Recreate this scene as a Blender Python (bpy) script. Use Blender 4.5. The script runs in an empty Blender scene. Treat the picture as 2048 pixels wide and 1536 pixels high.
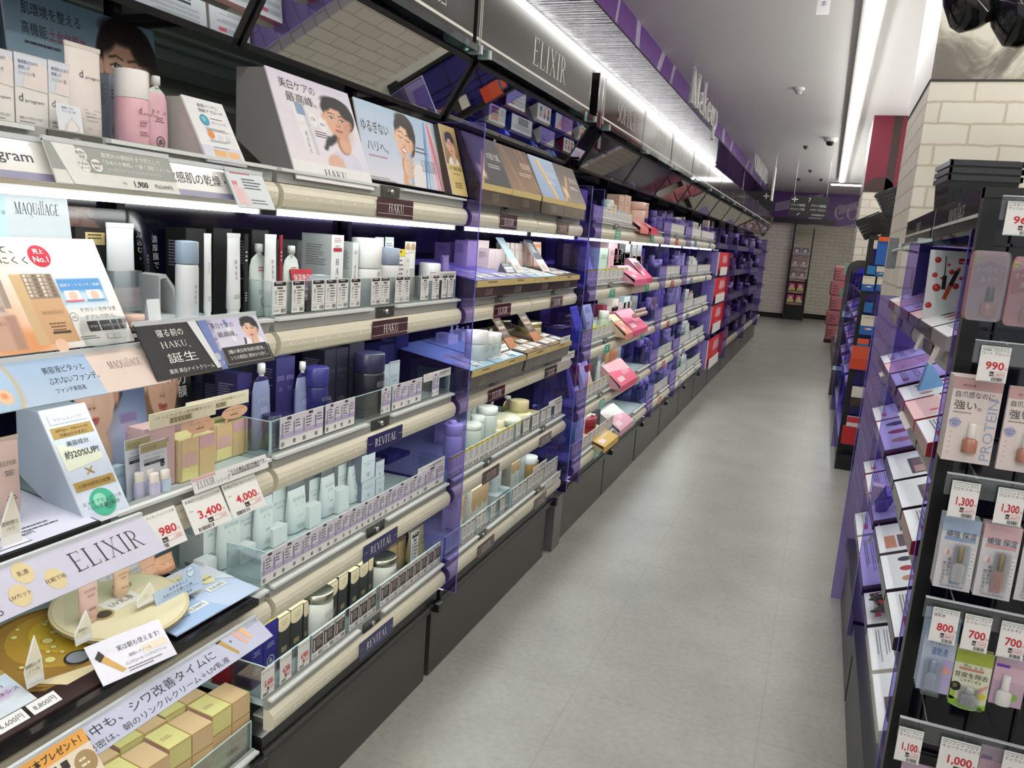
import bpy, math, random, numpy as np
from mathutils import Matrix, Vector
random.seed(7)
SC=bpy.context.scene; COL=SC.collection
R_=math.radians
# ------------------------------------------------------------------ camera
F_PX=1579.0
RM=np.array([[0.9275,-0.1341,0.3490],[0.3666,0.1447,-0.9190],[0.0727,0.9803,0.1834]])
u_,s_,v_=np.linalg.svd(RM); RM=u_@v_
CAM=np.array([0.,0.,1.5])
cd=bpy.data.cameras.new('camera'); cam=bpy.data.objects.new('camera',cd); COL.objects.link(cam)
cd.sensor_fit='HORIZONTAL'; cd.sensor_width=36; cd.lens=F_PX/2048*36; cd.clip_start=.02; cd.clip_end=80
mw=Matrix.Identity(4)
for i in range(3):
    for j in range(3): mw[i][j]=RM[i,j]
    mw[i][3]=CAM[i]
cam.matrix_world=mw; SC.camera=cam
def ray(px,py): return RM@np.array([px-1024.,768.-py,-F_PX])
def onX(px,py,X): d=ray(px,py); p=CAM+d*((X-CAM[0])/d[0]); return p
def onY(px,py,Y): d=ray(px,py); return CAM+d*(Y/d[1])
def onZ(px,py,Z): d=ray(px,py); return CAM+d*((Z-CAM[2])/d[2])
# ------------------------------------------------------------------ world, exposure
w=bpy.data.worlds.new('world'); SC.world=w; w.use_nodes=True
w.node_tree.nodes['Background'].inputs[0].default_value=(.86,.87,.84,1)
w.node_tree.nodes['Background'].inputs[1].default_value=1.0
SC.view_settings.view_transform='Standard'; SC.view_settings.look='None'; SC.view_settings.gamma=1
SC.view_settings.exposure=0.0; SC.view_settings.use_curve_mapping=False
cy=SC.cycles
cy.use_denoising=True; cy.max_bounces=8; cy.diffuse_bounces=3; cy.glossy_bounces=4; cy.transmission_bounces=4
cy.transparent_max_bounces=24; cy.caustics_reflective=False; cy.caustics_refractive=False
cy.sample_clamp_indirect=4; cy.sample_clamp_direct=0; cy.use_light_tree=True
# ------------------------------------------------------------------ colours and materials
def lin(c):
    c=c/255.
    return c/12.92 if c<=.04045 else ((c+.055)/1.055)**2.4
def rgb(c):
    if isinstance(c,str): c=(int(c[0:2],16),int(c[2:4],16),int(c[4:6],16))
    return (lin(c[0]),lin(c[1]),lin(c[2]),1.)
MATS={}
def newmat(n):
    m=bpy.data.materials.new(n); m.use_nodes=True; m.node_tree.nodes.clear(); MATS[n]=m
    return m,m.node_tree.nodes,m.node_tree.links
def printed(n,rough,metal=0,coat=0,var=.03,spec=.5,noise=60,bump=0):
    """colour from the part's own colour attribute, with a faint procedural mottling"""
    m,N,L=newmat(n)
    o=N.new('ShaderNodeOutputMaterial'); b=N.new('ShaderNodeBsdfPrincipled')
    a=N.new('ShaderNodeAttribute'); a.attribute_name='Col'
    tc=N.new('ShaderNodeTexCoord'); nz=N.new('ShaderNodeTexNoise'); nz.inputs['Scale'].default_value=noise
    mx=N.new('ShaderNodeMix'); mx.data_type='RGBA'; mx.blend_type='MULTIPLY'; mx.inputs[0].default_value=1
    mr=N.new('ShaderNodeMapRange'); mr.inputs['To Min'].default_value=1-var; mr.inputs['To Max'].default_value=1+var
    L.new(tc.outputs['Object'],nz.inputs['Vector']); L.new(nz.outputs['Fac'],mr.inputs['Value'])
    L.new(a.outputs['Color'],mx.inputs[6]); L.new(mr.outputs[0],mx.inputs[7]); L.new(mx.outputs[2],b.inputs['Base Color'])
    b.inputs['Roughness'].default_value=rough; b.inputs['Metallic'].default_value=metal
    b.inputs['Coat Weight'].default_value=coat; b.inputs['Coat Roughness'].default_value=.08
    b.inputs['Specular IOR Level'].default_value=spec
    if bump:
        bp=N.new('ShaderNodeBump'); bp.inputs['Strength'].default_value=bump; bp.inputs['Distance'].default_value=.002
        L.new(nz.outputs['Fac'],bp.inputs['Height']); L.new(bp.outputs[0],b.inputs['Normal'])
    L.new(b.outputs[0],o.inputs[0]); return m
printed('card',.55); printed('gloss',.16,coat=.3); printed('satin',.34); printed('matte',.75,bump=.05)
printed('metal',.28,metal=1); printed('chrome',.08,metal=1); printed('foil',.22,metal=.85,bump=.25,noise=25)
printed('plastic',.3,coat=.1); printed('blackgloss',.09,coat=.15,spec=.4); printed('signblack',.1,spec=.12); printed('mirror',.015,metal=1,var=0)
def clear(n,tint,gl=.09,haze=None,hz=0.,rough=.03):
    m,N,L=newmat(n)
    o=N.new('ShaderNodeOutputMaterial'); t=N.new('ShaderNodeBsdfTransparent'); t.inputs[0].default_value=(*tint,1)
    g=N.new('ShaderNodeBsdfGlossy'); g.inputs['Roughness'].default_value=rough; g.inputs[0].default_value=(.95,.97,1,1)
    fr=N.new('ShaderNodeFresnel'); fr.inputs[0].default_value=1.45
    mr=N.new('ShaderNodeMapRange'); mr.inputs['From Max'].default_value=1; mr.inputs['To Max'].default_value=gl/.09*.9
    L.new(fr.outputs[0],mr.inputs[0])
    mx=N.new('ShaderNodeMixShader'); L.new(mr.outputs[0],mx.inputs[0])
    last=t
    if hz:
        d=N.new('ShaderNodeBsdfDiffuse'); d.inputs[0].default_value=(*haze,1)
        m2=N.new('ShaderNodeMixShader'); m2.inputs[0].default_value=hz
        L.new(t.outputs[0],m2.inputs[1]); L.new(d.outputs[0],m2.inputs[2]); last=m2
    L.new(last.outputs[0],mx.inputs[1]); L.new(g.outputs[0],mx.inputs[2]); L.new(mx.outputs[0],o.inputs[0]); return m
clear('acrylic',(.93,.96,.96),.07,(.75,.85,.85),.006)
clear('blister',(.92,.93,.95),.12,(.8,.82,.85),.05,.06)
clear('glassgreen',(.72,.88,.84),.10,(.5,.65,.6),.04)
clear('purple',(.66,.60,.91),.09,(.17,.13,.40),.035)
clear('serum',(.86,.88,.78),.12,(.8,.8,.7),.15)
def glow(n,col,st):
    m,N,L=newmat(n); o=N.new('ShaderNodeOutputMaterial'); e=N.new('ShaderNodeEmission')
    e.inputs[0].default_value=(*col,1); e.inputs[1].default_value=st; L.new(e.outputs[0],o.inputs[0]); return m
glow('led',(.95,1.,.97),8.5); glow('tube',(1.,.99,.94),19); glow('fill_uplight',(1.,.99,.95),20); glow('cove',(1.,1.,.98),7)
def floor_mat():
    m,N,L=newmat('vinyl_tile'); o=N.new('ShaderNodeOutputMaterial'); b=N.new('ShaderNodeBsdfPrincipled')
    tc=N.new('ShaderNodeTexCoord')
    n1=N.new('ShaderNodeTexNoise'); n1.inputs['Scale'].default_value=2.2; n1.inputs['Detail'].default_value=8; n1.inputs['Roughness'].default_value=.65
    n2=N.new('ShaderNodeTexNoise'); n2.inputs['Scale'].default_value=45; n2.inputs['Detail'].default_value=6
    r1=N.new('ShaderNodeValToRGB'); r1.color_ramp.elements[0].position=.3; r1.color_ramp.elements[0].color=rgb('a2a29b'); r1.color_ramp.elements[1].position=.72; r1.color_ramp.elements[1].color=rgb('b6b7af')
    r2=N.new('ShaderNodeValToRGB'); r2.color_ramp.elements[0].position=.3; r2.color_ramp.elements[0].color=(.90,.90,.895,1); r2.color_ramp.elements[1].position=.6; r2.color_ramp.elements[1].color=(1.02,1.02,1.01,1)
    bt=N.new('ShaderNodeTexBrick'); bt.offset=.0; bt.inputs['Scale'].default_value=1; bt.inputs['Mortar Size'].default_value=.0011
    bt.inputs['Brick Width'].default_value=.6; bt.inputs['Row Height'].default_value=.6
    bt.inputs[1].default_value=(1,1,1,1); bt.inputs[2].default_value=(.96,.96,.96,1); bt.inputs[3].default_value=(.72,.71,.69,1)
    x1=N.new('ShaderNodeMix'); x1.data_type='RGBA'; x1.blend_type='MULTIPLY'; x1.inputs[0].default_value=1
    x2=N.new('ShaderNodeMix'); x2.data_type='RGBA'; x2.blend_type='MULTIPLY'; x2.inputs[0].default_value=1
    for k in (n1,n2,bt): L.new(tc.outputs['Object'],k.inputs['Vector'])
    L.new(n1.outputs['Fac'],r1.inputs[0]); L.new(n2.outputs['Fac'],r2.inputs[0])
    L.new(r1.outputs[0],x1.inputs[6]); L.new(r2.outputs[0],x1.inputs[7]); L.new(x1.outputs[2],x2.inputs[6]); L.new(bt.outputs[0],x2.inputs[7])
    L.new(x2.outputs[2],b.inputs['Base Color']); b.inputs['Roughness'].default_value=.33; b.inputs['Specular IOR Level'].default_value=.35
    bp=N.new('ShaderNodeBump'); bp.inputs['Strength'].default_value=.12; bp.inputs['Distance'].default_value=.004; L.new(n2.outputs['Fac'],bp.inputs['Height']); L.new(bp.outputs[0],b.inputs['Normal'])
    L.new(b.outputs[0],o.inputs[0])
floor_mat()
def brick_mat(n,bw,bh,c1,c2,cm,mort):
    m,N,L=newmat(n); o=N.new('ShaderNodeOutputMaterial'); b=N.new('ShaderNodeBsdfPrincipled')
    g=N.new('ShaderNodeNewGeometry'); sp=N.new('ShaderNodeSeparateXYZ'); sn=N.new('ShaderNodeSeparateXYZ')
    L.new(g.outputs['Position'],sp.inputs[0]); L.new(g.outputs['True Normal'],sn.inputs[0])
    ab=N.new('ShaderNodeMath'); ab.operation='ABSOLUTE'; L.new(sn.outputs[0],ab.inputs[0])
    mx=N.new('ShaderNodeMix'); L.new(ab.outputs[0],mx.inputs[0]); L.new(sp.outputs[0],mx.inputs[2]); L.new(sp.outputs[1],mx.inputs[3])
    cb=N.new('ShaderNodeCombineXYZ'); L.new(mx.outputs[0],cb.inputs[0]); L.new(sp.outputs[2],cb.inputs[1])
    nz=N.new('ShaderNodeTexNoise'); nz.inputs['Scale'].default_value=14; nz.inputs['Detail'].default_value=3; L.new(cb.outputs[0],nz.inputs['Vector'])
    va=N.new('ShaderNodeVectorMath'); va.operation='MULTIPLY_ADD'; va.inputs[1].default_value=(.014,.014,0); L.new(nz.outputs['Color'],va.inputs[0]); L.new(cb.outputs[0],va.inputs[2])
    bt=N.new('ShaderNodeTexBrick'); bt.inputs['Scale'].default_value=1; bt.inputs['Brick Width'].default_value=bw; bt.inputs['Row Height'].default_value=bh
    bt.inputs['Mortar Size'].default_value=mort; bt.inputs['Mortar Smooth'].default_value=.35; bt.inputs['Bias'].default_value=-.2
    bt.inputs[1].default_value=rgb(c1); bt.inputs[2].default_value=rgb(c2); bt.inputs[3].default_value=rgb(cm)
    L.new(va.outputs[0],bt.inputs['Vector']); L.new(bt.outputs['Color'],b.inputs['Base Color']); b.inputs['Roughness'].default_value=.6
    bp=N.new('ShaderNodeBump'); bp.inputs['Strength'].default_value=.35; bp.inputs['Distance'].default_value=.006; bp.invert=True
    L.new(bt.outputs['Fac'],bp.inputs['Height']); L.new(bp.outputs[0],b.inputs['Normal']); L.new(b.outputs[0],o.inputs[0])
brick_mat('white_brick',.245,.088,'efe9db','e6dfcf','cbc1ab',.006)
def marble_mat():
    m,N,L=newmat('marble'); o=N.new('ShaderNodeOutputMaterial'); b=N.new('ShaderNodeBsdfPrincipled'); g=N.new('ShaderNodeNewGeometry')
    nz=N.new('ShaderNodeTexNoise'); nz.inputs['Scale'].default_value=3.2; nz.inputs['Detail'].default_value=9; nz.inputs['Roughness'].default_value=.62; nz.inputs['Distortion'].default_value=.8
    r=N.new('ShaderNodeValToRGB'); e=r.color_ramp.elements; e[0].position=.33; e[0].color=rgb('6c665e'); e[1].position=.47; e[1].color=rgb('d2cfc0')
    x=e.new(.40); x.color=rgb('a09a8c')
    L.new(g.outputs['Position'],nz.inputs['Vector']); L.new(nz.outputs['Fac'],r.inputs[0]); L.new(r.outputs[0],b.inputs['Base Color']); b.inputs['Roughness'].default_value=.5
    L.new(b.outputs[0],o.inputs[0])
marble_mat()
# ------------------------------------------------------------------ text
TS=bpy.data.scenes.new('lettering'); TCACHE={}
def glyphs(s,bold=0):
    k=(s,bold)
    if k in TCACHE: return TCACHE[k]
    cu=bpy.data.curves.new('t','FONT'); cu.body=s; cu.size=1; cu.resolution_u=2; cu.offset=bold
    ob=bpy.data.objects.new('t',cu); TS.collection.objects.link(ob); vl=TS.view_layers[0]; vl.update()
    me=bpy.data.meshes.new_from_object(ob.evaluated_get(vl.depsgraph))
    v=np.array([(q.co.x,q.co.y) for q in me.vertices]) if len(me.vertices) else np.zeros((0,2))
    f=[tuple(p.vertices) for p in me.polygons]
    bpy.data.objects.remove(ob); bpy.data.curves.remove(cu); bpy.data.meshes.remove(me)
    TCACHE[k]=(v,f); return v,f
# thin serif capitals drawn as strokes: 'S' stem x,y0,y1,w,serif  'L' line x0,y0,x1,y1,w  'A' arc cx,cy,rx,ry,a0,a1,wx,wy
T_,t_=.15,.055
def _gl(ch):
    T,t=T_,t_
    S=lambda x,y0=0,y1=1,w=T,sf=3:('S',x,y0,y1,w,sf)
    H=lambda x0,x1,y,w=t:('L',x0,y,x1,y,w)
    L=lambda *a:('L',)+a
    A=lambda *a:('A',)+a
    D={'E':(.62,[S(.14),H(.1,.56,.03),H(.1,.55,.97),H(.1,.46,.52),L(.555,.0,.555,.16,t),L(.545,.84,.545,1,t)]),
    'F':(.58,[S(.14),H(.1,.55,.97),H(.1,.46,.52),L(.545,.84,.545,1,t)]),
    'L':(.58,[S(.14),H(.1,.54,.03),L(.535,0,.535,.2,t)]),
    'I':(.32,[S(.16)]),
    'X':(.74,[L(.1,1,.62,0,T),L(.62,1,.1,0,t),H(0,.24,.98),H(.5,.74,.98),H(0,.22,.02),H(.5,.74,.02)]),
    'R':(.7,[S(.14),A(.24,.74,.3,.26,-90,90,T,t),H(.1,.26,.97),H(.1,.26,.5),L(.3,.5,.62,0,T*.8),H(.55,.72,.02)]),
    'P':(.62,[S(.14),A(.24,.74,.3,.26,-90,90,T,t),H(.1,.26,.97),H(.1,.26,.5)]),
    'H':(.82,[S(.14),S(.66),H(.14,.66,.52)]),
    'A':(.74,[L(.04,0,.36,1,t),L(.36,1,.66,0,T),H(.15,.54,.36),H(-.04,.16,.02),H(.52,.78,.02)]),
    'K':(.76,[S(.14),L(.16,.42,.62,1,t),L(.3,.56,.66,0,T),H(.5,.72,.98),H(.54,.78,.02)]),
    'U':(.74,[('S',.13,.28,1,T,2),('S',.6,.28,1,t,2),A(.365,.3,.24+.05,.3,180,360,T*.7,t)]),
    'V':(.72,[L(.06,1,.37,0,T),L(.37,0,.66,1,t),H(-.04,.18,.98),H(.54,.76,.98)]),
    'T':(.68,[S(.32),H(.02,.64,.97),L(.02,.82,.02,1,t),L(.63,.82,.63,1,t)]),
    'S':(.54,[A(.26,.73,.22,.27,40,270,T*.8,t),A(.26,.25,.23,.25,-140,90,T*.8,t)]),
    'O':(.82,[A(.4,.5,.39,.52,0,360,T,t)]),
    'Q':(.82,[A(.4,.5,.39,.52,0,360,T,t),L(.4,.06,.78,-.24,T*.6)]),
    'C':(.72,[A(.4,.5,.39,.52,45,315,T,t)]),
    'G':(.78,[A(.4,.5,.39,.52,45,320,T,t),('S',.66,.1,.42,T*.8,2)]),
    'D':(.76,[S(.14),A(.2,.5,.48,.49,-90,90,T,t)]),
    'B':(.64,[S(.14),A(.22,.75,.26,.25,-90,90,T,t),A(.22,.26,.33,.26,-90,90,T,t)]),
    'N':(.82,[S(.12,w=t),S(.68,w=t),L(.12,1,.68,0,T)]),
    'M':(.96,[S(.1,w=t),S(.8,w=T),L(.12,1,.44,0,T),L(.44,0,.78,1,t)]),
    'a':(.5,[('S',.36,0,.48,T*.8,0),A(.24,.46,.18,.16,20,160,T*.7,t),A(.2,.17,.2,.17,0,360,T*.7,t),H(.34,.5,.02)]),
    'k':(.58,[S(.12,0,1.02,T*.8),L(.14,.28,.44,.62,t),L(.24,.36,.5,0,T*.8),H(.34,.56,.61),H(.4,.6,.02)]),
    'e':(.5,[A(.24,.31,.23,.32,25,330,T*.8,t),H(.06,.44,.36),A(.24,.31,.23,.32,0,40,t,t)]),
    'u':(.58,[('S',.12,.2,.62,T*.8,2),('S',.44,0,.62,T*.8,1),A(.28,.2,.2,.2,180,360,T*.6,t)]),
    'p':(.56,[S(.12,-.36,.62,T*.8),A(.28,.31,.22,.32,-180,180,T*.8,t)]),
    'n':(.58,[S(.12,0,.62,T*.8),('S',.44,0,.42,T*.8,1),A(.28,.42,.2,.2,0,180,T*.6,t)]),
    'b':(.56,[S(.12,0,1,T*.8),A(.28,.31,.22,.32,-180,180,T*.8,t)]),
    'o':(.54,[A(.26,.31,.25,.32,0,360,T*.8,t)]),
    'd':(.58,[('S',.44,0,1,T*.7,2),A(.24,.31,.23,.32,0,360,T*.7,t)]),
    'i':(.26,[S(.13,0,.62,T*.8),L(.13,.8,.13,.92,T*.8)]),
    'l':(.26,[S(.13,0,1.2,T*.6)]),
    'W':(1.,[L(.05,1,.28,0,T),L(.28,0,.5,1,t),L(.5,1,.72,0,T),L(.72,0,.95,1,t)]),
    'Z':(.62,[H(.04,.58,.97),H(.02,.6,.03),L(.55,.97,.06,.03,T)]),
    ' ':(.4,[])}
    return D.get(ch,(.4,[]))
SC_={}
def serif(s,wt=1.,cond=1.,sp=.1):
    k=(s,wt,cond,sp)
    if k in SC_: return SC_[k]
    V=[];F=[];x=0
    def quad(p):
        n=len(V); V.extend(p); F.append((n,n+1,n+2,n+3))
    for ch in s:
        adv,st=_gl(ch)
        for q in st:
            if q[0]=='S':
                _,sx,y0,y1,wd,sf=q; hw=wd*wt/2; sx=sx*cond+x
                quad([(sx-hw,y0),(sx+hw,y0),(sx+hw,y1),(sx-hw,y1)])
                e=hw+.075*cond
                if sf&1: quad([(sx-e,y0),(sx+e,y0),(sx+e,y0+.045),(sx-e,y0+.045)])
                if sf&2: quad([(sx-e,y1-.045),(sx+e,y1-.045),(sx+e,y1),(sx-e,y1)])
            elif q[0]=='L':
                _,x0,y0,x1,y1,wd=q; x0=x0*cond+x; x1=x1*cond+x; hw=wd*wt/2
                if abs(x1-x0)<abs(y1-y0): quad([(x0-hw,y0),(x0+hw,y0),(x1+hw,y1),(x1-hw,y1)] if y1>y0 else [(x1-hw,y1),(x1+hw,y1),(x0+hw,y0),(x0-hw,y0)])
                else:
                    if x1<x0: x0,y0,x1,y1=x1,y1,x0,y0
                    quad([(x0,y0-hw),(x1,y1-hw),(x1,y1+hw),(x0,y0+hw)])
            else:
                _,cx,cy_,rx,ry,a0,a1,wx,wy=q; n=max(6,int(abs(a1-a0)/18)); wx*=wt; wy*=wt; rx*=cond; cx=cx*cond+x
                for i in range(n):
                    b0=R_(a0+(a1-a0)*i/n); b1=R_(a0+(a1-a0)*(i+1)/n)
                    quad([(cx+(rx-wx)*math.cos(b0),cy_+(ry-wy)*math.sin(b0)),(cx+rx*math.cos(b0),cy_+ry*math.sin(b0)),
                          (cx+rx*math.cos(b1),cy_+ry*math.sin(b1)),(cx+(rx-wx)*math.cos(b1),cy_+(ry-wy)*math.sin(b1))])
        x+=adv*cond+sp
    SC_[k]=(np.array(V) if V else np.zeros((0,2)),F); return SC_[k]
# ------------------------------------------------------------------ mesh builder
class MB:
    def __init__(s):
        s.v=[];s.f=[];s.c=[];s.m=[];s.sm=[];s.mats=[];s.M=Matrix.Identity(4);s.pc=None
        s.O=s.U=s.W=s.Nn=None
    def mi(s,n):
        if n not in s.mats: s.mats.append(n)
        return s.mats.index(n)
    def add(s,vs,fs,col,mat='card',smooth=False):
        n=len(s.v); M=s.M; s.v.extend([tuple(M@Vector(p)) for p in vs]); i=s.mi(mat)
        many=isinstance(col,list); c=None if many else rgb(col)
        for k,f in enumerate(fs):
            s.f.append(tuple(a+n for a in f)); s.c.append(rgb(col[k]) if many else c); s.m.append(i); s.sm.append(smooth)
        return s
    def box(s,x0,x1,y0,y1,z0,z1,col,mat='card',cols=None,bev=0):
        if bev:
            b=min(bev,(x1-x0)/2.1,(y1-y0)/2.1,(z1-z0)/2.1); vs=[]; idx={}
            for a,(X,sx) in enumerate(((x0,1),(x1,-1))):
                for d,(Y,sy) in enumerate(((y0,1),(y1,-1))):
                    for e,(Z,sz) in enumerate(((z0,1),(z1,-1))):
                        idx[a,d,e,0]=len(vs); vs.append((X,Y+sy*b,Z+sz*b)); idx[a,d,e,1]=len(vs); vs.append((X+sx*b,Y,Z+sz*b)); idx[a,d,e,2]=len(vs); vs.append((X+sx*b,Y+sy*b,Z))
            I=lambda a,d,e,k: idx[a,d,e,k]; fs=[]
            fs+=[(I(0,0,0,0),I(0,0,1,0),I(0,1,1,0),I(0,1,0,0)),(I(1,0,0,0),I(1,1,0,0),I(1,1,1,0),I(1,0,1,0)),
                 (I(0,0,0,1),I(1,0,0,1),I(1,0,1,1),I(0,0,1,1)),(I(0,1,0,1),I(0,1,1,1),I(1,1,1,1),I(1,1,0,1)),
                 (I(0,0,0,2),I(0,1,0,2),I(1,1,0,2),I(1,0,0,2)),(I(0,0,1,2),I(1,0,1,2),I(1,1,1,2),I(0,1,1,2))]
            nm=['l','r','f','k','b','t']
            for d in (0,1):
                for e in (0,1): fs.append((I(0,d,e,1),I(1,d,e,1),I(1,d,e,2),I(0,d,e,2)))
            for a in (0,1):
                for e in (0,1): fs.append((I(a,0,e,0),I(a,1,e,0),I(a,1,e,2),I(a,0,e,2)))
            for a in (0,1):
                for d in (0,1): fs.append((I(a,d,0,0),I(a,d,1,0),I(a,d,1,1),I(a,d,0,1)))
            for a in (0,1):
                for d in (0,1):
                    for e in (0,1): fs.append((I(a,d,e,0),I(a,d,e,1),I(a,d,e,2)))
            cl=[(cols or {}).get(nm[i],col) if i<6 else col for i in range(len(fs))]
            return s.add(vs,fs,cl,mat)
        vs=[(x0,y0,z0),(x1,y0,z0),(x1,y1,z0),(x0,y1,z0),(x0,y0,z1),(x1,y0,z1),(x1,y1,z1),(x0,y1,z1)]
        fs=[(0,3,2,1),(4,5,6,7),(0,1,5,4),(1,2,6,5),(2,3,7,6),(3,0,4,7)]
        cl=[(cols or {}).get(k,col) for k in 'btfrkl']
        return s.add(vs,fs,cl,mat)
    def prism(s,pts,y0,y1,col,mat='card',side=None,axis='y'):
        """outline in x,z pushed from y0 to y1 (axis y), or in x,y pushed in z"""
        n=len(pts)
        if axis=='y': vs=[(x,y0,z) for x,z in pts]+[(x,y1,z) for x,z in pts]
        elif axis=='x': vs=[(y0,x,z) for x,z in pts]+[(y1,x,z) for x,z in pts]
        else: vs=[(x,y,y0) for x,y in pts]+[(x,y,y1) for x,y in pts]
        fs=[tuple(range(n)),tuple(range(2*n-1,n-1,-1))]+[(i,i+n,(i+1)%n+n,(i+1)%n) for i in range(n)]
        return s.add(vs,fs,[col,col]+[(side or col)]*n,mat)
    def loft(s,secs,col,mat='card',smooth=True,caps=True):
        n=len(secs[0]); vs=[p for q in secs for p in q]; fs=[];cl=[]; many=isinstance(col,list)
        for k in range(len(secs)-1):
            for i in range(n):
                j=(i+1)%n; fs.append((k*n+i,k*n+j,(k+1)*n+j,(k+1)*n+i)); cl.append(col[k] if many else col)
        s.add(vs,fs,cl,mat,smooth)
        if caps: s.add(secs[0],[tuple(range(n-1,-1,-1))],col[0] if many else col,mat); s.add(secs[-1],[tuple(range(n))],col[-1] if many else col,mat)
        return s
    def lathe(s,prof,col,mat='plastic',seg=18,sy=1.,cx=0,cy=0):
        """profile of (radius,z); sy squashes depth"""
        secs=[[(cx+r*math.cos(2*math.pi*i/seg),cy+sy*r*math.sin(2*math.pi*i/seg),z) for i in range(seg)] for r,z in prof]
        return s.loft(secs,col,mat)
    def rod(s,pts,r,col,mat='metal',seg=6):
        secs=[]
        for i,p in enumerate(pts):
            p=Vector(p); d=(Vector(pts[min(i+1,len(pts)-1)])-Vector(pts[max(i-1,0)])).normalized()
            a=d.cross(Vector((0,0,1)) if abs(d.z)<.9 else Vector((1,0,0))).normalized(); b=d.cross(a)
            secs.append([tuple(p+a*(r*math.cos(2*math.pi*k/seg))+b*(r*math.sin(2*math.pi*k/seg))) for k in range(seg)])
        return s.loft(secs,col,mat)
    # ---- flat print on a face: plane(origin, u, v) then drawing in metres, later layers on top
    def plane(s,O,U,W,lift=.0004):
        s.O=Vector(O);s.U=Vector(U).normalized();s.W=Vector(W).normalized();s.Nn=s.U.cross(s.W);s.k=0;s.lift=lift;return s
    def front(s,y=0,x=0,z=0): return s.plane((x,y,z),(1,0,0),(0,0,1))
    def P(s,x,y,k): return tuple(s.O+s.U*x+s.W*y+s.Nn*(s.lift*k))
    def poly(s,pts,col,k=1,mat='card'):
        return s.add([s.P(x,y,k) for x,y in pts],[tuple(range(len(pts)))],col,mat)
    def rect(s,x,y,w,h,col,k=1,mat='card'): return s.poly([(x,y),(x+w,y),(x+w,y+h),(x,y+h)],col,k,mat)
    def disc(s,x,y,r,col,k=1,ry=None,n=20,mat='card'):
        ry=ry or r; return s.poly([(x+r*math.cos(2*math.pi*i/n),y+ry*math.sin(2*math.pi*i/n)) for i in range(n)],col,k,mat)
    def ring(s,x,y,r,w,col,k=1,n=20):
        a=[(math.cos(2*math.pi*i/n),math.sin(2*math.pi*i/n)) for i in range(n)]
        vs=[s.P(x+r*p,y+r*q,k) for p,q in a]+[s.P(x+(r-w)*p,y+(r-w)*q,k) for p,q in a]
        return s.add(vs,[(i,(i+1)%n,n+(i+1)%n,n+i) for i in range(n)],col)
    def line(s,x0,y0,x1,y1,w,col,k=1,mat='card'):
        dx,dy=x1-x0,y1-y0; l=math.hypot(dx,dy) or 1; nx,ny=-dy/l*w/2,dx/l*w/2
        return s.poly([(x0-nx,y0-ny),(x1-nx,y1-ny),(x1+nx,y1+ny),(x0+nx,y0+ny)],col,k,mat)
    def _tx(s,v,f,x,y,h,col,al,k,w,mat,rot=0):
        if not len(v): return s
        v=v-np.array([v[:,0].min(),0]); wd=v[:,0].max(); sx=h if w is None else w/wd
        o={'l':0,'c':-wd*sx/2,'r':-wd*sx}[al]; c,sn=math.cos(rot),math.sin(rot)
        pts=[]
        for a,b in v:
            a=a*sx+o; b=b*h; pts.append(s.P(x+a*c-b*sn,y+a*sn+b*c,k))
        return s.add(pts,f,col,mat)
    def txt(s,t,x,y,h,col='222222',al='l',k=2,w=None,bold=0,mat='card',rot=0):
        v,f=glyphs(t,bold); return s._tx(v,f,x,y,h,col,al,k,w,mat,rot)
    def ser(s,t,x,y,h,col='222222',al='l',k=2,w=None,wt=1.,cond=1.,sp=.1,mat='card',rot=0):
        v,f=serif(t,wt,cond,sp); return s._tx(v,f,x,y,h,col,al,k,w,mat,rot)
    def vser(s,t,x,y,h,col='333333',k=2,step=1.45,wt=1.):
        """letters stacked downwards from y"""
        for i,ch in enumerate(t): s.ser(ch,x,y-i*h*step,h,col,'c',k,wt=wt)
        return s
    def vtxt(s,t,x,y,h,col,k=2,step=1.08,bold=0):
        for i,ch in enumerate(t): s.txt(ch,x,y-i*h*step,h,col,'c',k,bold=bold)
        return s
    def small(s,x,y,w,n,lh,col='777777',k=2,seed=0,al='l'):
        """lines of print too small to read"""
        r=random.Random(seed+int(x*9999)+n)
        for i in range(n):
            a=0; L=w*(r.uniform(.6,1)); x0=x if al=='l' else x-L/2
            while a<L:
                d=r.uniform(.5,2.2)*lh; d=min(d,L-a)
                s.rect(x0+a,y-i*lh*1.6,d*.86,lh*.62,col,k); a+=d
        return s
    def bars(s,x,y,w,h,col='222222',k=2,seed=1):
        r=random.Random(seed); a=0
        while a<w:
            d=r.choice((.5,.5,1,1.6))*w/26; s.rect(x+a,y,min(d,w-a),h,col,k); a+=d+r.choice((.5,.8,1.2))*w/26
        return s
    def pic(s,x,y,w,h,img,k=1,mat='card'):
        """printed photograph: img is rows x cols x 3 sRGB 0..1, top row first"""
        H,Wd=img.shape[:2]; n=len(s.v)
        for j in range(H+1):
            for i in range(Wd+1): s.v.append(tuple(s.M@Vector(s.P(x+w*i/Wd,y+h*(1-j/H),k))))
        im=np.clip(img,0,1); lnr=np.where(im<=.04045,im/12.92,((im+.055)/1.055)**2.4); q=s.mi(mat); st=Wd+1
        for j in range(H):
            for i in range(Wd):
                a=n+j*st+i; s.f.append((a+st,a+st+1,a+1,a)); c=lnr[j,i]; s.c.append((c[0],c[1],c[2],1.)); s.m.append(q); s.sm.append(False)
        return s
    def mesh(s,name):
        me=bpy.data.meshes.new(name); me.from_pydata(s.v,[],s.f)
        for n in s.mats: me.materials.append(MATS[n])
        me.polygons.foreach_set('material_index',s.m); me.polygons.foreach_set('use_smooth',s.sm)
        ca=me.color_attributes.new('Col','FLOAT_COLOR','CORNER')
        lens=np.array([len(f) for f in s.f]); ca.data.foreach_set('color',np.repeat(np.array(s.c,dtype=np.float32).reshape(-1,4),lens,axis=0).ravel())
        me.validate(); me.update(); return me
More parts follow.
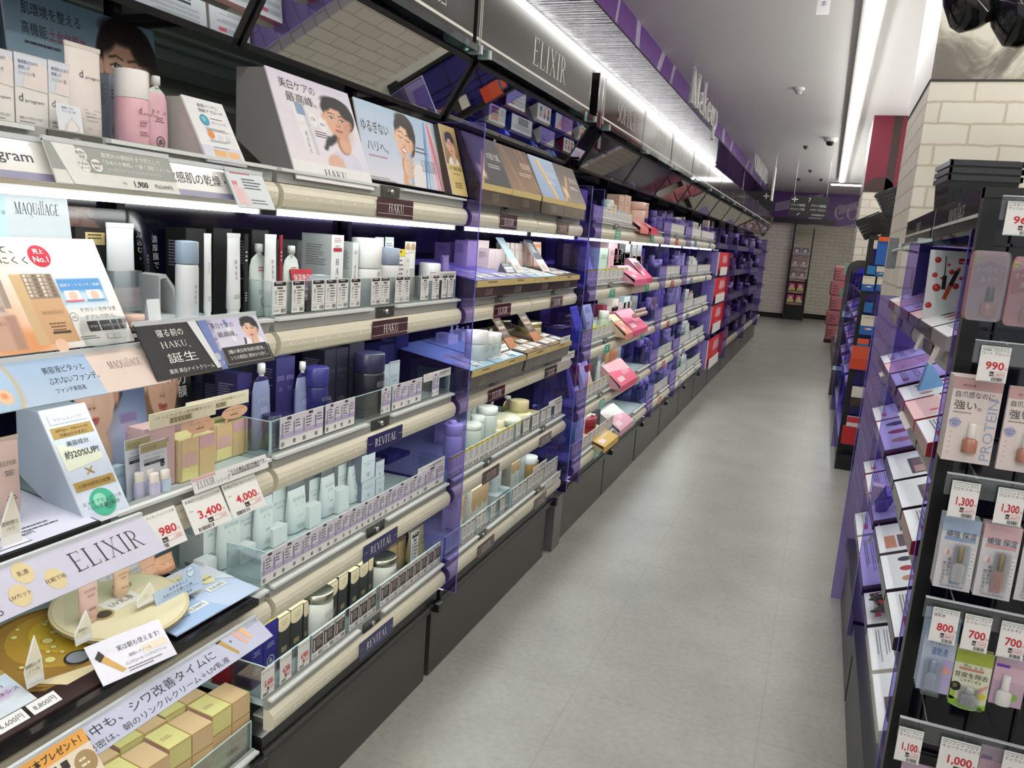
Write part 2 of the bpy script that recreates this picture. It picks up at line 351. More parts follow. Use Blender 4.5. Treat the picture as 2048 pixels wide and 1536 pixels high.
    def build(s,name,parent=None,loc=None):
        o=bpy.data.objects.new(name,s.mesh(name)); COL.objects.link(o)
        if parent: o.parent=parent
        if loc: o.location=loc
        return o
# ------------------------------------------------------------------ things, parts, copies
def tag(o,label,cat,group=None,kind=None):
    if label: o['label']=label
    if cat: o['category']=cat
    if group: o['group']=group
    if kind: o['kind']=kind
    return o
def thing(name,label,cat,loc=(0,0,0),rot=(0,0,0),group=None):
    o=bpy.data.objects.new(name,None); o.empty_display_size=.02; COL.objects.link(o)
    o.location=loc; o.rotation_euler=rot; return tag(o,label,cat,group)
def struct(name,mb): return tag(mb.build(name),None,None,kind='structure')
PROTO={}
def put(key,fn,name,label,cat,loc,rot=(0,0,0),group=None,scale=None):
    """a thing made of parts: fn() -> [(part, MB, [(sub, MB)])] or a single MB; copies share mesh data"""
    if key not in PROTO:
        r=fn()
        if isinstance(r,MB): PROTO[key]=r.mesh(name)
        else: PROTO[key]=[(p[0],p[1].mesh(p[0]),[(q[0],q[1].mesh(q[0])) for q in (p[2] if len(p)>2 else [])]) for p in r]
    r=PROTO[key]
    if isinstance(r,bpy.types.Mesh):
        o=bpy.data.objects.new(name,r); COL.objects.link(o); o.location=loc; o.rotation_euler=rot; tag(o,label,cat,group)
    else:
        o=thing(name,label,cat,loc,rot,group)
        for pn,me,sub in r:
            c=bpy.data.objects.new(pn,me); COL.objects.link(c); c.parent=o
            for qn,m2 in sub:
                d=bpy.data.objects.new(qn,m2); COL.objects.link(d); d.parent=c
    if scale: o.scale=scale
    return o
ORD='first second third fourth fifth sixth seventh eighth ninth tenth eleventh twelfth thirteenth fourteenth fifteenth sixteenth seventeenth eighteenth nineteenth twentieth'.split()
def od(i):
    return ORD[i] if i<20 else ['twenty','thirty','forty'][(i+1)//10-2]+('' if (i+1)%10==0 else '-'+ORD[(i+1)%10-1])
L90=(0,0,R_(90))       # faces the aisle from the left wall
R90=(0,0,R_(-90))      # faces the aisle from the right
# ------------------------------------------------------------------ pictures on posters (numpy, soft shapes)
class Img:
    def __init__(s,w,h,top,bot=None):
        s.w,s.h=w,h; s.Y,s.X=np.mgrid[0:h,0:w]; s.X=(s.X+.5)/h; s.Y=(s.Y+.5)/h      # x runs 0..w/h, y 0..1 downwards
        t=np.array(rgb8(top)); b=np.array(rgb8(bot or top)); s.a=t+(b-t)*s.Y[...,None]
    def mix(s,m,c):
        s.a=s.a*(1-m[...,None])+np.array(rgb8(c))*m[...,None]; return s
    def ell(s,cx,cy,rx,ry,c,soft=.02,rot=0,al=1.,cut=None):
        co,si=math.cos(rot),math.sin(rot); dx,dy=s.X-cx,s.Y-cy; u=(dx*co+dy*si)/rx; v=(-dx*si+dy*co)/ry
        d=(np.sqrt(u*u+v*v)-1)*min(rx,ry); m=np.clip(.5-d/max(soft,1e-4),0,1)*al
        if cut is not None: m=m*cut
        return s.mix(m,c)
    def lin(s,x0,y0,x1,y1,wd,c,soft=.006,al=1.):
        dx,dy=x1-x0,y1-y0; L=dx*dx+dy*dy+1e-9; t=np.clip(((s.X-x0)*dx+(s.Y-y0)*dy)/L,0,1)
        d=np.hypot(s.X-x0-t*dx,s.Y-y0-t*dy)-wd/2; return s.mix(np.clip(.5-d/soft,0,1)*al,c)
    def box(s,x0,y0,x1,y1,c,soft=.005,al=1.,sl=0.):
        x=s.X-sl*(s.Y-y0)
        m=np.clip((x-x0)/soft+.5,0,1)*np.clip((x1-x)/soft+.5,0,1)*np.clip((s.Y-y0)/soft+.5,0,1)*np.clip((y1-s.Y)/soft+.5,0,1); return s.mix(m*al,c)
    def face(s,cx,cy,r,skin='dfb9a4',hair='1c1614',lip='b5605a',rot=0.,closed=False,smile=False,style='tied',shade='b98a76'):
        """a woman's face, r = half the face height"""
        co,si=math.cos(rot),math.sin(rot)
        def p(x,y): return cx+(x*co-y*si)*r, cy+(x*si+y*co)*r
        def e(x,y,rx,ry,c,soft=.06,rr=0,al=1.): a,b=p(x,y); s.ell(a,b,rx*r,ry*r,c,soft*r,rot+rr,al)
        def l(x0,y0,x1,y1,wd,c,soft=.03,al=1.): a=p(x0,y0); b=p(x1,y1); s.lin(*a,*b,wd*r,c,soft*r,al)
        if style=='tied': e(.12,-.28,.84,.92,hair)
        elif style=='bob': e(.1,-.1,.98,1.14,hair); e(.62,.5,.4,.62,hair)
        elif style=='short': e(.1,-.32,.86,.9,hair); e(.55,.1,.34,.6,hair)
        e(.1,1.25,.36,.62,shade); e(.18,1.3,.3,.5,skin,.1)
        e(0,0,.68,.98,skin); e(.0,.42,.55,.56,skin)
        e(.44,.25,.22,.6,shade,.5,0,.45); e(-.02,.86,.3,.12,shade,.3,0,.35)
        e(-.76,.1,.09,.22,skin); e(.7,.1,.09,.22,shade)
        e(.02,-.86,.72,.32,hair,.12); e(.5,-.55,.3,.42,hair,.12,-.5); e(-.5,-.62,.22,.4,hair,.12,.6)
        for x in (-.3,.26):
            l(x-.19,-.2,x+.02,-.27,.05,'4a3228'); l(x+.02,-.27,x+.2,-.21,.04,'4a3228')
            if closed: l(x-.17,0,x,.05,.035,'2a1c18'); l(x,.05,x+.17,0,.035,'2a1c18')
            else:
                e(x,-.01,.16,.062,'f4efec',.03); e(x,-.015,.068,.075,'241612',.02); l(x-.17,-.015,x,-.085,.04,'2a1c18'); l(x,-.085,x+.18,-.02,.04,'2a1c18'); e(x+.02,-.04,.018,.018,'ffffff',.01)
        l(.02,.02,.06,.3,.07,shade,.1,.4); e(-.03,.36,.13,.07,shade,.08,0,.55); e(-.08,.38,.03,.02,'7a4a3c',.02); e(.05,.38,.03,.02,'7a4a3c',.02)
        if smile: e(-.02,.6,.27,.13,lip,.03); e(-.02,.585,.21,.075,'fbf7f4',.02)
        else: e(-.1,.6,.13,.05,lip,.03,.12); e(.06,.6,.13,.05,lip,.03,-.12); e(-.02,.655,.17,.062,lip,.03); l(-.2,.62,.16,.62,.02,'7c3a36',.02)
        e(-.36,.36,.18,.16,'e7a695',.3,0,.35); return s
def rgb8(c): return [int(c[i:i+2],16)/255. for i in (0,2,4)]
# ------------------------------------------------------------------ large structure
def sbox(name,x0,x1,y0,y1,z0,z1,col,mat='matte'): return struct(name,MB().box(x0,x1,y0,y1,z0,z1,col,mat))
def slab(name,x0,x1,y0,y1,z0,z1,mat): return struct(name,MB().box(x0,x1,y0,y1,z0,z1,'ffffff',mat))
slab('floor',-3,5,-3,23,-.05,0,'vinyl_tile')
sbox('ceiling',-3,5,-3,23,3.1,3.15,'f2f0ee')
PUR,STR='6f3f96','b9aecb'
b=MB().box(-2.05,-1.95,-3,21.5,0,3.1,PUR,'satin')
b.plane((-1.949,0,0),(0,1,0),(0,0,1))
rs=random.Random(3)
for i in range(26):
    y=-.4+i*.82+rs.uniform(-.2,.2); sl=rs.choice((-.35,.3,.05,-.1)); wd=rs.uniform(.07,.2)
    b.poly([(y,2.2),(y+wd,2.2),(y+wd+sl,2.93),(y+sl,2.93)],rs.choice((STR,'cfc6da','8d5bb4','a981c9')),1)
struct('wall_left',b)
# bulkhead above the aisle: brushed grey soffit, purple face with pale stripes
b=MB().box(-1.95,-1.5,-3,19.6,2.93,3.1,PUR,'satin',cols={'b':'5d5a57'})
b.plane((-1.4995,0,0),(0,1,0),(0,0,1))
for y,wd,sl in ((3.6,.10,.05),(4.25,.10,.02),(4.42,.16,.08),(5.35,.05,.05),(5.95,.13,-.02),(6.72,.14,.16),(7.3,.1,.1),(11.1,.22,-.05),(12.0,.13,.16),(14.3,.25,.35),(15.4,.2,0),(17.5,.3,.2)):
    b.poly([(y,2.93),(y+wd,2.93),(y+wd+sl,3.1),(y+sl,3.1)],STR,1)
struct('trim_1',b)
m,N,L=newmat('brushed_soffit'); o=N.new('ShaderNodeOutputMaterial'); bs=N.new('ShaderNodeBsdfPrincipled'); g=N.new('ShaderNodeNewGeometry')
mp=N.new('ShaderNodeMapping'); mp.inputs['Scale'].default_value=(.6,34,1); nz=N.new('ShaderNodeTexNoise'); nz.inputs['Scale'].default_value=1; nz.inputs['Detail'].default_value=5; bp=N.new('ShaderNodeBump'); bp.inputs['Strength'].default_value=.9; bp.inputs['Distance'].default_value=.02
L.new(g.outputs['Position'],mp.inputs[0]); L.new(mp.outputs[0],nz.inputs['Vector']); L.new(nz.outputs['Fac'],bp.inputs['Height']); L.new(bp.outputs[0],bs.inputs['Normal'])
bs.inputs['Base Color'].default_value=rgb('3e3b39'); bs.inputs['Metallic'].default_value=.55; bs.inputs['Roughness'].default_value=.14; L.new(bs.outputs[0],o.inputs[0])
slab('trim_2',-1.95,-1.5,-3,19.6,2.915,2.929,'brushed_soffit')
# far wall
b=MB().box(-3,5,21.5,21.6,0,2.32,'ffffff','white_brick'); struct('wall_far',b)
b=MB().box(-3,5,21.46,21.6,2.32,3.1,PUR,'satin').plane((0,21.459,0),(1,0,0),(0,0,1))
for x,wd,sl in ((-1.4,.22,1.1),(.1,.2,.75),(-2.6,.2,.5)): b.poly([(x,2.6),(x,2.6+wd),(x+sl,3.0+wd*.4),(x+sl,3.0-wd*.6)],STR,1)
b.poly([(-.55,2.32),(-.2,2.32),(-.45,3.0),(-.62,3.05)],'cfc6da',1); b.poly([(.15,2.32),(.5,2.32),(.55,2.42)],STR,1)
b.ser('COSMETICS',.02,2.5,.34,'e8d3e0','l',2,wt=.9)
struct('trim_3',b)
sbox('baseboard_far',-3,5,21.43,21.5,0,.12,'1c1b1a')
slab('wall_partition',-1.75,-.84,20.6,20.75,0,2.42,'white_brick'); sbox('baseboard_partition',-1.75,-.83,20.55,20.6,0,.12,'1c1b1a')
# brick columns on the right of the aisle
def column(n,x0,y0,y1,front):
    slab('column_%d'%n,x0,2.6,y0,y1,0,2.28,'white_brick')
    b=MB().box(x0,2.6,y0,y1,2.28,3.1,'d6d3d2','satin')
    if front=='marble': b.add([(x0,y0-.002,2.285),(2.6,y0-.002,2.285),(2.6,y0-.002,3.1),(x0,y0-.002,3.1)],[(0,1,2,3)],'ffffff','marble')
    else:
        b.plane((0,y0-.002,0),(1,0,0),(0,0,1)); b.rect(x0,2.285,2.6-x0,.815,'6d0f2c',1)
        b.rect(x0+.21,2.285,.085,.815,'33211f',2); b.poly([(x0,2.285)]+[(x0+.16+.16*math.cos(R_(a)),2.285+.16*math.sin(R_(a))) for a in range(180,-1,-15)],'3a2423',2)
    struct('trim_%d'%(n+3),b)
    sbox('trim_%d'%(n+6),x0-.004,2.6,y0-.005,y1,2.276,2.284,'3b3832')
column(1,.307,3.93,4.96,'marble'); column(2,.272,9.9,10.9,'maroon')
sbox('wall_right',2.6,2.7,-3,23,0,3.1,'cfc9c0')
# ------------------------------------------------------------------ lamps of the shop, some added unseen as fill
def ceiling_light(x,y0,y1,label,wd=.075,z=3.1):
    t=thing('ceiling_light',label,'ceiling light',(x,y0,z),(0,0,0),'long ceiling lights'); n=y1-y0
    MB().box(-wd*.95,wd*.95,0,n,-.035,-.001,'8e8b88','satin').build('housing',t)
    MB().box(-wd/2,wd/2,.01,n-.01,-.06,-.036,'ffffff','tube').build('diffuser',t)
ceiling_light(.064,-2,17.6,'long white strip light on the ceiling along the aisle')
ceiling_light(2.2,-2,17.6,'strip light on the ceiling behind the brick columns')  # added out of view for ambient light from beside the aisle
for i,(a,b_) in enumerate(((-2,3.8),(5.1,9.8),(11.1,17))):  # unseen upward lamps added to brighten the ceiling
    t=thing('added_uplight','hanging trough lamp lighting the ceiling beyond the right-hand racks, %s along'%('first','second','third')[i],'lamp',(1.5,a,1.95),(0,0,0),'hanging trough lamps'); n=b_-a
    MB().box(-.12,.12,0,n,-.05,-.03,'8e8b88','satin').box(-.12,-.11,0,n,-.03,.02,'8e8b88','satin').box(.11,.12,0,n,-.03,.02,'8e8b88','satin').build('trough',t)
    MB().box(-.1,.1,.02,n-.02,-.028,.005,'ffffff','fill_uplight').build('diffuser',t)
    for y in (.2,n-.2): MB().rod([(0,y,.005),(0,y,1.15)],.004,'c9c9c9').build('cable',t)
t=thing('ceiling_light','short strip light across the far end of the aisle','ceiling light',(.45,18.3,3.1),(0,0,R_(90)),'long ceiling lights')
MB().box(-.07,.07,-.6,.6,-.035,-.001,'8e8b88','satin').build('housing',t); MB().box(-.04,.04,-.58,.58,-.06,-.036,'ffffff','tube').build('diffuser',t)
t=thing('ceiling_light','strip light across the ceiling behind the camera','ceiling light',(-.2,-1.4,3.1),(0,0,R_(90)),'long ceiling lights')  # added out of view to fill the shelf fronts with light
MB().box(-.07,.07,-1,1,-.035,-.001,'8e8b88','satin').build('housing',t); MB().box(-.04,.04,-.98,.98,-.06,-.036,'ffffff','tube').build('diffuser',t)
t=thing('cove_light','bright light strip along the soffit above the shelf signs','light strip',(-1.94,-2,2.9))
MB().box(0,.012,0,15.6,-.1,.0,'1d1b1b','satin').build('channel',t); MB().box(.013,.05,.02,15.58,-.03,-.004,'ffffff','cove').build('diffuser',t)
# ------------------------------------------------------------------ left run of cosmetics shelving
ZC=[1.55,1.25,.955,.66,.385]      # price rail heights, top to bottom
XF=-1.02                          # front of the price rails
FLOOR_Z=[z+.042 for z in ZC]      # what the goods stand on
SHN=['top shelf','second shelf','third shelf','fourth shelf','bottom shelf']
BAY=[ # key, phrase, y0, y1, modules, header, plates per shelf (text, colour)
 ('A','nearest bay',.42,1.32,1,'',[None]*5),
 ('B','navy-label bay',1.33,2.21,1,'REVITAL',[('HAKU','43202a')]*2+[('REVITAL','1d1a5c')]*3),
 ('C','maroon-label bay',2.235,3.43,2,'ELIXIR',[('ELIXIR','43161d')]*5),
 ('D','green-label bay',3.63,4.485,1,'SOFINA',[('','52bf9e')]*5),
 ('P','pink-display bay',4.495,5.35,1,'SOFINA',[('','4ab596')]*5),
 ('E','red-label bay',5.37,6.235,1,'Kanebo',[('','e0482f')]*5),
 ('F','first blue-label bay',6.255,7.1,1,'WISE',[('','2f7fd0')]*5),
 ('G','second blue-label bay',7.11,7.96,1,'',[('','2f7fd0')]*5),
 ('H','red-card bay',7.98,9.0,1,'',[None]*5)]
FAR=[('far bay just beyond the red cards',9.02,10.2),('second far bay beyond the red cards',10.22,11.4),('third far bay beyond the red cards',11.42,12.6),('fourth far bay beyond the red cards',12.62,13.8),('last bay before the brick partition',13.82,15.3)]
BY={b[0]:b for b in BAY}
def shelf_parts(w,zc,mods,plate,guard,led=True,board=True):
    out=[]; b=MB(); b.box(0,w,.03,.44,.03,.041,'b7cacb','satin'); out.append(('shelf_board',b))
    lw=w/mods
    for k in range(mods):
        x0=k*lw+.003; x1=(k+1)*lw-.003
        r=MB(); prof=[(.03,-.03),(.014,-.03),(.005,-.024),(.0005,-.01),(.0,.002),(.004,.012),(.013,.02),(.03,.022)]
        r.prism([(a,c) for a,c in prof][::-1],x0,x1,'e3dcc6','satin',axis='x'); r.plane((0,-.0004,-.004),(1,0,0),(0,0,1))
        n=int(lw/.045)
        for i in range(n): r.disc(x0+.03+i*.045,.0,.0028,'fbfaf4',1,n=8)
        sub=[]
        if plate:
            p=MB(); c=x0+lw*.5; pw=(.088 if lw>.7 else .075) if plate[0] else .05
            p.box(c-pw,c+pw,-.003,-.001,-.027,.019,plate[1],'gloss').front(-.0032,0,0)
            if plate[0]:
                p.ser(plate[0],c,-.014,.022,'f3f1ee','c',1,wt=.85)
                if plate[0]!='REVITAL': p.rect(c-pw,.005,pw*2,.0012,'c9c2c0',1); p.rect(c-pw,-.018,pw*2,.0012,'c9c2c0',1)
                else: p.rect(c-pw,-.002,.02,.001,'c9c2d0',1); p.rect(c+pw-.02,-.002,.02,.001,'c9c2d0',1)
            else: p.small(c-.03,.006,.06,2,.008,'e8f4f0',1,seed=3)
            sub.append(('label_plate',p))
        out.append(('price_rail',r,sub))
        a=MB(); a.box(x0,x1,.018,.03,.022,.052,'a3a5a2','satin')
        a.box(x0,x0+lw*.42,.006,.018,.044,.05,'e6e9e7','satin'); a.box(x0+lw*.56,x1,.006,.018,.044,.05,'e6e9e7','satin')
        a.box(x0+lw*.45,x0+lw*.55,.014,.018,.024,.05,'7d7f7d','metal')
        bo=MB(); bo.M=Matrix.Translation((x0+lw*.5,.014,.037))@Matrix.Rotation(R_(90),4,'X'); bo.lathe([(.001,.007),(.006,.006),(.007,.003),(.006,0)],'c9c9c7','chrome',10)
        out.append(('front_rail',a,[('bolt',bo)]))
        if guard:
            g=MB(); h=.122; g.box(x0+.004,x1-.004,.026,.029,.052,h,'ffffff','acrylic')
            g.box(x0+.004,x0+.007,.029,.14,.042,h,'ffffff','acrylic'); g.box(x1-.007,x1-.004,.029,.14,.042,h,'ffffff','acrylic')
            e=MB(); e.box(x0+.004,x1-.004,.0258,.0292,h,h+.0012,'b9d6d6','gloss'); e.box(x0+.0035,x0+.0075,.0255,.0295,.052,h,'a9c9cb','gloss'); e.box(x1-.0075,x1-.0035,.0255,.0295,.052,h,'a9c9cb','gloss')  # pale strips put the glow of acrylic edges into their colour
            e.box(x0+.004,x0+.0072,.029,.14,h,h+.0012,'b9d6d6','gloss')
            out.append(('acrylic_guard',g,[('polished_edge',e)]))
        if led:
            dz=0 if zc>1.5 else .02; l=MB(); l.box(x0+.02,x1-.02,.034,.06,-.043+dz,-.031+dz,'ffffff','led' if mods!=1 or w<.85 or w>.895 or 1 else 'led'); q=MB(); q.box(x0+.01,x1-.01,.031,.066,-.031+dz,-.026+dz,'d0d2d2','satin'); [q.box(e,e+.006,.031,.064,-.044+dz,-.031+dz,'55565a','satin') for e in (x0+.012,x1-.018)]
            out.append(('led_strip',l,[('led_housing',q)]))
    return out
BNAME={}
def bay_shelf(key,i,guard=True,led=True):
    k,ph,y0,y1,mods,hd,pl=BY[key]
    w=y1-y0
    return put(('shelf',key,i),lambda: shelf_parts(w,ZC[i],mods,pl[i],guard,led),'display_shelf','%s with price rail in the %s'%(SHN[i],ph),'shelf',(XF,y0,ZC[i]),L90,'display shelves of the left run')
def divider(y,x1,z0,z1,label,x0=-1.5,name='acrylic_divider'):
    t=thing(name,label,'divider panel',((x0+x1)/2,y,z0),(0,0,0),'purple acrylic dividers'); h=(x1-x0)/2
    MB().box(-h,h,-.002,.002,0,z1-z0,'ffffff','purple').build('panel',t)
    MB().box(h,h+.0016,-.0024,.0024,0,z1-z0,'6a62c8','gloss').box(-h,h,-.0024,.0024,z1-z0,z1-z0+.0016,'6a62c8','gloss').build('polished_edge',t)
    return t
def header(ph,y0,y1,txt,x=-1.04,rot=L90,z=2.035,h=.205):
    w=y1-y0
    t=thing('header_sign','glossy black sign board %s'%ph,'sign',(x,y0 if rot==L90 else y1,z),rot,'black brand sign boards')
    b=MB().box(0,w,0,.05,0,h,'2a2825','signblack').front(0); b.rect(0,.024,w,.008,'dedbd4',1); b.rect(.018,0,.004,h,'dedbd4',1); b.rect(.03,0,.004,h,'dedbd4',1)
    b.build('panel',t)
    if txt:
        s=MB().front(-.0003); s.ser(txt,w*.55,h*.28,h*.46,'ece9e2','c',1,w=.3*h*len(txt),wt=.55); s.build('lettering',t)
    MB().box(0,w,.051,.4,.0,.02,'191818','satin').build('top_board',t)
    return t
def mirror(ph,y0,y1):
    t=thing('tilted_mirror','tilted mirror under the sign %s'%ph,'mirror',(-1.035,y0,1.998),(0,0,0),'tilted mirrors over the shelves'); w=y1-y0
    U=Vector((0,1,0)); W=Vector((.101,0,.168)).normalized(); L=.196
    b=MB().plane((0,0,0),U,W,.004)
    b.poly([(.012,-L+.012),(w-.012,-L+.012),(w-.012,-.012),(.012,-.012)],'f2f4f2',1,'mirror'); b.build('mirror_glass',t)
    f=MB(); nn=U.cross(W)
    for a0,a1,c0,c1 in ((0,w,-L,-L+.013),(0,w,-.013,0),(0,.013,-L,0),(w-.013,w,-L,0)):
        p=lambda a,c,k: tuple(U*a+W*c+nn*k)
        f.add([p(a0,c0,-.012),p(a1,c0,-.012),p(a1,c1,-.012),p(a0,c1,-.012),p(a0,c0,.006),p(a1,c0,.006),p(a1,c1,.006),p(a0,c1,.006)],[(0,3,2,1),(4,5,6,7),(0,1,5,4),(1,2,6,5),(2,3,7,6),(3,0,4,7)],'1a1a19','satin')
    f.build('frame',t)
    g=MB().box(-.012,.03,.0,w,.012,.03,'ffffff','glassgreen'); g.build('glass_ledge',t)
    for y in (.02,w-.02):
        MB().box(-.004,.036,y-.006,y+.006,.008,.033,'b9c4c4','gloss').build('clip',t); MB().box(-.444,-.1,y-.006,y+.006,-.125,-.113,'161616','satin').build('bracket',t)
for k,ph,y0,y1,mods,hd,pl in BAY+[('far%d'%i,p,a,b,1,'',None) for i,(p,a,b) in enumerate(FAR)]:
    w=y1-y0
    t=thing('back_board','glossy dark back board of the %s'%ph,'back board',(-1.08,y0,0),L90,'back boards of the left run')
    MB().box(0,w,.40,.42,.3,1.98,'0e0a2c' if k!='A' else '1b1930','blackgloss').build('panel',t)
    MB().box(-.01,.012,.37,.40,.3,1.98,'121115','satin').build('upright',t)
    if k in 'AB': MB().box(.02,w-.01,.385,.399,1.60,1.97,'87918e','satin').box(.02,w-.01,.380,.386,1.60,1.70,'b9ad96','satin').box(.02,w-.01,.378,.386,1.755,1.80,'5d6664','gloss').box(.02,w-.01,.38,.386,1.835,1.86,'a9b9b6','gloss').build('painted_reflections',t)  # mirrored brick, light tube and dark bands painted as coloured strips
    t=thing('shelving_base','black base and kick panel of the %s'%ph,'shelf base',(-1.08,y0,0),L90,'bases of the left run')
    dz=-.09 if k=='A' else 0
    bb=MB().box(0,w,-.03,.42,.27+dz,.335+dz,'141312','satin'); bb.box(0,w,-.036,-.03,.29+dz,.3+dz,'3c3a38','satin'); bb.build('base_frame',t)
    q=MB(); q.box(.004,w-.004,0,.02,.0,.262+dz,'3f3c38','satin'); q.build('kick_panel',t)
    if k in 'ABCDPEFG': MB().box(w-.03,w+.0,-.055,-.03,.272,.3,'0f0f0f','satin').build('end_cap',t)
    hp={'A':'over the %s'%ph}.get(k,'over the %s'%ph)
    header(hp,y0,y1,hd); mirror(hp,y0,y1)
for k in 'BCDPEFG':
    for i in range(5):
        bay_shelf(k,i,guard=not((k=='C' and i<3) or k=='P' or (k=='B' and i==0)))
# the narrow filler between the maroon and green bays
t=thing('filler_post','dark filler post between the maroon-label and green-label bays','post',(-1.08,3.44,0),L90)
MB().box(.06,.28-.1,-.02,.3,0,.27,'6a6a69','satin').build('kick_panel',t)
MB().box(.02,.17,.12,.4,.27,1.98,'151130','blackgloss').build('column',t)
MB().box(.055,.115,-.06,.1,2.0,2.22,'101010','blackgloss').build('post_cover',t)
MB().box(.05,.055,-.062,.1,2.0,2.225,'c9c9c9','chrome').box(.115,.12,-.062,.1,2.0,2.225,'c9c9c9','chrome').build('chrome_edge',t)
for y,x1,z1,lb in ((2.222,-.989,1.82,'beside the maroon-label bay, near side'),(3.436,-.995,1.74,'beside the maroon-label bay, far side'),(3.62,-.99,1.74,'on the near side of the green-label bay'),(5.36,-.99,1.74,'between the pink displays and the red-label bay'),(6.245,-.99,1.72,'between the red-label and first blue-label bays'),(7.97,-.99,1.72,'just before the red cards'),(9.01,-.92,1.75,'just beyond the red cards'),(11.41,-.95,1.75,'in the middle of the far shelves'),(13.81,-.95,1.75,'farthest of the left run')):
    divider(y,x1,.335,z1,'tinted purple acrylic panel '+lb)
# ------------------------------------------------------------------ goods: builders
C0,C2=RM[:,0],RM[:,2]
def Yof(px,X,z):
    """Y on the plane X where height z appears at picture column px"""
    k=(px-1024.)/F_PX; a=C0+k*C2
    return -(a[0]*X+a[2]*(z-1.5))/a[1]
REG=[]
def reg(o,phrase,cat,shelf,bay,key,group=True): o['category']=cat; REG.append((o,phrase,shelf,bay,key,group)); return o
def finish_labels():
    d={}
    for r in REG: d.setdefault((r[1],r[2],r[3]),[]).append(r)
    for (ph,sh,bay),L in d.items():
        L.sort(key=lambda r:r[4]); where="%s's %s"%(bay,sh) if bay else sh
        for i,r in enumerate(L):
            if len(L)==1: r[0]['label']='%s on the %s'%(ph,where) if bay else '%s %s'%(ph,where)
            else:
                r[0]['label']=('%s %s from near end, %s'%(od(i),ph,where)) if bay else ('%s %s %s'%(od(i),ph,where))
                r[0]['group']='%s, %s'%(ph,where)
def sh(c,f):
    r=[max(0,min(255,int(int(c[i:i+2],16)*f))) for i in (0,2,4)]; return '%02x%02x%02x'%tuple(r)
def emblem(b,x,y,r,col='9aa0a0',k=1):
    b.ring(x,y,r,r*.22,col,k,16); b.disc(x,y+r*.1,r*.38,sh(col,.9),k,n=10); b.line(x-r*.5,y-r*.35,x+r*.5,y-r*.2,r*.22,col,k+1)
# ---- print for the front of a pack
def deco(b,kind,w,h,c='333333'):
    b.front(0,-w/2,0)
    if kind=='haku': b.vser('HAKU',w*.5,h*.60,min(w*.30,h*.085),'2c2c30',1,1.45,wt=1.1); b.small(w*.5,h*.86,w*.55,3,h*.012,'8a8a8a',1,al='c'); b.small(w*.5,h*.12,w*.5,2,h*.01,'9a9a9a',1,al='c')
    elif kind=='hakured': deco(b,'haku',w,h); b.rect(w*.15,h*.78,w*.7,h*.05,'b3283e',1); b.small(w*.5,h*.95,w*.7,3,h*.014,'b3485a',1,al='c')
    elif kind=='revital': b.ser('REVITAL',w*.5,h*.66,h*.055,c,'c',1,w=w*.78,wt=.9); b.small(w*.5,h*.6,w*.5,2,h*.016,sh(c,.8),1,al='c'); emblem(b,w*.5,h*.22,min(w*.26,h*.09),c)
    elif kind=='elixir': b.ser('ELIXIR',w*.5,h*.62,h*.055,c,'c',1,w=min(w*.8,h*.2),wt=.8); b.small(w*.5,h*.55,w*.55,3,h*.016,c,1,al='c')
    elif kind=='elixirlow': b.ser('ELIXIR',w*.5,h*.2,h*.05,c,'c',1,w=min(w*.8,h*.2),wt=.8); b.small(w*.5,h*.12,w*.55,3,h*.014,c,1,al='c')
    elif kind=='lines': b.small(w*.5,h*.78,w*.7,3,h*.03,c,1,al='c'); b.small(w*.5,h*.3,w*.6,4,h*.018,c,1,al='c')
    elif kind=='topband': b.rect(0,h*.78,w,h*.12,c,1); b.small(w*.5,h*.55,w*.7,4,h*.022,'777777',1,al='c')
    elif kind=='emblem': emblem(b,w*.5,h*.3,min(w*.3,h*.1),c); b.small(w*.5,h*.62,w*.6,3,h*.02,c,1,al='c')
    elif kind=='wave': b.poly([(0,h*.74)]+[(w*i/8,h*(.70+.04*math.cos(i*math.pi/2))) for i in range(9)]+[(w,h),(0,h)],c,1); b.ser('ELIXIR',w*.5,h*.5,h*.05,'8a7a62','c',1,w=min(w*.7,h*.18),wt=.8); b.small(w*.5,h*.42,w*.5,3,h*.015,'999999',1,al='c')
    elif kind=='tongue': b.poly([(0,h)]+[(w*.5+w*.5*math.cos(R_(a)),h*.58+h*.2*math.sin(R_(a))) for a in range(180,361,20)]+[(w,h)],c,1); b.ser('ELIXIR',w*.5,h*.66,h*.045,'7a6a4a','c',2,w=min(w*.6,h*.16),wt=.7); emblem(b,w*.5,h*.16,w*.2,'b5b5ae')
    elif kind=='grid4': 
        for i in range(2):
            for j in range(4): b.rect(w*(.04+.48*i),h*(.02+.245*j),w*.45,h*.225,('e0c795','d9b0b5','e8e39c','dcbd8d')[(i*3+j*2+(j>1))%4],1)
def P_carton(w,d,h,col,dk=None,dc='333333',side=None,top=None):
    b=MB(); b.box(-w/2,w/2,0,d,0,h,col,'card',{'l':side or sh(col,.97),'r':side or sh(col,.97),'t':top or col})
    b.plane((-w/2,d,0),(0,-1,0),(0,0,1)); b.small(d*.15,h*.85,d*.7,9,h*.02,sh(side or col,.62) if lin(int((side or col)[:2],16))>.2 else '8a86a0',1,seed=5); b.bars(d*.2,h*.06,d*.5,h*.06,'444444',1)
    if dk: deco(b,dk,w,h,dc)
    f=MB(); f.box(-w/2,w/2,-.0006,.0002,h-.001,h+.0004,sh(col,.9)); f.box(-w/2,-w/2+.0006,0,d,h-.0005,h+.0004,sh(col,.85))
    return [('box',b),('lid_edge',f)]
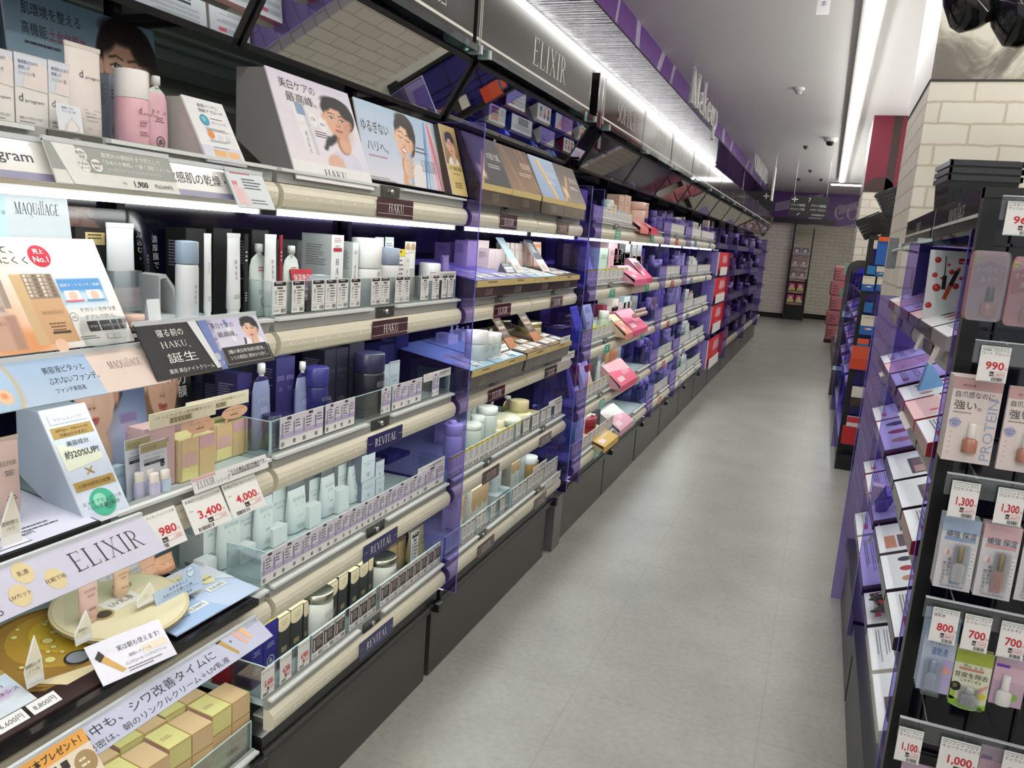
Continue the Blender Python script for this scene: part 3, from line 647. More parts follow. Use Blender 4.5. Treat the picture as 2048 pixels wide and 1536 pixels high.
def P_tube(w,h,col,cap='e8e8e6',dk='lines',dc='777777',mat='plastic',caph=.12,d=None):
    d=d or w*.62; c=h*caph; secs=[]
    for z,fw,fd in ((c,.86,.86),(c+h*.02,.96,.97),(h*.35,.98,.84),(h*.6,1,.58),(h*.85,1.02,.24),(h*.95,1.03,.07),(h,1.03,.06)):
        secs.append([(w/2*fw*math.cos(2*math.pi*i/20),d/2+d/2*fd*math.sin(2*math.pi*i/20),z) for i in range(20)])
    b=MB(); b.loft(secs,col,mat); b.box(-w*.515,w*.515,d*.46,d*.54,h*.955,h,sh(col,.95),mat)
    # print lies on a sheet that follows the leaning front of the tube
    t0=-.0006; lean=math.atan2(d*.40,h*.75); b.plane((-w/2,t0+.001,c),(1,0,0),(0,math.sin(lean)*.9,math.cos(lean)),.0007)
    kx,ky=w,h*.86
    if dk=='haku': b.vser('HAKU',kx*.5,ky*.62,w*.2,'3a3a3e',2,1.5,wt=1.1); b.small(kx*.5,ky*.2,w*.6,3,h*.012,'9a9a9a',2,al='c')
    elif dk=='elixir': b.ser('ELIXIR',kx*.5,ky*.66,h*.05,dc,'c',2,w=w*.62,wt=.8); b.small(kx*.5,ky*.58,w*.5,3,h*.014,dc,2,al='c'); b.small(kx*.5,ky*.25,w*.45,2,h*.02,dc,2,al='c')
    elif dk=='revital': b.ser('REVITAL',kx*.5,ky*.66,h*.045,dc,'c',2,w=w*.66,wt=.8); emblem(b,kx*.5,ky*.3,w*.2,dc,2)
    elif dk: b.small(kx*.5,ky*.6,w*.6,4,h*.022,dc,2,al='c')
    k=MB(); k.lathe([(w*.36,0),(w*.4,.002),(w*.42,c*.9),(w*.4,c)],cap,'plastic',18,d/w,0,d/2)
    return [('tube_body',b),('cap',k)]
def P_bottle(w,h,col,cap,caph=.3,dk=None,dc='555555',mat='plastic',capmat='plastic',neck=.0,shoulder=.04,d=None,capw=1.):
    r=w/2; c=h*(1-caph); s=h*shoulder; d=d or w
    prof=[(r*.94,0),(r,s*.3),(r,c-s),(r*.96,c-s*.3)]
    if neck: prof+=[(r*neck,c)]
    else: prof+=[(r*.93,c)]
    b=MB(); b.lathe(prof,col,mat,24,d/w,0,d/2)
    if dk:
        b.front(-.0008,-w/2,0)
        if dk=='haku': b.vser('HAKU',w*.5,h*.46,w*.16,dc,1,1.5,wt=1.)
        elif dk=='emblem': emblem(b,w*.5,h*.2,w*.26,dc)
        else: b.ser(dk,w*.5,c*.72,w*.16,dc,'c',1,w=w*.62,wt=.8); b.small(w*.5,c*.62,w*.4,3,h*.012,dc,1,al='c')
    k=MB(); rc=r*capw; k.lathe([(rc*.97,c+.0012),(rc,c+.003),(rc,h-h*.015),(rc*.94,h-.001),(rc*.5,h)],cap,capmat,24,d/w,0,d/2)
    return [('bottle_body',b),('cap',k)]
def P_pump(w,h,col,cap,dk=None,dc='555555',mat='plastic'):
    p=P_bottle(w,h*.8,col,cap,.14,dk,dc,mat,capw=.5,neck=.45,shoulder=.08)
    k=MB(); k.lathe([(w*.08,h*.79),(w*.08,h*.92)],cap,'plastic',10,1,0,w/2); k.box(-w*.14,w*.14,w*.1,w*.72,h*.92,h,cap,'plastic',bev=.003); k.box(-w*.05,w*.05,-w*.1,w*.12,h*.95,h*.985,cap,'plastic')
    return p+[('pump_head',k)]
def P_pouch(w,h,col,cap='f2f2f0',dk='emblem',dc='8a8f90',mat='plastic',d=None,top=None):
    d=d or w*.42; H=h*.86; secs=[];n=20
    for z,fw,fd in ((0,.9,.8),(.02,.96,1.),(.25,1,.95),(.55,1,.7),(.8,.98,.4),(.92,.8,.2),(.97,.5,.14),(1,.26,.12)):
        secs.append([(w/2*fw*(abs(math.cos(a))**.6*(1 if math.cos(a)>0 else -1)),d/2+d/2*fd*math.sin(a),z*H) for a in [2*math.pi*i/n for i in range(n)]])
    b=MB(); b.loft(secs,[col]*5+[top or col]*3,mat)
    lean=math.atan2(d*.3,H*.8); b.plane((-w/2,-.001,0),(1,0,0),(0,math.sin(lean),math.cos(lean)),.0008)
    if dk=='emblem': emblem(b,w*.6,H*.24,w*.2,dc,1); b.small(w*.3,H*.42,w*.5,3,H*.016,dc,1); b.small(w*.35,H*.78,w*.45,2,H*.03,'b4485a',1)
    elif dk: b.ser(dk,w*.5,H*.62,H*.07,dc,'c',1,w=w*.62,wt=.9); b.small(w*.5,H*.55,w*.45,3,H*.018,dc,1,al='c'); emblem(b,w*.5,H*.2,w*.2,dc,1)
    k=MB(); k.lathe([(w*.1,H*.99),(w*.1,H*1.03),(w*.15,H*1.035),(w*.15,h*.985),(w*.13,h)],cap,'plastic',14,1,0,d/2)
    return [('bag',b),('spout_cap',k)]
def P_sachet(w,h,col,top='b9bcbc',dk='REVITAL',dc='8f9da2'):
    d=w*.5; secs=[]; n=20
    for z,fw,fd in ((0,.94,.7),(.03,1,.95),(.3,1,.9),(.6,.98,.6),(.82,.97,.28),(.86,.97,.2),(.95,.96,.09),(1,.96,.05)):
        secs.append([(w/2*fw*(abs(math.cos(a))**.5*(1 if math.cos(a)>0 else -1)),d/2+d/2*fd*math.sin(a),z*h) for a in [2*math.pi*i/n for i in range(n)]])
    b=MB(); b.loft(secs[:6],col,'plastic'); k=MB(); k.loft(secs[5:],top,'foil')
    lean=math.atan2(d*.34,h*.8); b.plane((-w/2,-.001,0),(1,0,0),(0,math.sin(lean),math.cos(lean)),.0008)
    if dk: b.ser(dk,w*.5,h*.64,h*.06,dc,'c',1,w=w*.66,wt=.9); b.small(w*.5,h*.57,w*.45,2,h*.018,dc,1,al='c'); emblem(b,w*.5,h*.36,w*.22,dc,1); b.small(w*.5,h*.16,w*.45,3,h*.018,dc,1,al='c')
    return [('bag',b),('foil_seal',k)]
def P_jar(w,h,col,lid,lidmat='plastic',mat='plastic'):
    b=MB().lathe([(w*.46,0),(w*.5,.003),(w*.5,h*.6)],col,mat,22,1,0,w/2); k=MB().lathe([(w*.5,h*.61),(w*.51,h*.64),(w*.51,h*.97),(w*.46,h)],lid,lidmat,22,1,0,w/2)
    return [('jar_body',b),('lid',k)]
def P_box(w,d,h,col,mat='card',cols=None): return MB().box(-w/2,w/2,0,d,0,h,col,mat,cols)
def P_card(w,h,style,seed=0,th=.0012,tilt=0.):
    """a card or label standing upright; face at y=0"""
    b=MB(); b.box(-w/2,w/2,0,th,0,h,'f3f1ee'); b.front(0,-w/2,0); r=random.Random(seed)
    if style=='info':
        b.poly([(w*.08,h*.86),(w*.92,h*.86),(w*.96,h*.92),(w*.92,h*.98),(w*.08,h*.98),(w*.04,h*.92)],'2a2624',1); b.small(w*.2,h*.93,w*.6,1,h*.045,'e8e8e8',2,seed)
        b.rect(w*.3,h*.76,w*.4,h*.06,'5a5552',1); b.small(w*.4,h*.68,w*.52,4,h*.055,'4a4644',1,seed); b.rect(w*.14,h*.3,w*.13,h*.42,'d8d9da',1); b.rect(w*.14,h*.6,w*.13,h*.12,'a9aeb6',2)
        b.small(w*.4,h*.34,w*.5,2,h*.04,'9a9694',1,seed+3); b.rect(w*.03,h*.2,w*.94,h*.008,'777777',1); b.txt(r.choice(('4,950','3,410','5,500','10,450','2,970')),w*.06,h*.07,h*.1,'333333','l',1); b.bars(w*.6,h*.04,w*.34,h*.12,'333333',1,seed)
    elif style=='revital':
        b.rect(0,h*.3,w,h*.68,'e3dee8',1); b.rect(0,h*.3,w,h*.16,'bcb0d0',2); b.rect(w*.06,h*.34,w*.07,h*.46,'8f93a8',3); b.rect(w*.6,h*.36,w*.06,h*.42,'7d80a0',3); b.small(w*.19,h*.78,w*.32,4,h*.06,'4a4550',2,seed); b.small(w*.7,h*.78,w*.26,3,h*.06,'4a4550',2,seed+1)
        b.poly([(w*.3,h*.88),(w*.5,h*.88),(w*.5,h*.97),(w*.3,h*.97)],'4a3a44',2); b.bars(w*.06,h*.06,w*.14,h*.14,'333333',1,seed); b.bars(w*.6,h*.08,w*.14,h*.13,'333333',1,seed+1)
    elif style=='dark':
        b.rect(w*.02,h*.26,w*.96,h*.7,'4a4241',1); b.poly([(w*.1,h*.82),(w*.9,h*.82),(w*.94,h*.88),(w*.9,h*.94),(w*.1,h*.94),(w*.06,h*.88)],'e9e4e0',2); b.small(w*.2,h*.88,w*.55,1,h*.04,'55504e',3,seed); b.rect(w*.12,h*.32,w*.13,h*.42,'c9beb0',2); b.small(w*.38,h*.7,w*.5,4,h*.055,'c5bfbb',2,seed); b.txt('3,850',w*.06,h*.07,h*.11,'333333','l',1); b.bars(w*.58,h*.05,w*.34,h*.14,'333333',1,seed)
    elif style=='yellow':
        b.rect(0,h*.87,w,h*.13,'e6cf2e',1); b.small(w*.25,h*.94,w*.5,1,h*.05,'4a4620',2,seed); b.rect(w*.1,h*.3,w*.12,h*.46,'dde2de',1); b.small(w*.34,h*.78,w*.56,6,h*.05,'777472',1,seed); b.rect(w*.14,h*.05,w*.22,h*.13,'777777',1); b.bars(w*.5,h*.04,w*.4,h*.15,'333333',1,seed)
    elif style in ('maroon','green','pinkc','bluec'):
        hc={'maroon':'8a4a4a','green':'d8d24a','pinkc':'c9798c','bluec':'8aa9c4'}[style]; b.rect(w*.08,h*.88,w*.84,h*.08,hc,1); b.rect(w*.12,h*.34,w*.12,h*.44,'cfc6c0',1); b.small(w*.34,h*.78,w*.56,6,h*.05,'8a8482',1,seed); b.rect(w*.12,h*.06,w*.24,h*.12,'6a6664',1); b.bars(w*.5,h*.05,w*.4,h*.14,'333333',1,seed)
    elif style=='notice':
        b.small(w*.03,h*.86,w*.2,1,h*.1,'c45a5a',1,seed); b.rect(w*.02,h*.18,w*.3,h*.45,'e3e0dd',1); b.txt('こちらの商品は割引対象外です。',w*.36,h*.52,h*.3,'222222','l',1,w=w*.6,bold=.01); b.small(w*.4,h*.3,w*.5,1,h*.14,'777777',1,seed)
    return b
def price_tag(w,h,name,price,tax,lines=1,th=.0012,size='',name2='',bl=True):
    """white shelf ticket: goods name in black, price in red, tax price in a box, bar code"""
    b=MB().box(-w/2,w/2,0,th,0,h,'f4f2ee').front(0,-w/2,0); fs=h*.095
    b.txt(name,w*.05,h*.86,fs,'2a2a2a','l',1,w=min(w*.9,fs*len(name)*1.02))
    if name2: b.txt(name2,w*.05,h*.76,fs,'2a2a2a','l',1)
    if size: b.txt(size,w*.06,h*.6,h*.06,'555555','l',1)
    b.txt(price,w*.86,h*.36,h*.30,'c4202e','r',1,w=min(w*.62,h*.19*len(price)),bold=.025); b.txt('円',w*.88,h*.36,h*.08,'c4202e','l',1)
    b.rect(w*.42,h*.17,w*.13,h*.13,'2e2a28',1); b.txt('税込',w*.435,h*.2,h*.06,'ffffff','l',2); b.rect(w*.55,h*.17,w*.38,h*.13,'c4202e',1); b.rect(w*.555,h*.178,w*.37,h*.114,'f8f3f0',2); b.txt(tax+'円',w*.91,h*.2,h*.085,'c4202e','r',3)
    b.bars(w*.12 if bl else w*.5,h*.04,w*.4,h*.1,'2e2e2e',1,len(name)); return b
# ---- placing on a shelf of the left run from what the photograph shows
def goods(bk,si,kind,xl,xr,yt,X,phrase,cat,name,key=None,d=None,zb=None,tilt=0,yaw=0,**kw):
    """front face between picture columns xl..xr, top at row yt, on the plane X"""
    k,ph=BY[bk][0],BY[bk][1]; zt=onX((xl+xr)/2.,yt,X)[2]; z0=FLOOR_Z[si] if zb is None else zb
    a,b=Yof(xl,X,zt),Yof(xr,X,zt); w=max(.006,b-a); h=max(.01,zt-z0); q=lambda v: round(v,4)
    if kind in ('bottle','jar','pump','pouch','sachet') or (kind=='fn' and name=='cosmetic_bottle'):
        Xc=X-.018; zt=onX((xl+xr)/2.,yt,Xc)[2]; a,b=Yof(xl,Xc,zt),Yof(xr,Xc,zt); w=max(.006,b-a); h=max(.01,zt-z0); X=min(Xc+w*(.21 if kind=='pouch' else .25 if kind=='sachet' else .5),(-1.052 if bk!='C' or si>2 else -.99) if si else -1.03)
    if kind=='carton': fn=lambda: P_carton(w,d or w*.6,h,**kw)
    elif kind=='tube': fn=lambda: P_tube(w,h,**kw)
    elif kind=='bottle': fn=lambda: P_bottle(w,h,**kw)
    elif kind=='pump': fn=lambda: P_pump(w,h,**kw)
    elif kind=='pouch': fn=lambda: P_pouch(w,h,**kw)
    elif kind=='sachet': fn=lambda: P_sachet(w,h,**kw)
    elif kind=='jar': fn=lambda: P_jar(w,h,**kw)
    elif kind=='card': fn=lambda: P_card(w,h,**kw)
    elif kind=='box': fn=lambda: P_box(w,d or w*.6,h,**kw)
    elif kind=='fn': f=kw['f']; fn=lambda: f(w,h)
    kk=(kind,q(w),q(h),d,str(sorted((a,b) for a,b in kw.items() if a!='f')),str(kw.get('f')))
    o=put(kk,fn,name,None,cat,(X,(a+b)/2,z0+.0008),(R_(-tilt),0,R_(90+yaw)))
    return reg(o,phrase,cat,SHN[si],ph,(a+b)/2)
def shelf_cards(bk,si,style,spans,phrase='printed price card',X=-1.043,z0=None,h=.068,tags=None):
    for i,(xl,xr) in enumerate(spans):
        zb=ZC[si]+.056 if z0 is None else z0; a,b=Yof(xl,X,zb+h/2),Yof(xr,X,zb+h/2); w=b-a
        st=style if isinstance(style,str) else style[i%len(style)]
        if st=='price': n,p,t=tags[i]; fn=lambda: price_tag(w,h,n,p,t); kk=('pt',n,p,round(w,3),h)
        else: fn=lambda: P_card(w,h,st,i%4); kk=('sc',st,i%4,round(w,3),h)
        o=put(kk,fn,'price_card',None,'price card',(X,(a+b)/2,zb),L90)
        reg(o,phrase,'price card',SHN[si],BY[bk][1],(a+b)/2)
def row(xs): return list(zip(xs[:-1],xs[1:]))
# ------------------------------------------------------------------ navy-label bay and maroon-label bay
def easel(name,label,X,y0,w,z0,lean,z1,depth,art,side='8d8a88',facecol='efe9ee',base=0.,grp='posters on the top shelf'):
    """printed board leaning back on a folded card stand; art(mb,w,length) draws on its face"""
    t=thing(name,label,'display board',(X,y0,z0),L90,grp); h=z1-z0; L=math.hypot(lean,h)
    b=MB(); pr=[(.001,base),(lean+.001,h-.001),(lean+depth,h-.001),(lean+depth,h*.35),(.05,base)]
    b.prism([(a,c) for a,c in pr],.002,w-.002,side,'card',axis='x'); b.build('stand',t)
    f=MB(); f.M=Matrix.Rotation(-math.atan2(lean,h),4,'X'); f.box(0,w,-.003,.0,0,L,facecol,'card'); f.plane((0,-.0031,0),(1,0,0),(0,0,1)); art(f,w,L); f.build('printed_board',t)
    return t
def art_haku(b,w,h):
    im=Img(110,118,'d9d2e4','efe6ea'); a=110/118.
    for i in range(6): im.ell(.1+.14*i,.2+.1*(i%3),.3,.12,('f3dfe6','dfe8f3','f6efdc')[i%3],.2,.5,.35)
    im.box(.17,.33,.31,.9,'ece9ec',sl=.06); im.box(.27,.33,.31,.9,'b9b6c4',sl=.06,al=.6); im.box(.2,.33,.29,.46,'6d84a8',sl=.06,al=.8); im.lin(.19,.56,.335,.56,.006,'bdb8bb')
    im.ell(.67,.98,.22,.2,'dcd9ea',.02); im.ell(.52,.97,.1,.12,'dcb29e',.02,.3); im.ell(.95,.9,.12,.3,'e4e0ef',.03,-.3)
    im.lin(.62,.62,.5,.72,.07,'1c1a1c',.03); im.lin(.52,.66,.44,.8,.04,'26242a',.03)
    im.face(.685,.40,.23,skin='d9a98f',hair='15130f',lip='b06a5c',rot=.08,style='tied',shade='a9755f')
    b.pic(0,h*.18,w,h*.82,im.a,1); b.rect(0,0,w,h*.18,'f1efee',1)
    b.txt('美白ケアの',w*.1,h*.855,h*.1,'22201f','l',2,w=w*.42); b.txt('最高峰。',w*.14,h*.735,h*.1,'22201f','l',2,w=w*.36)
    b.ser('HAKU',w*.5,h*.055,h*.075,'2a2830','c',2,w=w*.28,wt=.8); b.vser('HAKU',w*.265,h*.43,h*.04,'5a5a62',2,1.35)
    b.disc(w*.4,h*.6,w*.052,'f2eff0',2); b.disc(w*.51,h*.58,w*.052,'f2eff0',2); b.txt('174',w*.4,h*.59,h*.05,'3a3838','c',3); b.txt('No.1',w*.51,h*.565,h*.04,'3a3838','c',3)
    b.small(w*.38,h*.49,w*.24,3,h*.014,'4a4848',2)
def art_elixir(b,w,h):
    im=Img(150,76,'a9c3dc','e6e4ee'); im.ell(.3,.3,.6,.3,'c9d6ea',.4,0,.6)
    im.ell(1.12,1.0,.3,.3,'d9a98a',.03); im.ell(1.28,.95,.2,.28,'efece9',.03)
    im.face(1.02,.36,.29,skin='eac2a4',hair='2a211d',lip='c06a5e',rot=.22,style='short',smile=True,closed=True,shade='c8916e')
    im.box(1.0,.55,1.14,.98,'c5cdd9',sl=-.12); im.box(1.08,.55,1.14,.98,'8fa6c6',sl=-.12,al=.7)
    for i in range(4): im.lin(.98,.66+.07*i,1.1,.64+.07*i,.05,'e2b595',.012)
    for i,c in enumerate(('3f7fb6','7fa9d2','b9c9e6','e9cfd6','e79aa2','d2566a','c9a1c2','efe0c0')): im.lin(1.62+.02*i,.05,1.42+.085*i,1.,.045,c,.02,.85)
    b.pic(0,0,w,h,im.a,1); b.txt('ゆるぎない',w*.03,h*.62,h*.17,'2b2a30','l',2,w=w*.3); b.txt('ハリへ。',w*.06,h*.38,h*.16,'2b2a30','l',2,w=w*.23); b.small(w*.06,h*.3,w*.3,1,h*.03,'b07a8a',2)
    b.ser('ELIXIR',w*.79,h*.24,h*.16,'2b2a30','c',2,w=w*.19,wt=.6); b.small(w*.62,h*.55,w*.18,2,h*.035,'555560',2); b.small(w*.02,h*.03,w*.3,2,h*.015,'777777',2)
def art_phone(b,w,h):
    im=Img(56,70,'b59a5c','8a6f38'); im.ell(.42,1.0,.3,.22,'f0ede8',.03); im.face(.38,.48,.27,skin='dcae90',hair='1d1714',rot=-.1,style='tied'); im.lin(.5,.9,.56,.55,.07,'dcae90',.03)
    b.pic(0,h*.44,w,h*.56,im.a,1); b.rect(0,0,w,h*.44,'d9c07c',1); b.txt('スマホで簡単、肌測定',w*.5,h*.36,h*.06,'3a2d18','c',2,w=w*.9); b.small(w*.5,h*.3,w*.5,1,h*.016,'5a4a28',2,al='c'); b.small(w*.5,h*.17,w*.6,3,h*.02,'5a4a28',2,al='c')
easel('poster_board','boxy white and lilac poster board with a woman and a bottle, on the top shelf',-1.03,1.383,.30,1.583,.085,1.803,.07,art_haku,'8b8887')
easel('poster_board','wide blue poster of a smiling woman holding a tube, on the top shelf',-1.06,1.70,.432,1.612,.05,1.800,.04,art_elixir,'2d2620')
easel('poster_board','narrow gold poster of a seated woman beside the purple panel, on the top shelf',-1.03,2.115,.10,1.606,.06,1.802,.04,art_phone,'4a4030')
B='B'
def g2(*a,**k): return goods('B',1,*a,**k)
for a,b_,c in ((372,411,458),(427,464,458),(504,537,461)): g2('carton',a,b_,c,-1.13,'black carton behind the white tubes','carton','carton',col='141416',side='101012',dk=None,d=.05)
for a,b_,c in ((413,427,468),(464,489,468),(539,561,470)): g2('tube',a,b_,c,-1.09,'slim white tube with black lettering','tube','cosmetic_tube',col='eeeef0',dk='haku',d=.03)
for a,b_,c,cc in ((490,497,469,'1c1c1e'),(561,566,471,'8a2030')): g2('carton',a,b_,c,-1.10,'thin dark shelf talker strip','sign','shelf_talker',col=cc,d=.004,dk='lines',dc='e9e6e2')
for a,b_,c in ((499,536,488),(567,598,492)): g2('pouch',a,b_,c,-1.10,'translucent white refill pouch','refill pouch','refill_pouch',col='dfe9e4')
g2('carton',595,640,483,-1.22,'pair of grey cartons set back','carton','carton',col='8f9192',dk='hakured',d=.07)
g2('fn',598,640,538,-1.085,'red and black leaning promotional card','card','promotion_card',f=lambda w,h: (lambda b:(b.box(-w/2,w/2,0,.0015,0,h,'1d1b1c'),b.front(0,-w/2,0),b.rect(0,h*.68,w,h*.32,'a61f2e',1),b.txt('保湿美白',w*.1,h*.76,h*.15,'f1e9e6','l',2),b.small(w*.1,h*.52,w*.75,2,h*.09,'e9e6e4',2),b)[-1])(MB()),tilt=14)
g2('carton',664,688,471,-1.10,'tall white carton with red print','carton','carton',col='eff0ef',side='b9bcbc',dk='hakured',d=.085)
g2('carton',640,661,552,-1.075,'small pale blue carton in front','carton','carton',col='d5e3ea',dk='lines',dc='5a84b0',d=.03)
g2('pouch',689,707,492,-1.12,'tall white refill pouch','refill pouch','refill_pouch',col='e4ebec',dk='HAKU',dc='6a6a70')
g2('carton',706,718,485,-1.10,'narrow white carton','carton','carton',col='eceeee',side='c5c9c9',dk='haku',d=.05)
g2('bottle',718,750,476,-1.09,'large pearl white bottle','bottle','cosmetic_bottle',col='ebeae6',cap='efefec',caph=.44,dk='haku',dc='6a6462',capw=1.02)
g2('carton',751,759,492,-1.085,'narrow carton with a red top','carton','carton',col='eceeee',dk='haku',d=.04)
g2('bottle',760,787,495,-1.09,'white bottle with a silver blue cap','bottle','cosmetic_bottle',col='e6e5e4',cap='8a93a6',caph=.3,dk='haku',dc='6a6462',capmat='satin')
for a,b_,c in ((751,768,475),(771,788,475)): g2('fn',a,b_,c,-1.12,'grey hanging name card','card','name_card',f=lambda w,h:(lambda b:(b.box(-w/2,w/2,0,.001,h*.0,h,'b9bec2'),b.front(0,-w/2,0),b.rect(0,h*.78,w,h*.16,'d6dbde',1),b.small(w*.1,h*.9,w*.8,3,h*.02,'4a4e55',2),b)[-1])(MB()))
g2('carton',790,810,499,-1.09,'white carton with a yellow label','carton','carton',col='e9eaea',dk='haku',d=.04)
g2('card',792,811,499,-1.087,'yellow tag on a white carton','label','name_card',style='yellow')
g2('carton',811,821,506,-1.09,'slim white carton','carton','carton',col='eceae6',dk='haku',d=.03)
g2('tube',821,840,501,-1.08,'white tube standing on its cap','tube','cosmetic_tube',col='efede6',dk='lines',dc='777777')
g2('fn',811,832,484,-1.11,'pair of tan round tags on a card','label','name_card',f=lambda w,h:(lambda b:(b.box(-w/2,w/2,0,.001,0,h,'e4e2da'),b.front(0,-w/2,0),b.disc(w*.25,h*.9,w*.22,'b89a78',1),b.disc(w*.75,h*.9,w*.22,'b89a78',1),b)[-1])(MB()))
g2('jar',850,870,526,-1.11,'small white jar','jar','cream_jar',col='e2ecec',lid='eef0ee')
g2('bottle',880,887,512,-1.1,'tiny slim white bottle','bottle','cosmetic_bottle',col='edeadb',cap='efeee6',caph=.3,capw=.6)
g2('tube',892,907,512,-1.1,'small white tube','tube','cosmetic_tube',col='ece9dc',dk='lines')
X_=-1.043
def on_guard(bk,si,xl,xr,yt,yb,style,phrase,X=-1.045,name='notice_card',f=None,tilt=0):
    zt=onX((xl+xr)/2,yt,X)[2]; zb=onX((xl+xr)/2,yb,X)[2]; a,b=Yof(xl,X,zt),Yof(xr,X,zt); w=b-a; h=zt-zb
    fn=(lambda: f(w,h)) if f else (lambda: P_card(w,h,style,3))
    return reg(put(('og',style or phrase,round(w,3),round(h,3)),fn,name,None,'card',(X,(a+b)/2,zb),(R_(-tilt),0,R_(90))),phrase,'card',SHN[si],BY[bk][1],(a+b)/2)
on_guard('B',1,859,912,543,560,'notice','long white notice card clipped on the guard')
shelf_cards('B',1,'info',[(546,573),(584,609),(624,649),(651,673),(675,696),(701,721),(743,760),(761,779),(791,806),(807,819),(842,857),(865,878),(884,894),(896,907)])
# third shelf: deep navy goods
def g3(*a,**k): return goods('B',2,*a,**k)
def deco_nav(w,d,h):
    p=P_carton(w,d,h,'2f2c66',None,side='232150'); b=p[0][1]; b.front(0,-w/2,0)
    for i in range(8): b.rect(0,h*.04*i,w,h*.04,('b9c6d6','a9b5cc','97a2c2','8088b4','6a6ea2','54548e','423f7a','37346e')[i],1)
    b.ser('REVITAL',w*.5,h*.72,h*.055,'a9a8d8','c',2,w=w*.74,wt=.9); b.small(w*.5,h*.62,w*.5,2,h*.018,'7a78b2',2,al='c'); emblem(b,w*.55,h*.17,w*.22,'6f8390',2); return p
for a,b_,c in ((475,490,748),(490,504,748),(553,571,716),(571,590,714)):
    zt=onX((a+b_)/2,c,-1.13)[2]; g3('fn',a,b_,c,-1.13,'navy carton with a pale foot','carton','carton',f=(lambda w,h: deco_nav(w,.06,h)))
for a,b_,c in ((441,473,750),): g3('carton',a,b_,c,-1.2,'dark carton at the near end','carton','carton',col='1c1a36',d=.05)
for a,b_,c in ((505,540,727),(592,618,724)): g3('pouch',a,b_,c,-1.10,'navy refill pouch with a white cap','refill pouch','refill_pouch',col='8a93b8',top='2c2a60',dk='REVITAL',dc='c5c8e2')
g3('bottle',619,648,733,-1.085,'navy bottle with a violet cap','bottle','cosmetic_bottle',col='2b2a68',cap='35337c',caph=.3,dk='REVITAL',dc='c9c9e2',capmat='satin')
for a,b_,c in ((650,673,700),(674,697,697),(700,729,687)): g3('carton',a,b_,c,-1.15,'dark slate carton','carton','carton',col='232336',side='1b1a2e',dk='revital',dc='6b6a92',d=.07)
g3('pouch',675,689,687,-1.18,'dark pouch with a tall white cap','refill pouch','refill_pouch',col='3c3e58',cap='e4eaf0',dk=None)
g3('bottle',726,759,705,-1.07,'large slate bottle with a dark cap','bottle','cosmetic_bottle',col='23232f',cap='2a2a4a',caph=.3,dk='REVITAL',dc='b9b9c9',capmat='satin')
for a,b_,c in ((761,780,731),(781,800,723)): g3('carton',a,b_,c,-1.085,'pale blue carton','carton','carton',col='c9d9e2',dk='revital',dc='7a8a98',d=.004,)
for a,b_,c in ((793,818,664),(760,790,690)): g3('carton',a,b_,c,-1.25,'tall violet carton at the back','carton','carton',col='2c2a6a',d=.06)
g3('bottle',532,556,828,-1.075,'short navy bottle in front','bottle','cosmetic_bottle',col='23214c',cap='23214c',caph=.5,dk=None)
shelf_cards('B',2,'revital',[(560,603),(603,646),(651,680),(680,709),(763,781),(785,813),(814,843),(865,878)],h=.07)
on_guard('B',2,848,902,742,757,'notice','long white notice card clipped on the guard')
# fourth shelf: pale aqua-white goods
def g4(*a,**k): return goods('B',3,*a,**k)
for a,b_,c in ((407,434,1020),(479,512,1008),(546,575,975),(619,643,957),(677,699,928)):
    g4('carton',a,b_,c,-1.21,'white carton with a grey top','carton','carton',col='dfe8e8',side='b9c1c2',dk='revital',dc='97a5aa',top='8d9496',d=.07)
    g4('box',a+1,b_,{407:1120,479:1093,546:1054,619:1010,677:978}[a],-1.172,'small white box with a ring emblem','carton','carton',col='e4eceb',d=.03)
for a,b_,c in ((435,478,1006),(509,545,978),(575,610,962),(642,669,938),(697,720,918)):
    g4('sachet',a,b_,c,-1.18,'white refill pouch with a silver top','refill pouch','refill_pouch',col='dfe9e8',top='c3c7c8')
for a,b_,c,c2 in ((724,751,908,960),(752,769,922,955)):
    o=g4('carton',a,b_,c2,-1.17,'small white carton with a slate lid','carton','carton',col='d9e3e7',side='7a8090',dk='revital',dc='7a8898',top='4a4a66',d=.06)
    zt=onX((a+b_)/2,c2,-1.17)[2]+.001; g4('carton',a,b_,c,-1.17,'white carton stacked on a slate lid','carton','carton',col='d9e3e7',side='7a8090',dk='revital',dc='7a8898',top='4a4a66',d=.06,zb=zt)
for a,b_ in ((775,805),(806,820)): g4('carton',a,b_,905,-1.3,'navy carton at the back','carton','carton',col='22206a',dk='emblem',dc='8a8ac0',d=.05)
shelf_cards('B',3,'revital',[(523,562),(562,601),(602,635),(636,667),(668,697),(697,722),(722,745),(745,769),(770,793),(793,818),(819,845),(846,888)],h=.07)
on_guard('B',3,837,890,925,942,'notice','long white notice card clipped on the guard')
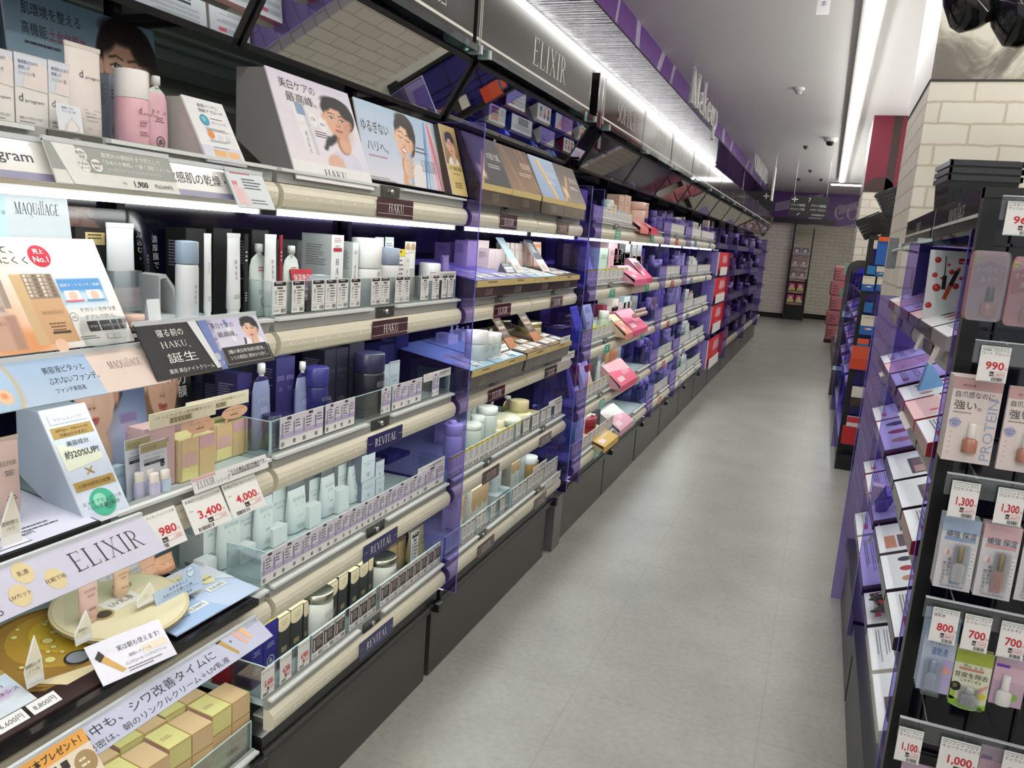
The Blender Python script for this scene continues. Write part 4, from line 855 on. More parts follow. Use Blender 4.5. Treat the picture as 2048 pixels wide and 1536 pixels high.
# bottom shelf: black, gold and navy goods
def g5(*a,**k): return goods('B',4,*a,**k)
for a,b_,c in ((458,478,1318),(479,498,1305)): g5('carton',a,b_,c,-1.15,'glossy red carton','carton','carton',col='9c1a2e',side='7c1424',d=.05)
for a,b_,c in ((502,527,1262),(528,556,1244)): g5('carton',a,b_,c,-1.10,'deep blue carton with an emblem','carton','carton',col='2a2682',side='221f66',dk='emblem',dc='b9c2cc',top='c9b44a',d=.06)
def black_elixir(w,h):
    p=P_carton(w,.05,h,'3b3c3c',None,side='2c2d2d',top='e6d9b2'); b=p[0][1]; b.front(0,-w/2,0)
    b.poly([(0,h)]+[(w*.5+w*.5*math.cos(R_(a)),h*.80+h*.1*math.sin(R_(a))) for a in range(180,361,20)]+[(w,h)],'e9dcb8',1); b.ser('ELIXIR',w*.5,h*.88,h*.04,'8a7a52','c',2,w=w*.6,wt=.7); b.small(w*.5,h*.84,w*.5,2,h*.012,'a5966a',2,al='c')
    b.rect(w*.28,h*.3,w*.44,h*.1,'9a8f6a',1); emblem(b,w*.5,h*.16,w*.24,'c9cdc9',1); return p
for a,b_,c in ((557,581,1231),(582,606,1214),(608,617,1205),(702,719,1140),(720,737,1127),(738,747,1115),(657,676,1165),(678,696,1150)): g5('fn',a,b_,c,-1.10,'charcoal carton with a cream scalloped top','carton','carton',f=black_elixir)
g5('bottle',617,654,1179,-1.085,'white bottle with a slanted silver cap','bottle','cosmetic_bottle',col='e9ebe4',cap='b9b8a8',caph=.18,dk='ELIXIR',dc='8a8a84',capmat='metal')
g5('bottle',748,779,1111,-1.085,'white bottle with a wide silver cap','bottle','cosmetic_bottle',col='e4e6de',cap='a9a998',caph=.18,dk='ELIXIR',dc='8a8a84',capmat='metal')
for a,b_,c in ((655,676,1160),(677,700,1140)): g5('sachet',a,b_,c,-1.14,'bronze foil refill pouch','refill pouch','refill_pouch',col='8a6a4e',top='cdb08a',dk=None)
for a,b_,c in ((779,795,1085),(796,812,1073),(765,779,1100)): g5('sachet',a,b_,c,-1.13,'champagne foil refill pouch','refill pouch','refill_pouch',col='a9936e',top='d9c6a0',dk=None)
for a,b_,c in ((812,828,1072),(780,800,1118)): g5('carton',a,b_,c,-1.17,'black carton with an emblem','carton','carton',col='232326',dk='emblem',dc='c9cdc9',d=.05)
g5('tube',835,863,1060,-1.09,'greenish gold tube with an emblem','tube','cosmetic_tube',col='a59f7c',cap='8f8a68',dk='elixir',dc='4a4a3a',mat='satin')
g5('card',824,838,1064,-1.095,'narrow grey tag beside the gold tube','label','name_card',style='info')
shelf_cards('B',4,'price',[(523,549),(560,583),(596,619)],tags=[('ザ・クリーム','5,600','6,160'),('ザ・セラム AA','4,200','4,620'),('ザ・セラム SP','4,900','5,390')],phrase='white ticket with a red price')
shelf_cards('B',4,'dark',[(624,646),(647,669),(670,690),(699,717),(718,735),(736,752),(761,779),(780,795),(796,812),(813,827),(828,840),(841,853),(855,867),(868,881)],phrase='grey and black price card')
# ------------------------------------------------------------------ maroon-label bay: sloping trays, white packs
def tray(si,y0,w,zt,X,sheetcols,label,front='4b3f38',txt='ELIXIR'):
    t=thing('display_tray',label,'display tray',(X,y0,zt),L90,'brown display trays')
    zb=ZC[si]+.053-zt; b=MB(); b.prism([(.004,-.02),(.012,zb),(.30,zb),(.30,.045),(.0,0)],0,w,front,'gloss',axis='x'); b.plane((0,.0035,-.02),(1,0,0),(0,-.046,.02-.0-zb*0-.0)) if 0 else None
    d=Vector((0,.046,zb+.02)); L=d.length; b.plane((0,.0115,zb),(1,0,0),(0,-.008,-zb-.02)); L=-zb-.02; b.ser(txt,w*.5,L*.2,L*.6,'b5a89a','c',1,w=w*.24,wt=.6); b.build('tray_body',t)
    s=MB(); s.box(0,w,-.002,.004,-.02,.0,'cdb77a','satin').front(-.0022); s.small(w*.36,-.008,w*.3,1,.007,'6a5428',1); s.build('gold_strip',t)
    p=MB(); p.plane((0,.001,.001),(1,0,0),(0,.299,.045),.0008); p.rect(.003,.002,w-.006,.296,sheetcols[0],0); r=random.Random(int(y0*100))
    for i in range(4): x=r.uniform(0,w*.7); p.poly([(x,.01),(x+w*.2,.01),(x+w*.33,.15),(x+w*.12,.15)],sheetcols[1+i%3],1)
    for i in range(3): p.rect(w*(.08+.3*i),.03,w*.22,.045,'f1f0f2',2); p.small(w*(.1+.3*i),.065,w*.17,3,.007,'8a8aa0',3)
    p.rect(w*.6,.09,w*.3,.03,'f5f3f0',2); p.small(w*.62,.11,w*.25,2,.007,'6a6a7a',3)
    p.build('printed_sheet',t); return t
PUR_=('8a86c2','c9cdee','4c4a8c','b98aa8'); BLU=('a9d2ea','e6f3f8','6fb3de','f3f6f6'); BRN=('6f563e','c9a070','3b2c22','d9b98a'); LTB=('b9d6e6','f1f6f6','8fc0dc','dfe9ee'); DRK=('4a4038','b9a27a','2c2622','8a7a62')
for i,(y0,w,c,nm) in enumerate(((2.237,.245,PUR_,'brown display tray with a violet sheet at the near end, second shelf'),(2.484,.272,PUR_,'brown display tray with a violet sheet, second from the near end of second shelf'),(2.764,.285,LTB,'brown display tray with a pale blue sheet, second shelf'),(3.051,.285,DRK,'brown display tray with a dark sheet at the far end, second shelf'))): tray(1,y0,w,1.357,-.99,c,nm)
for i,(y0,w,c,nm) in enumerate(((2.237,.205,BLU,'brown display tray with a sky blue sheet at the near end, third shelf'),(2.444,.272,BLU,'brown display tray with a sky blue sheet, second from the near end of third shelf'),(2.737,.27,BRN,'brown display tray with a bronze sheet, third shelf'),(3.01,.27,BRN,'brown display tray with a bronze sheet at the far end, third shelf'))): tray(2,y0,w,1.075,-.985,c,nm)
def art_photo(top,bot,kind,txt,tc):
    def f(b,w,h):
        im=Img(48,40,top,bot); r=random.Random(len(txt)+ord(top[0]))
        if kind=='fibre':
            for i in range(14): x=r.uniform(0,1.2); im.lin(x,0,x+r.uniform(.1,.5),1,.02,('a07a58','6a4c36','c9a078')[i%3],.02,.7)
        elif kind=='gold':
            im.lin(.05,1,.5,.35,.12,'c9a26a',.05); im.ell(.2,.75,.16,.1,'e3c795',.08,.8)
        elif kind=='web':
            for i in range(8): im.lin(.1,.2,r.uniform(.2,1.2),1,.012,'8a86b8',.02,.6)
        else: im.lin(.35,.1,.75,.95,.14,'d9a96a',.03); im.lin(.42,.1,.82,.95,.05,'f3d9a6',.02)
        b.pic(0,0,w,h,im.a,1); b.txt(txt,w*.95,h*.56,h*.16,tc,'r',2); b.small(w*.45,h*.42,w*.45,2,h*.03,tc,2)
    return f
for y0,w,a,side,lb in ((2.237,.255,art_photo('46424c','2e2a2c','gold','の張力膜。','d9d6d2'),'2a2630','dark poster board with a gold swirl'),(2.496,.29,art_photo('5a4438','8a6a4e','fibre','密着濃密','e6c9b0'),'3a2d26','brown poster board of fine fibres'),(2.803,.275,art_photo('a9bcd6','8fa6c9','gel','ひと塗り、','eef2f6'),'4a4038','blue poster board with a golden bottle'),(3.082,.28,art_photo('5a4e4a','8a7a72','gold','塗るだけ、','e9e4dc'),'2d2826','taupe poster board with a gold drop')):
    t=easel('poster_board',lb+', on the top shelf of the maroon-label bay',-1.0,y0,w,1.652,.075,1.80,.03,a,side)
    q=MB(); q.box(0,w,-.004,.0,-.018,.001,'cdb77a','satin'); q.box(0,w,.0,.012,-.06,-.018,'43352e','gloss'); q.plane((0,-.0005,-.055),(1,0,0),(0,0,1)); q.ser('ELIXIR',w*.5,.006,.024,'b0a49a','c',1,w=w*.2,wt=.6); q.build('front_strip',t)
def c2(*a,**k): return goods('C',1,*a,**k)
def c3(*a,**k): return goods('C',2,*a,**k)
def c4(*a,**k): return goods('C',3,*a,**k)
def c5(*a,**k): return goods('C',4,*a,**k)
cx=lambda x:900+x/7.314; cyy=lambda y,o:o+y/7.314
for xl,xr,yt in ((5,100,345),(105,195,350),(200,262,345)): c2('carton',cx(xl),cx(xr),cyy(yt,440),-1.25,'pink carton with a scalloped top','carton','carton',col='e6d3dc',d=.06,dk='elixir',dc='8a7a86',zb=1.39)
for xl,xr,yt in ((265,405,310),(405,490,300),(490,575,305)): c2('carton',cx(xl),cx(xr),cyy(yt,440),-1.17,'tall pink carton','carton','carton',col='ecdadf',dk='elixirlow',dc='a98f98',d=.05,zb=1.37)
for xl,xr,yt in ((575,670,425),(672,768,430)): c2('carton',cx(xl),cx(xr),cyy(yt,440),-1.13,'short pink carton','carton','carton',col='efdde1',dk='elixirlow',dc='a98f98',d=.05,zb=1.365)
for xl in (785,855,925,990,1050): c2('carton',cx(xl),cx(xl+52),cyy(330+(xl-785)*.07,440),-1.16,'slim cream and pink sample carton','carton','carton',col='e6d6cf',dk='lines',dc='b98a82',d=.02,zb=1.37,tilt=6)
for xl,yt,cc in ((1035,280,'b9d2e6'),(1415,310,'3c4450')):
    c2('fn',cx(xl),cx(xl+100),cyy(yt,440),-1.06,'%s leaning strip card'%('pale blue' if cc[0]=='b' else 'slate'),'card','promotion_card',zb=1.363,tilt=38,f=(lambda cc:lambda w,h:(lambda b:(b.box(-w/2,w/2,0,.002,0,h*1.25,'e6ecf2'),b.front(0,-w/2,0),b.rect(0,h*.5,w,h*.75,cc,1),b.small(w*.15,h*1.1,w*.7,8,h*.03,'f0f3f6',2),b.rect(0,h*.02,w,h*.3,'dcd0c8',1),b.small(w*.1,h*.28,w*.8,5,h*.025,'8a7a72',2),b)[-1])(MB()))(cc))
for xl,xr,yt in ((1150,1235,320),(1250,1362,325)): c2('carton',cx(xl),cx(xr),cyy(yt,440),-1.15,'peach and pink carton','carton','carton',col='eac9bd',dk='topband',dc='e89a5a',d=.03,zb=1.38,tilt=5)
c2('fn',cx(850),cx(985),cyy(600,440),-1.05,'slate tented card with swatches','card','promotion_card',zb=1.366,tilt=25,f=lambda w,h:(lambda b:(b.prism([(0,0),(w*.5,h*.05),(w*.12,h)],-w/2,w/2,'5a5c66',axis='x'),b.plane((-w/2,-.0005,0),(1,0,0),(0,w*.12,h)),b.rect(w*.08,h*.15,w*.84,h*.22,'c9ccd6',1),b.rect(w*.08,h*.42,w*.84,h*.22,'dfe1e8',1),b.small(w*.1,h*.85,w*.8,2,h*.06,'d6d8e0',1),b)[-1])(MB()))
for i,(xl,xr,yt) in enumerate(((-20,60,350),(60,120,360),(180,325,310))): c3('carton',cx(xl),cx(xr),cyy(yt,620),-1.2,'white carton with a scalloped top','carton','carton',col='dfe3ea',d=.05,dk='elixir',dc='8a92a8',zb=1.1)
for i,(xl,xr,yt) in enumerate(((690,775,340),(780,865,335),(870,925,330),(930,985,330))): c3('carton',cx(xl),cx(xr),cyy(yt,620),-1.2,'grey white carton at the back','carton','carton',col='cfd0ca',d=.05,dk='elixirlow',dc='9a9a94',zb=1.1)
for xl,xr,yt in ((330,470,300),(470,580,355),(583,682,330)): c3('bottle',cx(xl),cx(xr),cyy(yt,620),-1.04,'frosted bottle with a white cap','bottle','cosmetic_bottle',col='c5d4d2',cap='eef0ec',caph=.45,dk='ELIXIR',dc='8a9896',zb=1.083)
for xl,yt in ((500,285),(570,270),(0,235),(80,225),(165,250),(235,235)): c3('pouch',cx(xl),cx(xl+55),cyy(yt,620),-1.22,'pouch with a white spout cap','refill pouch','refill_pouch',col='c9d2d6',cap='e9eef0',dk=None,zb=1.1)
for xl,yt,h2 in ((930,85,0),(1285,25,0)): c3('fn',cx(xl),cx(xl+105),cyy(yt,620),-1.05,'dark brown leaning strip card','card','promotion_card',zb=1.08,tilt=38,f=lambda w,h:(lambda b:(b.box(-w/2,w/2,0,.002,0,h*1.25,'4a342a'),b.front(0,-w/2,0),b.rect(0,h*1.1,w,h*.15,'c9ccd0',1),b.rect(0,0,w,h*.4,'a8683c',1),b.small(w*.2,h*.95,w*.6,2,h*.03,'d9c0a8',2),[b.disc(w*(.25+.25*i),h*.75,w*.09,'d9a98a',2,ry=h*.05) for i in range(3)],b.small(w*.2,h*.6,w*.6,3,h*.025,'c9a88a',2),b)[-1])(MB()))
c3('fn',cx(760),cx(890),cyy(455,620),-1.04,'small tented card with brown and white stripes','card','promotion_card',zb=1.083,tilt=25,f=lambda w,h:(lambda b:(b.prism([(0,0),(w*.5,h*.05),(w*.12,h)],-w/2,w/2,'8a8c8e',axis='x'),b.plane((-w/2,-.0005,0),(1,0,0),(0,w*.12,h)),b.rect(0,0,w,h*.18,'5a2a22',1),b.rect(0,h*.2,w,h*.3,'e3efe9',1),b.rect(0,h*.55,w,h*.25,'eef2ee',1),b.rect(0,h*.82,w,h*.18,'8a3a2c',1),b)[-1])(MB()))
c3('bottle',cx(1110),cx(1230),cyy(160,620),-1.13,'tall gold bottle behind the strip card','bottle','cosmetic_bottle',col='b8a678',cap='c9b98c',caph=.4,capmat='metal',mat='satin',zb=1.09)
c3('jar',cx(670),cx(800),cyy(130,620),-1.28,'silver capped jar at the back','jar','cream_jar',col='3a3a34',lid='c9c4ae',lidmat='chrome',zb=1.11)
for xl in (1480,1540): c3('jar',cx(xl),cx(xl+100),cyy(200 if xl==1480 else 260,620),-1.12,'small silver jar','jar','cream_jar',col='d9cfc2',lid='c9c6be',lidmat='chrome',zb=1.095)
on_guard('C',2,cx(1625),cx(1760),cyy(385,620),cyy(470,620),'notice','white notice card on the far tray',X=-.982); on_guard('C',2,cx(1640),cx(1825),cyy(620,620),cyy(720,620),'notice','white notice card below the far tray',X=-1.0)
# fourth shelf of the maroon-label bay
for xl,xr,yt in ((250,330,30),(335,420,-10),(430,500,-10),(575,650,20)): c4('pouch',cx(xl),cx(xr),cyy(yt,800),-1.25,'mint white refill pouch','refill pouch','refill_pouch',col='dcebdf',dk='emblem',dc='9ab0a0')
for xl,xr,yt in ((-5,115,345),(20,70,300)): c4('bottle',cx(xl),cx(xr),cyy(yt,800),-1.09,'white toning bottle with a wide cap','bottle','cosmetic_bottle',col='dfe6ec',cap='c9cdd6',caph=.25)
for xl,xr,yt in ((235,370,335),(365,450,225),(485,610,90),(520,650,290)): c4('bottle',cx(xl),cx(xr),cyy(yt,800),-1.12,'white lotion bottle','bottle','cosmetic_bottle',col='e3ede4',cap='f1f4ee',caph=.2,dk='emblem',dc='c2c9a2')
c4('bottle',cx(655),cx(770),cyy(285,800),-1.085,'cream bottle tipped sideways','bottle','cosmetic_bottle',col='efe2b8',cap='f0e6c6',caph=.35,neck=.5,capw=.55)
c4('fn',cx(775),cx(970),cyy(215,800),-1.085,'round topped bottle with a green band','bottle','cosmetic_bottle',f=lambda w,h:[('bottle_body',MB().lathe([(w*.46,0),(w*.5,.004),(w*.5,h*.62)],'8fcabb','plastic',22,1,0,w/2)),('cap',MB().lathe([(w*.5,h*.62),(w*.5,h*.7),(w*.46,h*.84),(w*.34,h*.95),(w*.1,h)],'efeed6','plastic',22,1,0,w/2))])
c4('bottle',cx(935),cx(1100),cyy(0,800),-1.1,'clear yellow bottle with a tall cap','bottle','cosmetic_bottle',col='cfd3a2',cap='cfc193',caph=.38,neck=.6,shoulder=.2,capw=.62)
c4('pouch',cx(785),cx(905),cyy(-60,800),-1.2,'gold foil pouch','refill pouch','refill_pouch',col='b5a070',dk=None,mat='foil')
c4('carton',cx(1105),cx(1290),cyy(205,800),-1.1,'brown carton lying behind the guard','carton','carton',col='a08f6a',top='c9b27a',d=.1)
for xl,xr in ((160,170),(-40,-10)): c4('carton',cx(xl),cx(xr+70),cyy(300,800),-1.25,'violet tinted carton at the near end','carton','carton',col='c9c9dc',d=.05)
xs=[-20,55,125,195,262,342,435,502,575,655,738,812,880,935]
shelf_cards('C',3,'yellow',[(cx(a),cx(b)-.6) for a,b in row(xs)],phrase='yellow topped price card')
shelf_cards('C',3,'maroon',[(cx(a),cx(b)) for a,b in ((1075,1160),(1205,1300),(1335,1400),(1415,1475),(1530,1630))],phrase='price card with a maroon heading',h=.066)
shelf_cards('C',3,'yellow',[(cx(970),cx(1030))],phrase='lone yellow price card past the guard joint')
on_guard('C',3,cx(1450),cx(1635),cyy(-15,800),cyy(70,800),'notice','white notice card at the far end')
# bottom shelf of the maroon-label bay
for xl,xr,yt in ((165,215,1390),(325,410,1310),(412,487,1260),(488,575,1175)): c5('carton',cx(xl),cx(xr),cyy(yt,800),-1.1,'beige carton with a rounded flap','carton','carton',col='ded9cf' if xl<400 else 'e3dfd4',dk='tongue',dc='c9ac84',d=.07,top='efe3c2')
c5('carton',cx(690),cx(758),cyy(1040,800),-1.1,'tall pale blue white carton','carton','carton',col='d3dbe0',side='b3bfc2',dk='lines',dc='a0a8c0',d=.09)
for xl,xr,yt in ((905,1035,905),): c5('carton',cx(xl),cx(xr),cyy(yt,800),-1.1,'wide grey and tan carton with scalloped flap','carton','carton',col='cfd6d3',side='9a9688',dk='wave',dc='b89a74',top='e6d9b4',d=.08)
c5('carton',cx(1045),cx(1112),cyy(820,800),-1.12,'grey blue carton','carton','carton',col='b9c2c9',dk='lines',dc='8a929e',top='d2dfe6',d=.08)
c5('bottle',cx(1120),cx(1205),cyy(815,800),-1.1,'gold bottle with a faceted white cap','bottle','cosmetic_bottle',col='a98a4e',cap='e9ecea',caph=.3,mat='satin')
c5('carton',cx(1205),cx(1300),cyy(920,800),-1.1,'tan carton with a cream lid','carton','carton',col='a88a5a',top='ead9a8',d=.05)
for xl,xr,yt,cc in ((1150,1345,690,'d9dcd6'),(1200,1345,830,'c99fb4'),(1250,1410,600,'d9cba6')): c5('carton',cx(xl),cx(xr),cyy(yt,800),-1.25,'stacked '+{'d':'white','c':'pink'}[cc[0]]+' box at the back' if cc!='d9cba6' else 'cream box at the back','carton','carton',col=cc,d=.08)
c5('box',cx(690),cx(890),cyy(1350,800),-1.075,'clear grey tray','tray','sample_tray',d=.05,col='a9b0b2')
for i in range(4): c5('tube',cx(1440+38*i),cx(1470+38*i),cyy(800-6*i,800),-1.08,'small silver tube standing at the far end','tube','cosmetic_tube',col='a9adaf',dk=None,mat='metal')
xs=[200,245,310,376]; shelf_cards('C',4,'maroon',[(cx(a),cx(b)) for a,b in row([-60+900-900,0])][:0]+[(cx(a),cx(b)-.4) for a,b in ((175,232),(240,300),(305,365),(395,455),(460,520),(600-0,665),(735,800),(920,985),(990,1050),(1055,1118),(1140,1200),(1205,1260),(1265,1315),(1320,1370),(1385,1430),(1435,1478),(1485,1530),(1532,1575))],phrase='price card with a maroon heading',h=.066)
on_guard('C',4,cx(1225),cx(1420),cyy(925,800),cyy(1020,800),'notice','white notice card above the guard'); on_guard('C',4,cx(1400),cx(1620),cyy(1110,800),cyy(1200,800),'notice','white and red notice card on the price rail',X=-1.01)
# ------------------------------------------------------------------ nearest bay: printed strips, testers, poster boards
SP='nearest bay'
for i in range(4): bay_shelf('A',i,guard=False,led=True)
put(('shelf','A',4),lambda: shelf_parts(.9,.25,1,None,True,False),'display_shelf','low bottom shelf with price rail in the nearest bay','shelf',(XF-.02,.42,.262),L90,'display shelves of the left run')
def strip(name,label,y0,y1,xt,zt,xb,zb,col,art,cat='printed strip',slant=0.):
    """printed strip clipped on the front of a shelf, leaning outwards at the foot"""
    t=thing(name,label,cat,(xt,y0,zt),L90,'printed strips on the nearest shelves'); w=y1-y0; dv=Vector((0,-(xb-xt),zb-zt)); L=dv.length
    b=MB(); b.plane((0,dv.y,dv.z),(1,0,0),(0,-dv.y,-dv.z)); n=b.Nn
    c=[b.P(x,y,k) for k in (0,-6) for x,y in ((slant,0),(w+slant,0),(w,L),(0,L))]
    b.add(c,[(0,1,2,3),(7,6,5,4),(0,4,5,1),(1,5,6,2),(2,6,7,3),(3,7,4,0)],col,'gloss'); art(b,w,L); b.build('printed_face',t)
    q=MB(); q.box(0,w,-.003,.004,-.003,.004,'dfe3e6','gloss'); q.build('clip_rail',t)
    return t
def a_dprog(b,w,h):
    b.rect(0,0,w,h*.18,'8d8aa6',1,'gloss'); b.rect(0,h*.18,w,h*.82,'f0ece8',1,'gloss')
    b.txt('program',w*.0,h*.42,h*.36,'3a3a4a','l',2,w=w*.16); b.txt('敏感肌の乾燥・肌荒れ',w*.60,h*.40,h*.36,'2e2c34','l',2,w=w*.39)
strip('printed_strip','long white strip with a lilac foot along the front of the top shelf',.70,1.235,-1.025,1.582,-1.0,1.527,'ece8e6',a_dprog)
def a_1900(b,w,h):
    b.rect(0,0,w,h,'e9e7e2',1); b.poly([(0,h*.32),(w,h*.32),(w,h),(0,h)],'9a9e98',2); b.poly([(w*.12,0),(w*.3,0),(w*.2,h),(w*.04,h)],'eeece8',3); b.rect(w*.03,h*.93,w*.9,h*.03,'b06a72',3)
    for x,y,t1,t2 in ((.24,.72,'肌荒れ','予防'),(.24,.46,'うるおい','キープ'),(.335,.5,'低刺激','設計')): b.disc(w*x,h*y,h*.15,'f5f3ef',4); b.txt(t1,w*x,h*y+h*.01,h*.085,'3a3a3a','c',5); b.txt(t2,w*x,h*y-h*.09,h*.085,'3a3a3a','c',5)
    b.txt('肌荒れの原因をまで落として',w*.4,h*.74,h*.12,'f7f5f0','l',3,w=w*.5,bold=.008); b.txt('「なめらか美肌」へ導く洗顔フォーム',w*.4,h*.57,h*.12,'f7f5f0','l',3,w=w*.57,bold=.008); b.txt('エッセンスイン クレンジングフォーム',w*.42,h*.42,h*.08,'f7f5f0','l',3,w=w*.45)
    b.txt('120g',w*.5,h*.12,h*.07,'3a3a3a','l',3); b.txt('1,900',w*.6,h*.08,h*.2,'2e2c2a','l',3,bold=.02); b.txt('円(2,090円)',w*.78,h*.1,h*.12,'2e2c2a','l',3)
strip('price_card','grey and white card priced 1,900 on the long white strip',.80,1.022,-1.012,1.585,-.985,1.527,'e9e7e2',a_1900,'price card')
def a_pink(b,w,h):
    b.rect(0,0,w,h,'dfe6e8',1); b.small(w*.1,h*.9,w*.8,1,h*.06,'c46a72',2); b.small(w*.35,h*.76,w*.55,4,h*.05,'444a55',2); b.rect(w*.06,h*.08,w*.13,h*.6,'eec3c9',2); b.rect(w*.21,h*.04,w*.12,h*.5,'f0ccd0',2); b.rect(w*.06,h*.6,w*.13,h*.1,'e08a96',3); b.small(w*.4,h*.2,w*.5,2,h*.05,'777777',2)
strip('price_card','pale card with two pink bottles at the end of the long white strip',1.15,1.25,-1.01,1.58,-.975,1.516,'dfe6e8',a_pink,'price card')
def a_maq(b,w,h):
    im=Img(60,28,'9db7d6','b9cbe0'); im.ell(.2,.5,.32,.7,'cfe0ee',.2); im.ell(.36,.5,.45,.8,'d9a24a',.04,0,.5); im.ell(.33,.5,.42,.76,'a9c4de',.05); im.box(.12,-.1,.24,.35,'efdccb',sl=.1); im.box(.12,.35,.28,.9,'e3b08c',sl=.1); im.box(.12,.33,.26,.42,'8a7a6a',sl=.1); im.ell(.52,.72,.12,.16,'e9c3a2',.05); im.ell(.52,.7,.05,.06,'e08a5a',.05)
    b.pic(0,0,w*.62,h,im.a,1); b.rect(w*.62,0,w*.38,h,'e3cfc4',1)
    b.txt('美容液ピタッと',w*.37,h*.62,h*.17,'2e3644','l',2,w=w*.21); b.txt('ぶれないファンデ。',w*.37,h*.38,h*.17,'2e3644','l',2,w=w*.26); b.txt('ファンデ美容液',w*.38,h*.18,h*.12,'2e3644','l',2,w=w*.15); b.ser('MAQUillAGE',w*.71,h*.52,h*.17,'4a3a3a','l',2,w=w*.19,wt=.6)
strip('printed_strip','blue and beige strip with foundation bottles along the second shelf',.65,.962,-1.0,1.287,-.95,1.232,'c9d3de',a_maq,slant=-.03)
def a_night(b,w,h):
    b.rect(0,0,w,h,'1b1a1c',1); b.poly([(w*.5,h*.0),(w*.55,0),(w*.58,h),(w*.46,h)],'6a78b0',2); b.poly([(w*.38,h*.98),(w*.45,h*.98),(w*.50,h*.05),(w*.465,h*.04)],'dfe0e2',3); b.disc(w*.505,h*.25,h*.07,'b9bcc4',3)
    im=Img(56,34,'c9c4e0','d9d3e4'); im.ell(1.25,.95,.3,.3,'f0eef4',.03); im.lin(.52,.15,.62,.75,.1,'e9e9ee',.02); im.lin(.52,.15,.54,.3,.1,'7a8ab0',.02); im.face(1.24,.46,.33,skin='e2b79c',hair='161214',rot=.05); im.lin(.95,.75,.9,.98,.06,'1a1618')
    b.pic(w*.54,h*.36,w*.46,h*.64,im.a,2); b.txt('美白ケアの',w*.55,h*.78,h*.12,'3a3644','l',3,w=w*.2); b.txt('最高峰。',w*.58,h*.6,h*.12,'3a3644','l',3,w=w*.17)
    b.txt('寝る前の',w*.12,h*.74,h*.15,'f3f1ee','l',3,w=w*.2); b.ser('HAKU',w*.12,h*.53,h*.11,'f3f1ee','l',3,w=w*.19,wt=.7); b.txt('、',w*.32,h*.5,h*.12,'f3f1ee','l',3); b.txt('誕生',w*.13,h*.27,h*.19,'f3f1ee','l',3,w=w*.22)
    b.txt('薬用 美白ナイトクリームマスク',w*.1,h*.08,h*.09,'e9e6e2','l',3,w=w*.44)
    b.rect(w*.56,h*.06,w*.42,h*.34,'bdb8b4',3); b.rect(w*.564,h*.068,w*.412,h*.324,'1b1a1c',4); b.txt('2種の美白有効成分配合。',w*.6,h*.26,h*.085,'f0eee9','l',5,w=w*.34); b.txt('シミの原因に根本から効く。',w*.6,h*.14,h*.085,'f0eee9','l',5,w=w*.35)
strip('printed_strip','black night mask card with a white tube on the second shelf',.938,1.225,-1.0,1.320,-.95,1.236,'1b1a1c',a_night)
def a_elx(b,w,h):
    b.rect(0,0,w,h,'c9c7d8',1); b.ser('ELIXIR',w*.56,h*.3,h*.45,'2e2c30','l',2,w=w*.36,wt=.55)
    for x,y in ((.36,.72),(.3,.32),(.46,.36)): b.disc(w*x,h*y,h*.2,'d9c698',2,ry=h*.24)
    b.txt('乳液',w*.36,h*.68,h*.12,'4a4030','c',3); b.txt('UVカット',w*.3,h*.28,h*.11,'4a4030','c',3,w=w*.09); b.txt('化粧下地',w*.46,h*.32,h*.11,'4a4030','c',3,w=w*.09); b.txt('UV乳液',w*.04,h*.62,h*.26,'2e2c34','l',2,w=w*.19); b.txt('登場。',w*.01,h*.12,h*.36,'2e2c34','l',2,w=w*.2)
strip('printed_strip','lilac strip with three amber drops along the third shelf',.60,.948,-1.0,1.002,-.945,.953,'c9c7d8',a_elx,slant=-.02)
def a_uv(b,w,h):
    b.rect(0,0,w,h,'c3c6dc',1); b.txt('日中も、シワ改善タイムに',w*.03,h*.5,h*.38,'26242e','l',2,w=w*.66); b.txt('秘密は、朝のリンクルクリーム＋UV乳液',w*.03,h*.12,h*.25,'26242e','l',2,w=w*.7)
    b.poly([(w*.73,h*1.05),(w*.755,h*1.1),(w*.80,h*.2),(w*.785,h*.15)],'b9964e',2); b.poly([(w*.725,h*1.02),(w*.755,h*1.12),(w*.762,h*.92),(w*.735,h*.86)],'2e2a28',3); b.txt('+',w*.79,h*.6,h*.3,'26242e','l',2)
    b.poly([(w*.82,h*1.08),(w*.85,h*1.12),(w*.875,h*.35),(w*.855,h*.3)],'e0b3a4',2); b.poly([(w*.86,h*1.1),(w*.89,h*1.14),(w*.91,h*.42),(w*.89,h*.38)],'e8b98a',2); b.ser('ELIXIR',w*.915,h*.8,h*.2,'3a3438','l',2,w=w*.08,wt=.6)
strip('printed_strip','lilac strip with gold and pink tubes along the fourth shelf',.79,1.24,-1.0,.688,-.955,.657,'c3c6dc',a_uv,slant=-.015)
def a_gift(b,w,h):
    b.rect(0,0,w,h,'eddfca',1); b.rect(0,h*.72,w,h*.28,'e8a64c',2); b.txt('もう1本プレゼント！',w*.08,h*.78,h*.15,'2e2418','l',3,w=w*.84,bold=.02)
    for i in range(3): b.poly([(w*(.3+.14*i),h*.02),(w*(.36+.14*i),h*.02),(w*(.38+.14*i),h*.55),(w*(.3+.14*i),h*.55)],'c9a468',2); b.rect(w*(.3+.14*i),h*.52,w*.09,h*.14,'2e2620',3)
    b.disc(w*.85,h*.45,h*.2,'a58a5e',2); b.small(w*.78,h*.5,w*.14,2,h*.06,'f0e6d0',3)
strip('promotion_card','orange topped gift card at the near end of the fourth shelf',.68,.81,-.985,.70,-.925,.63,'eddfca',a_gift,'promotion card')
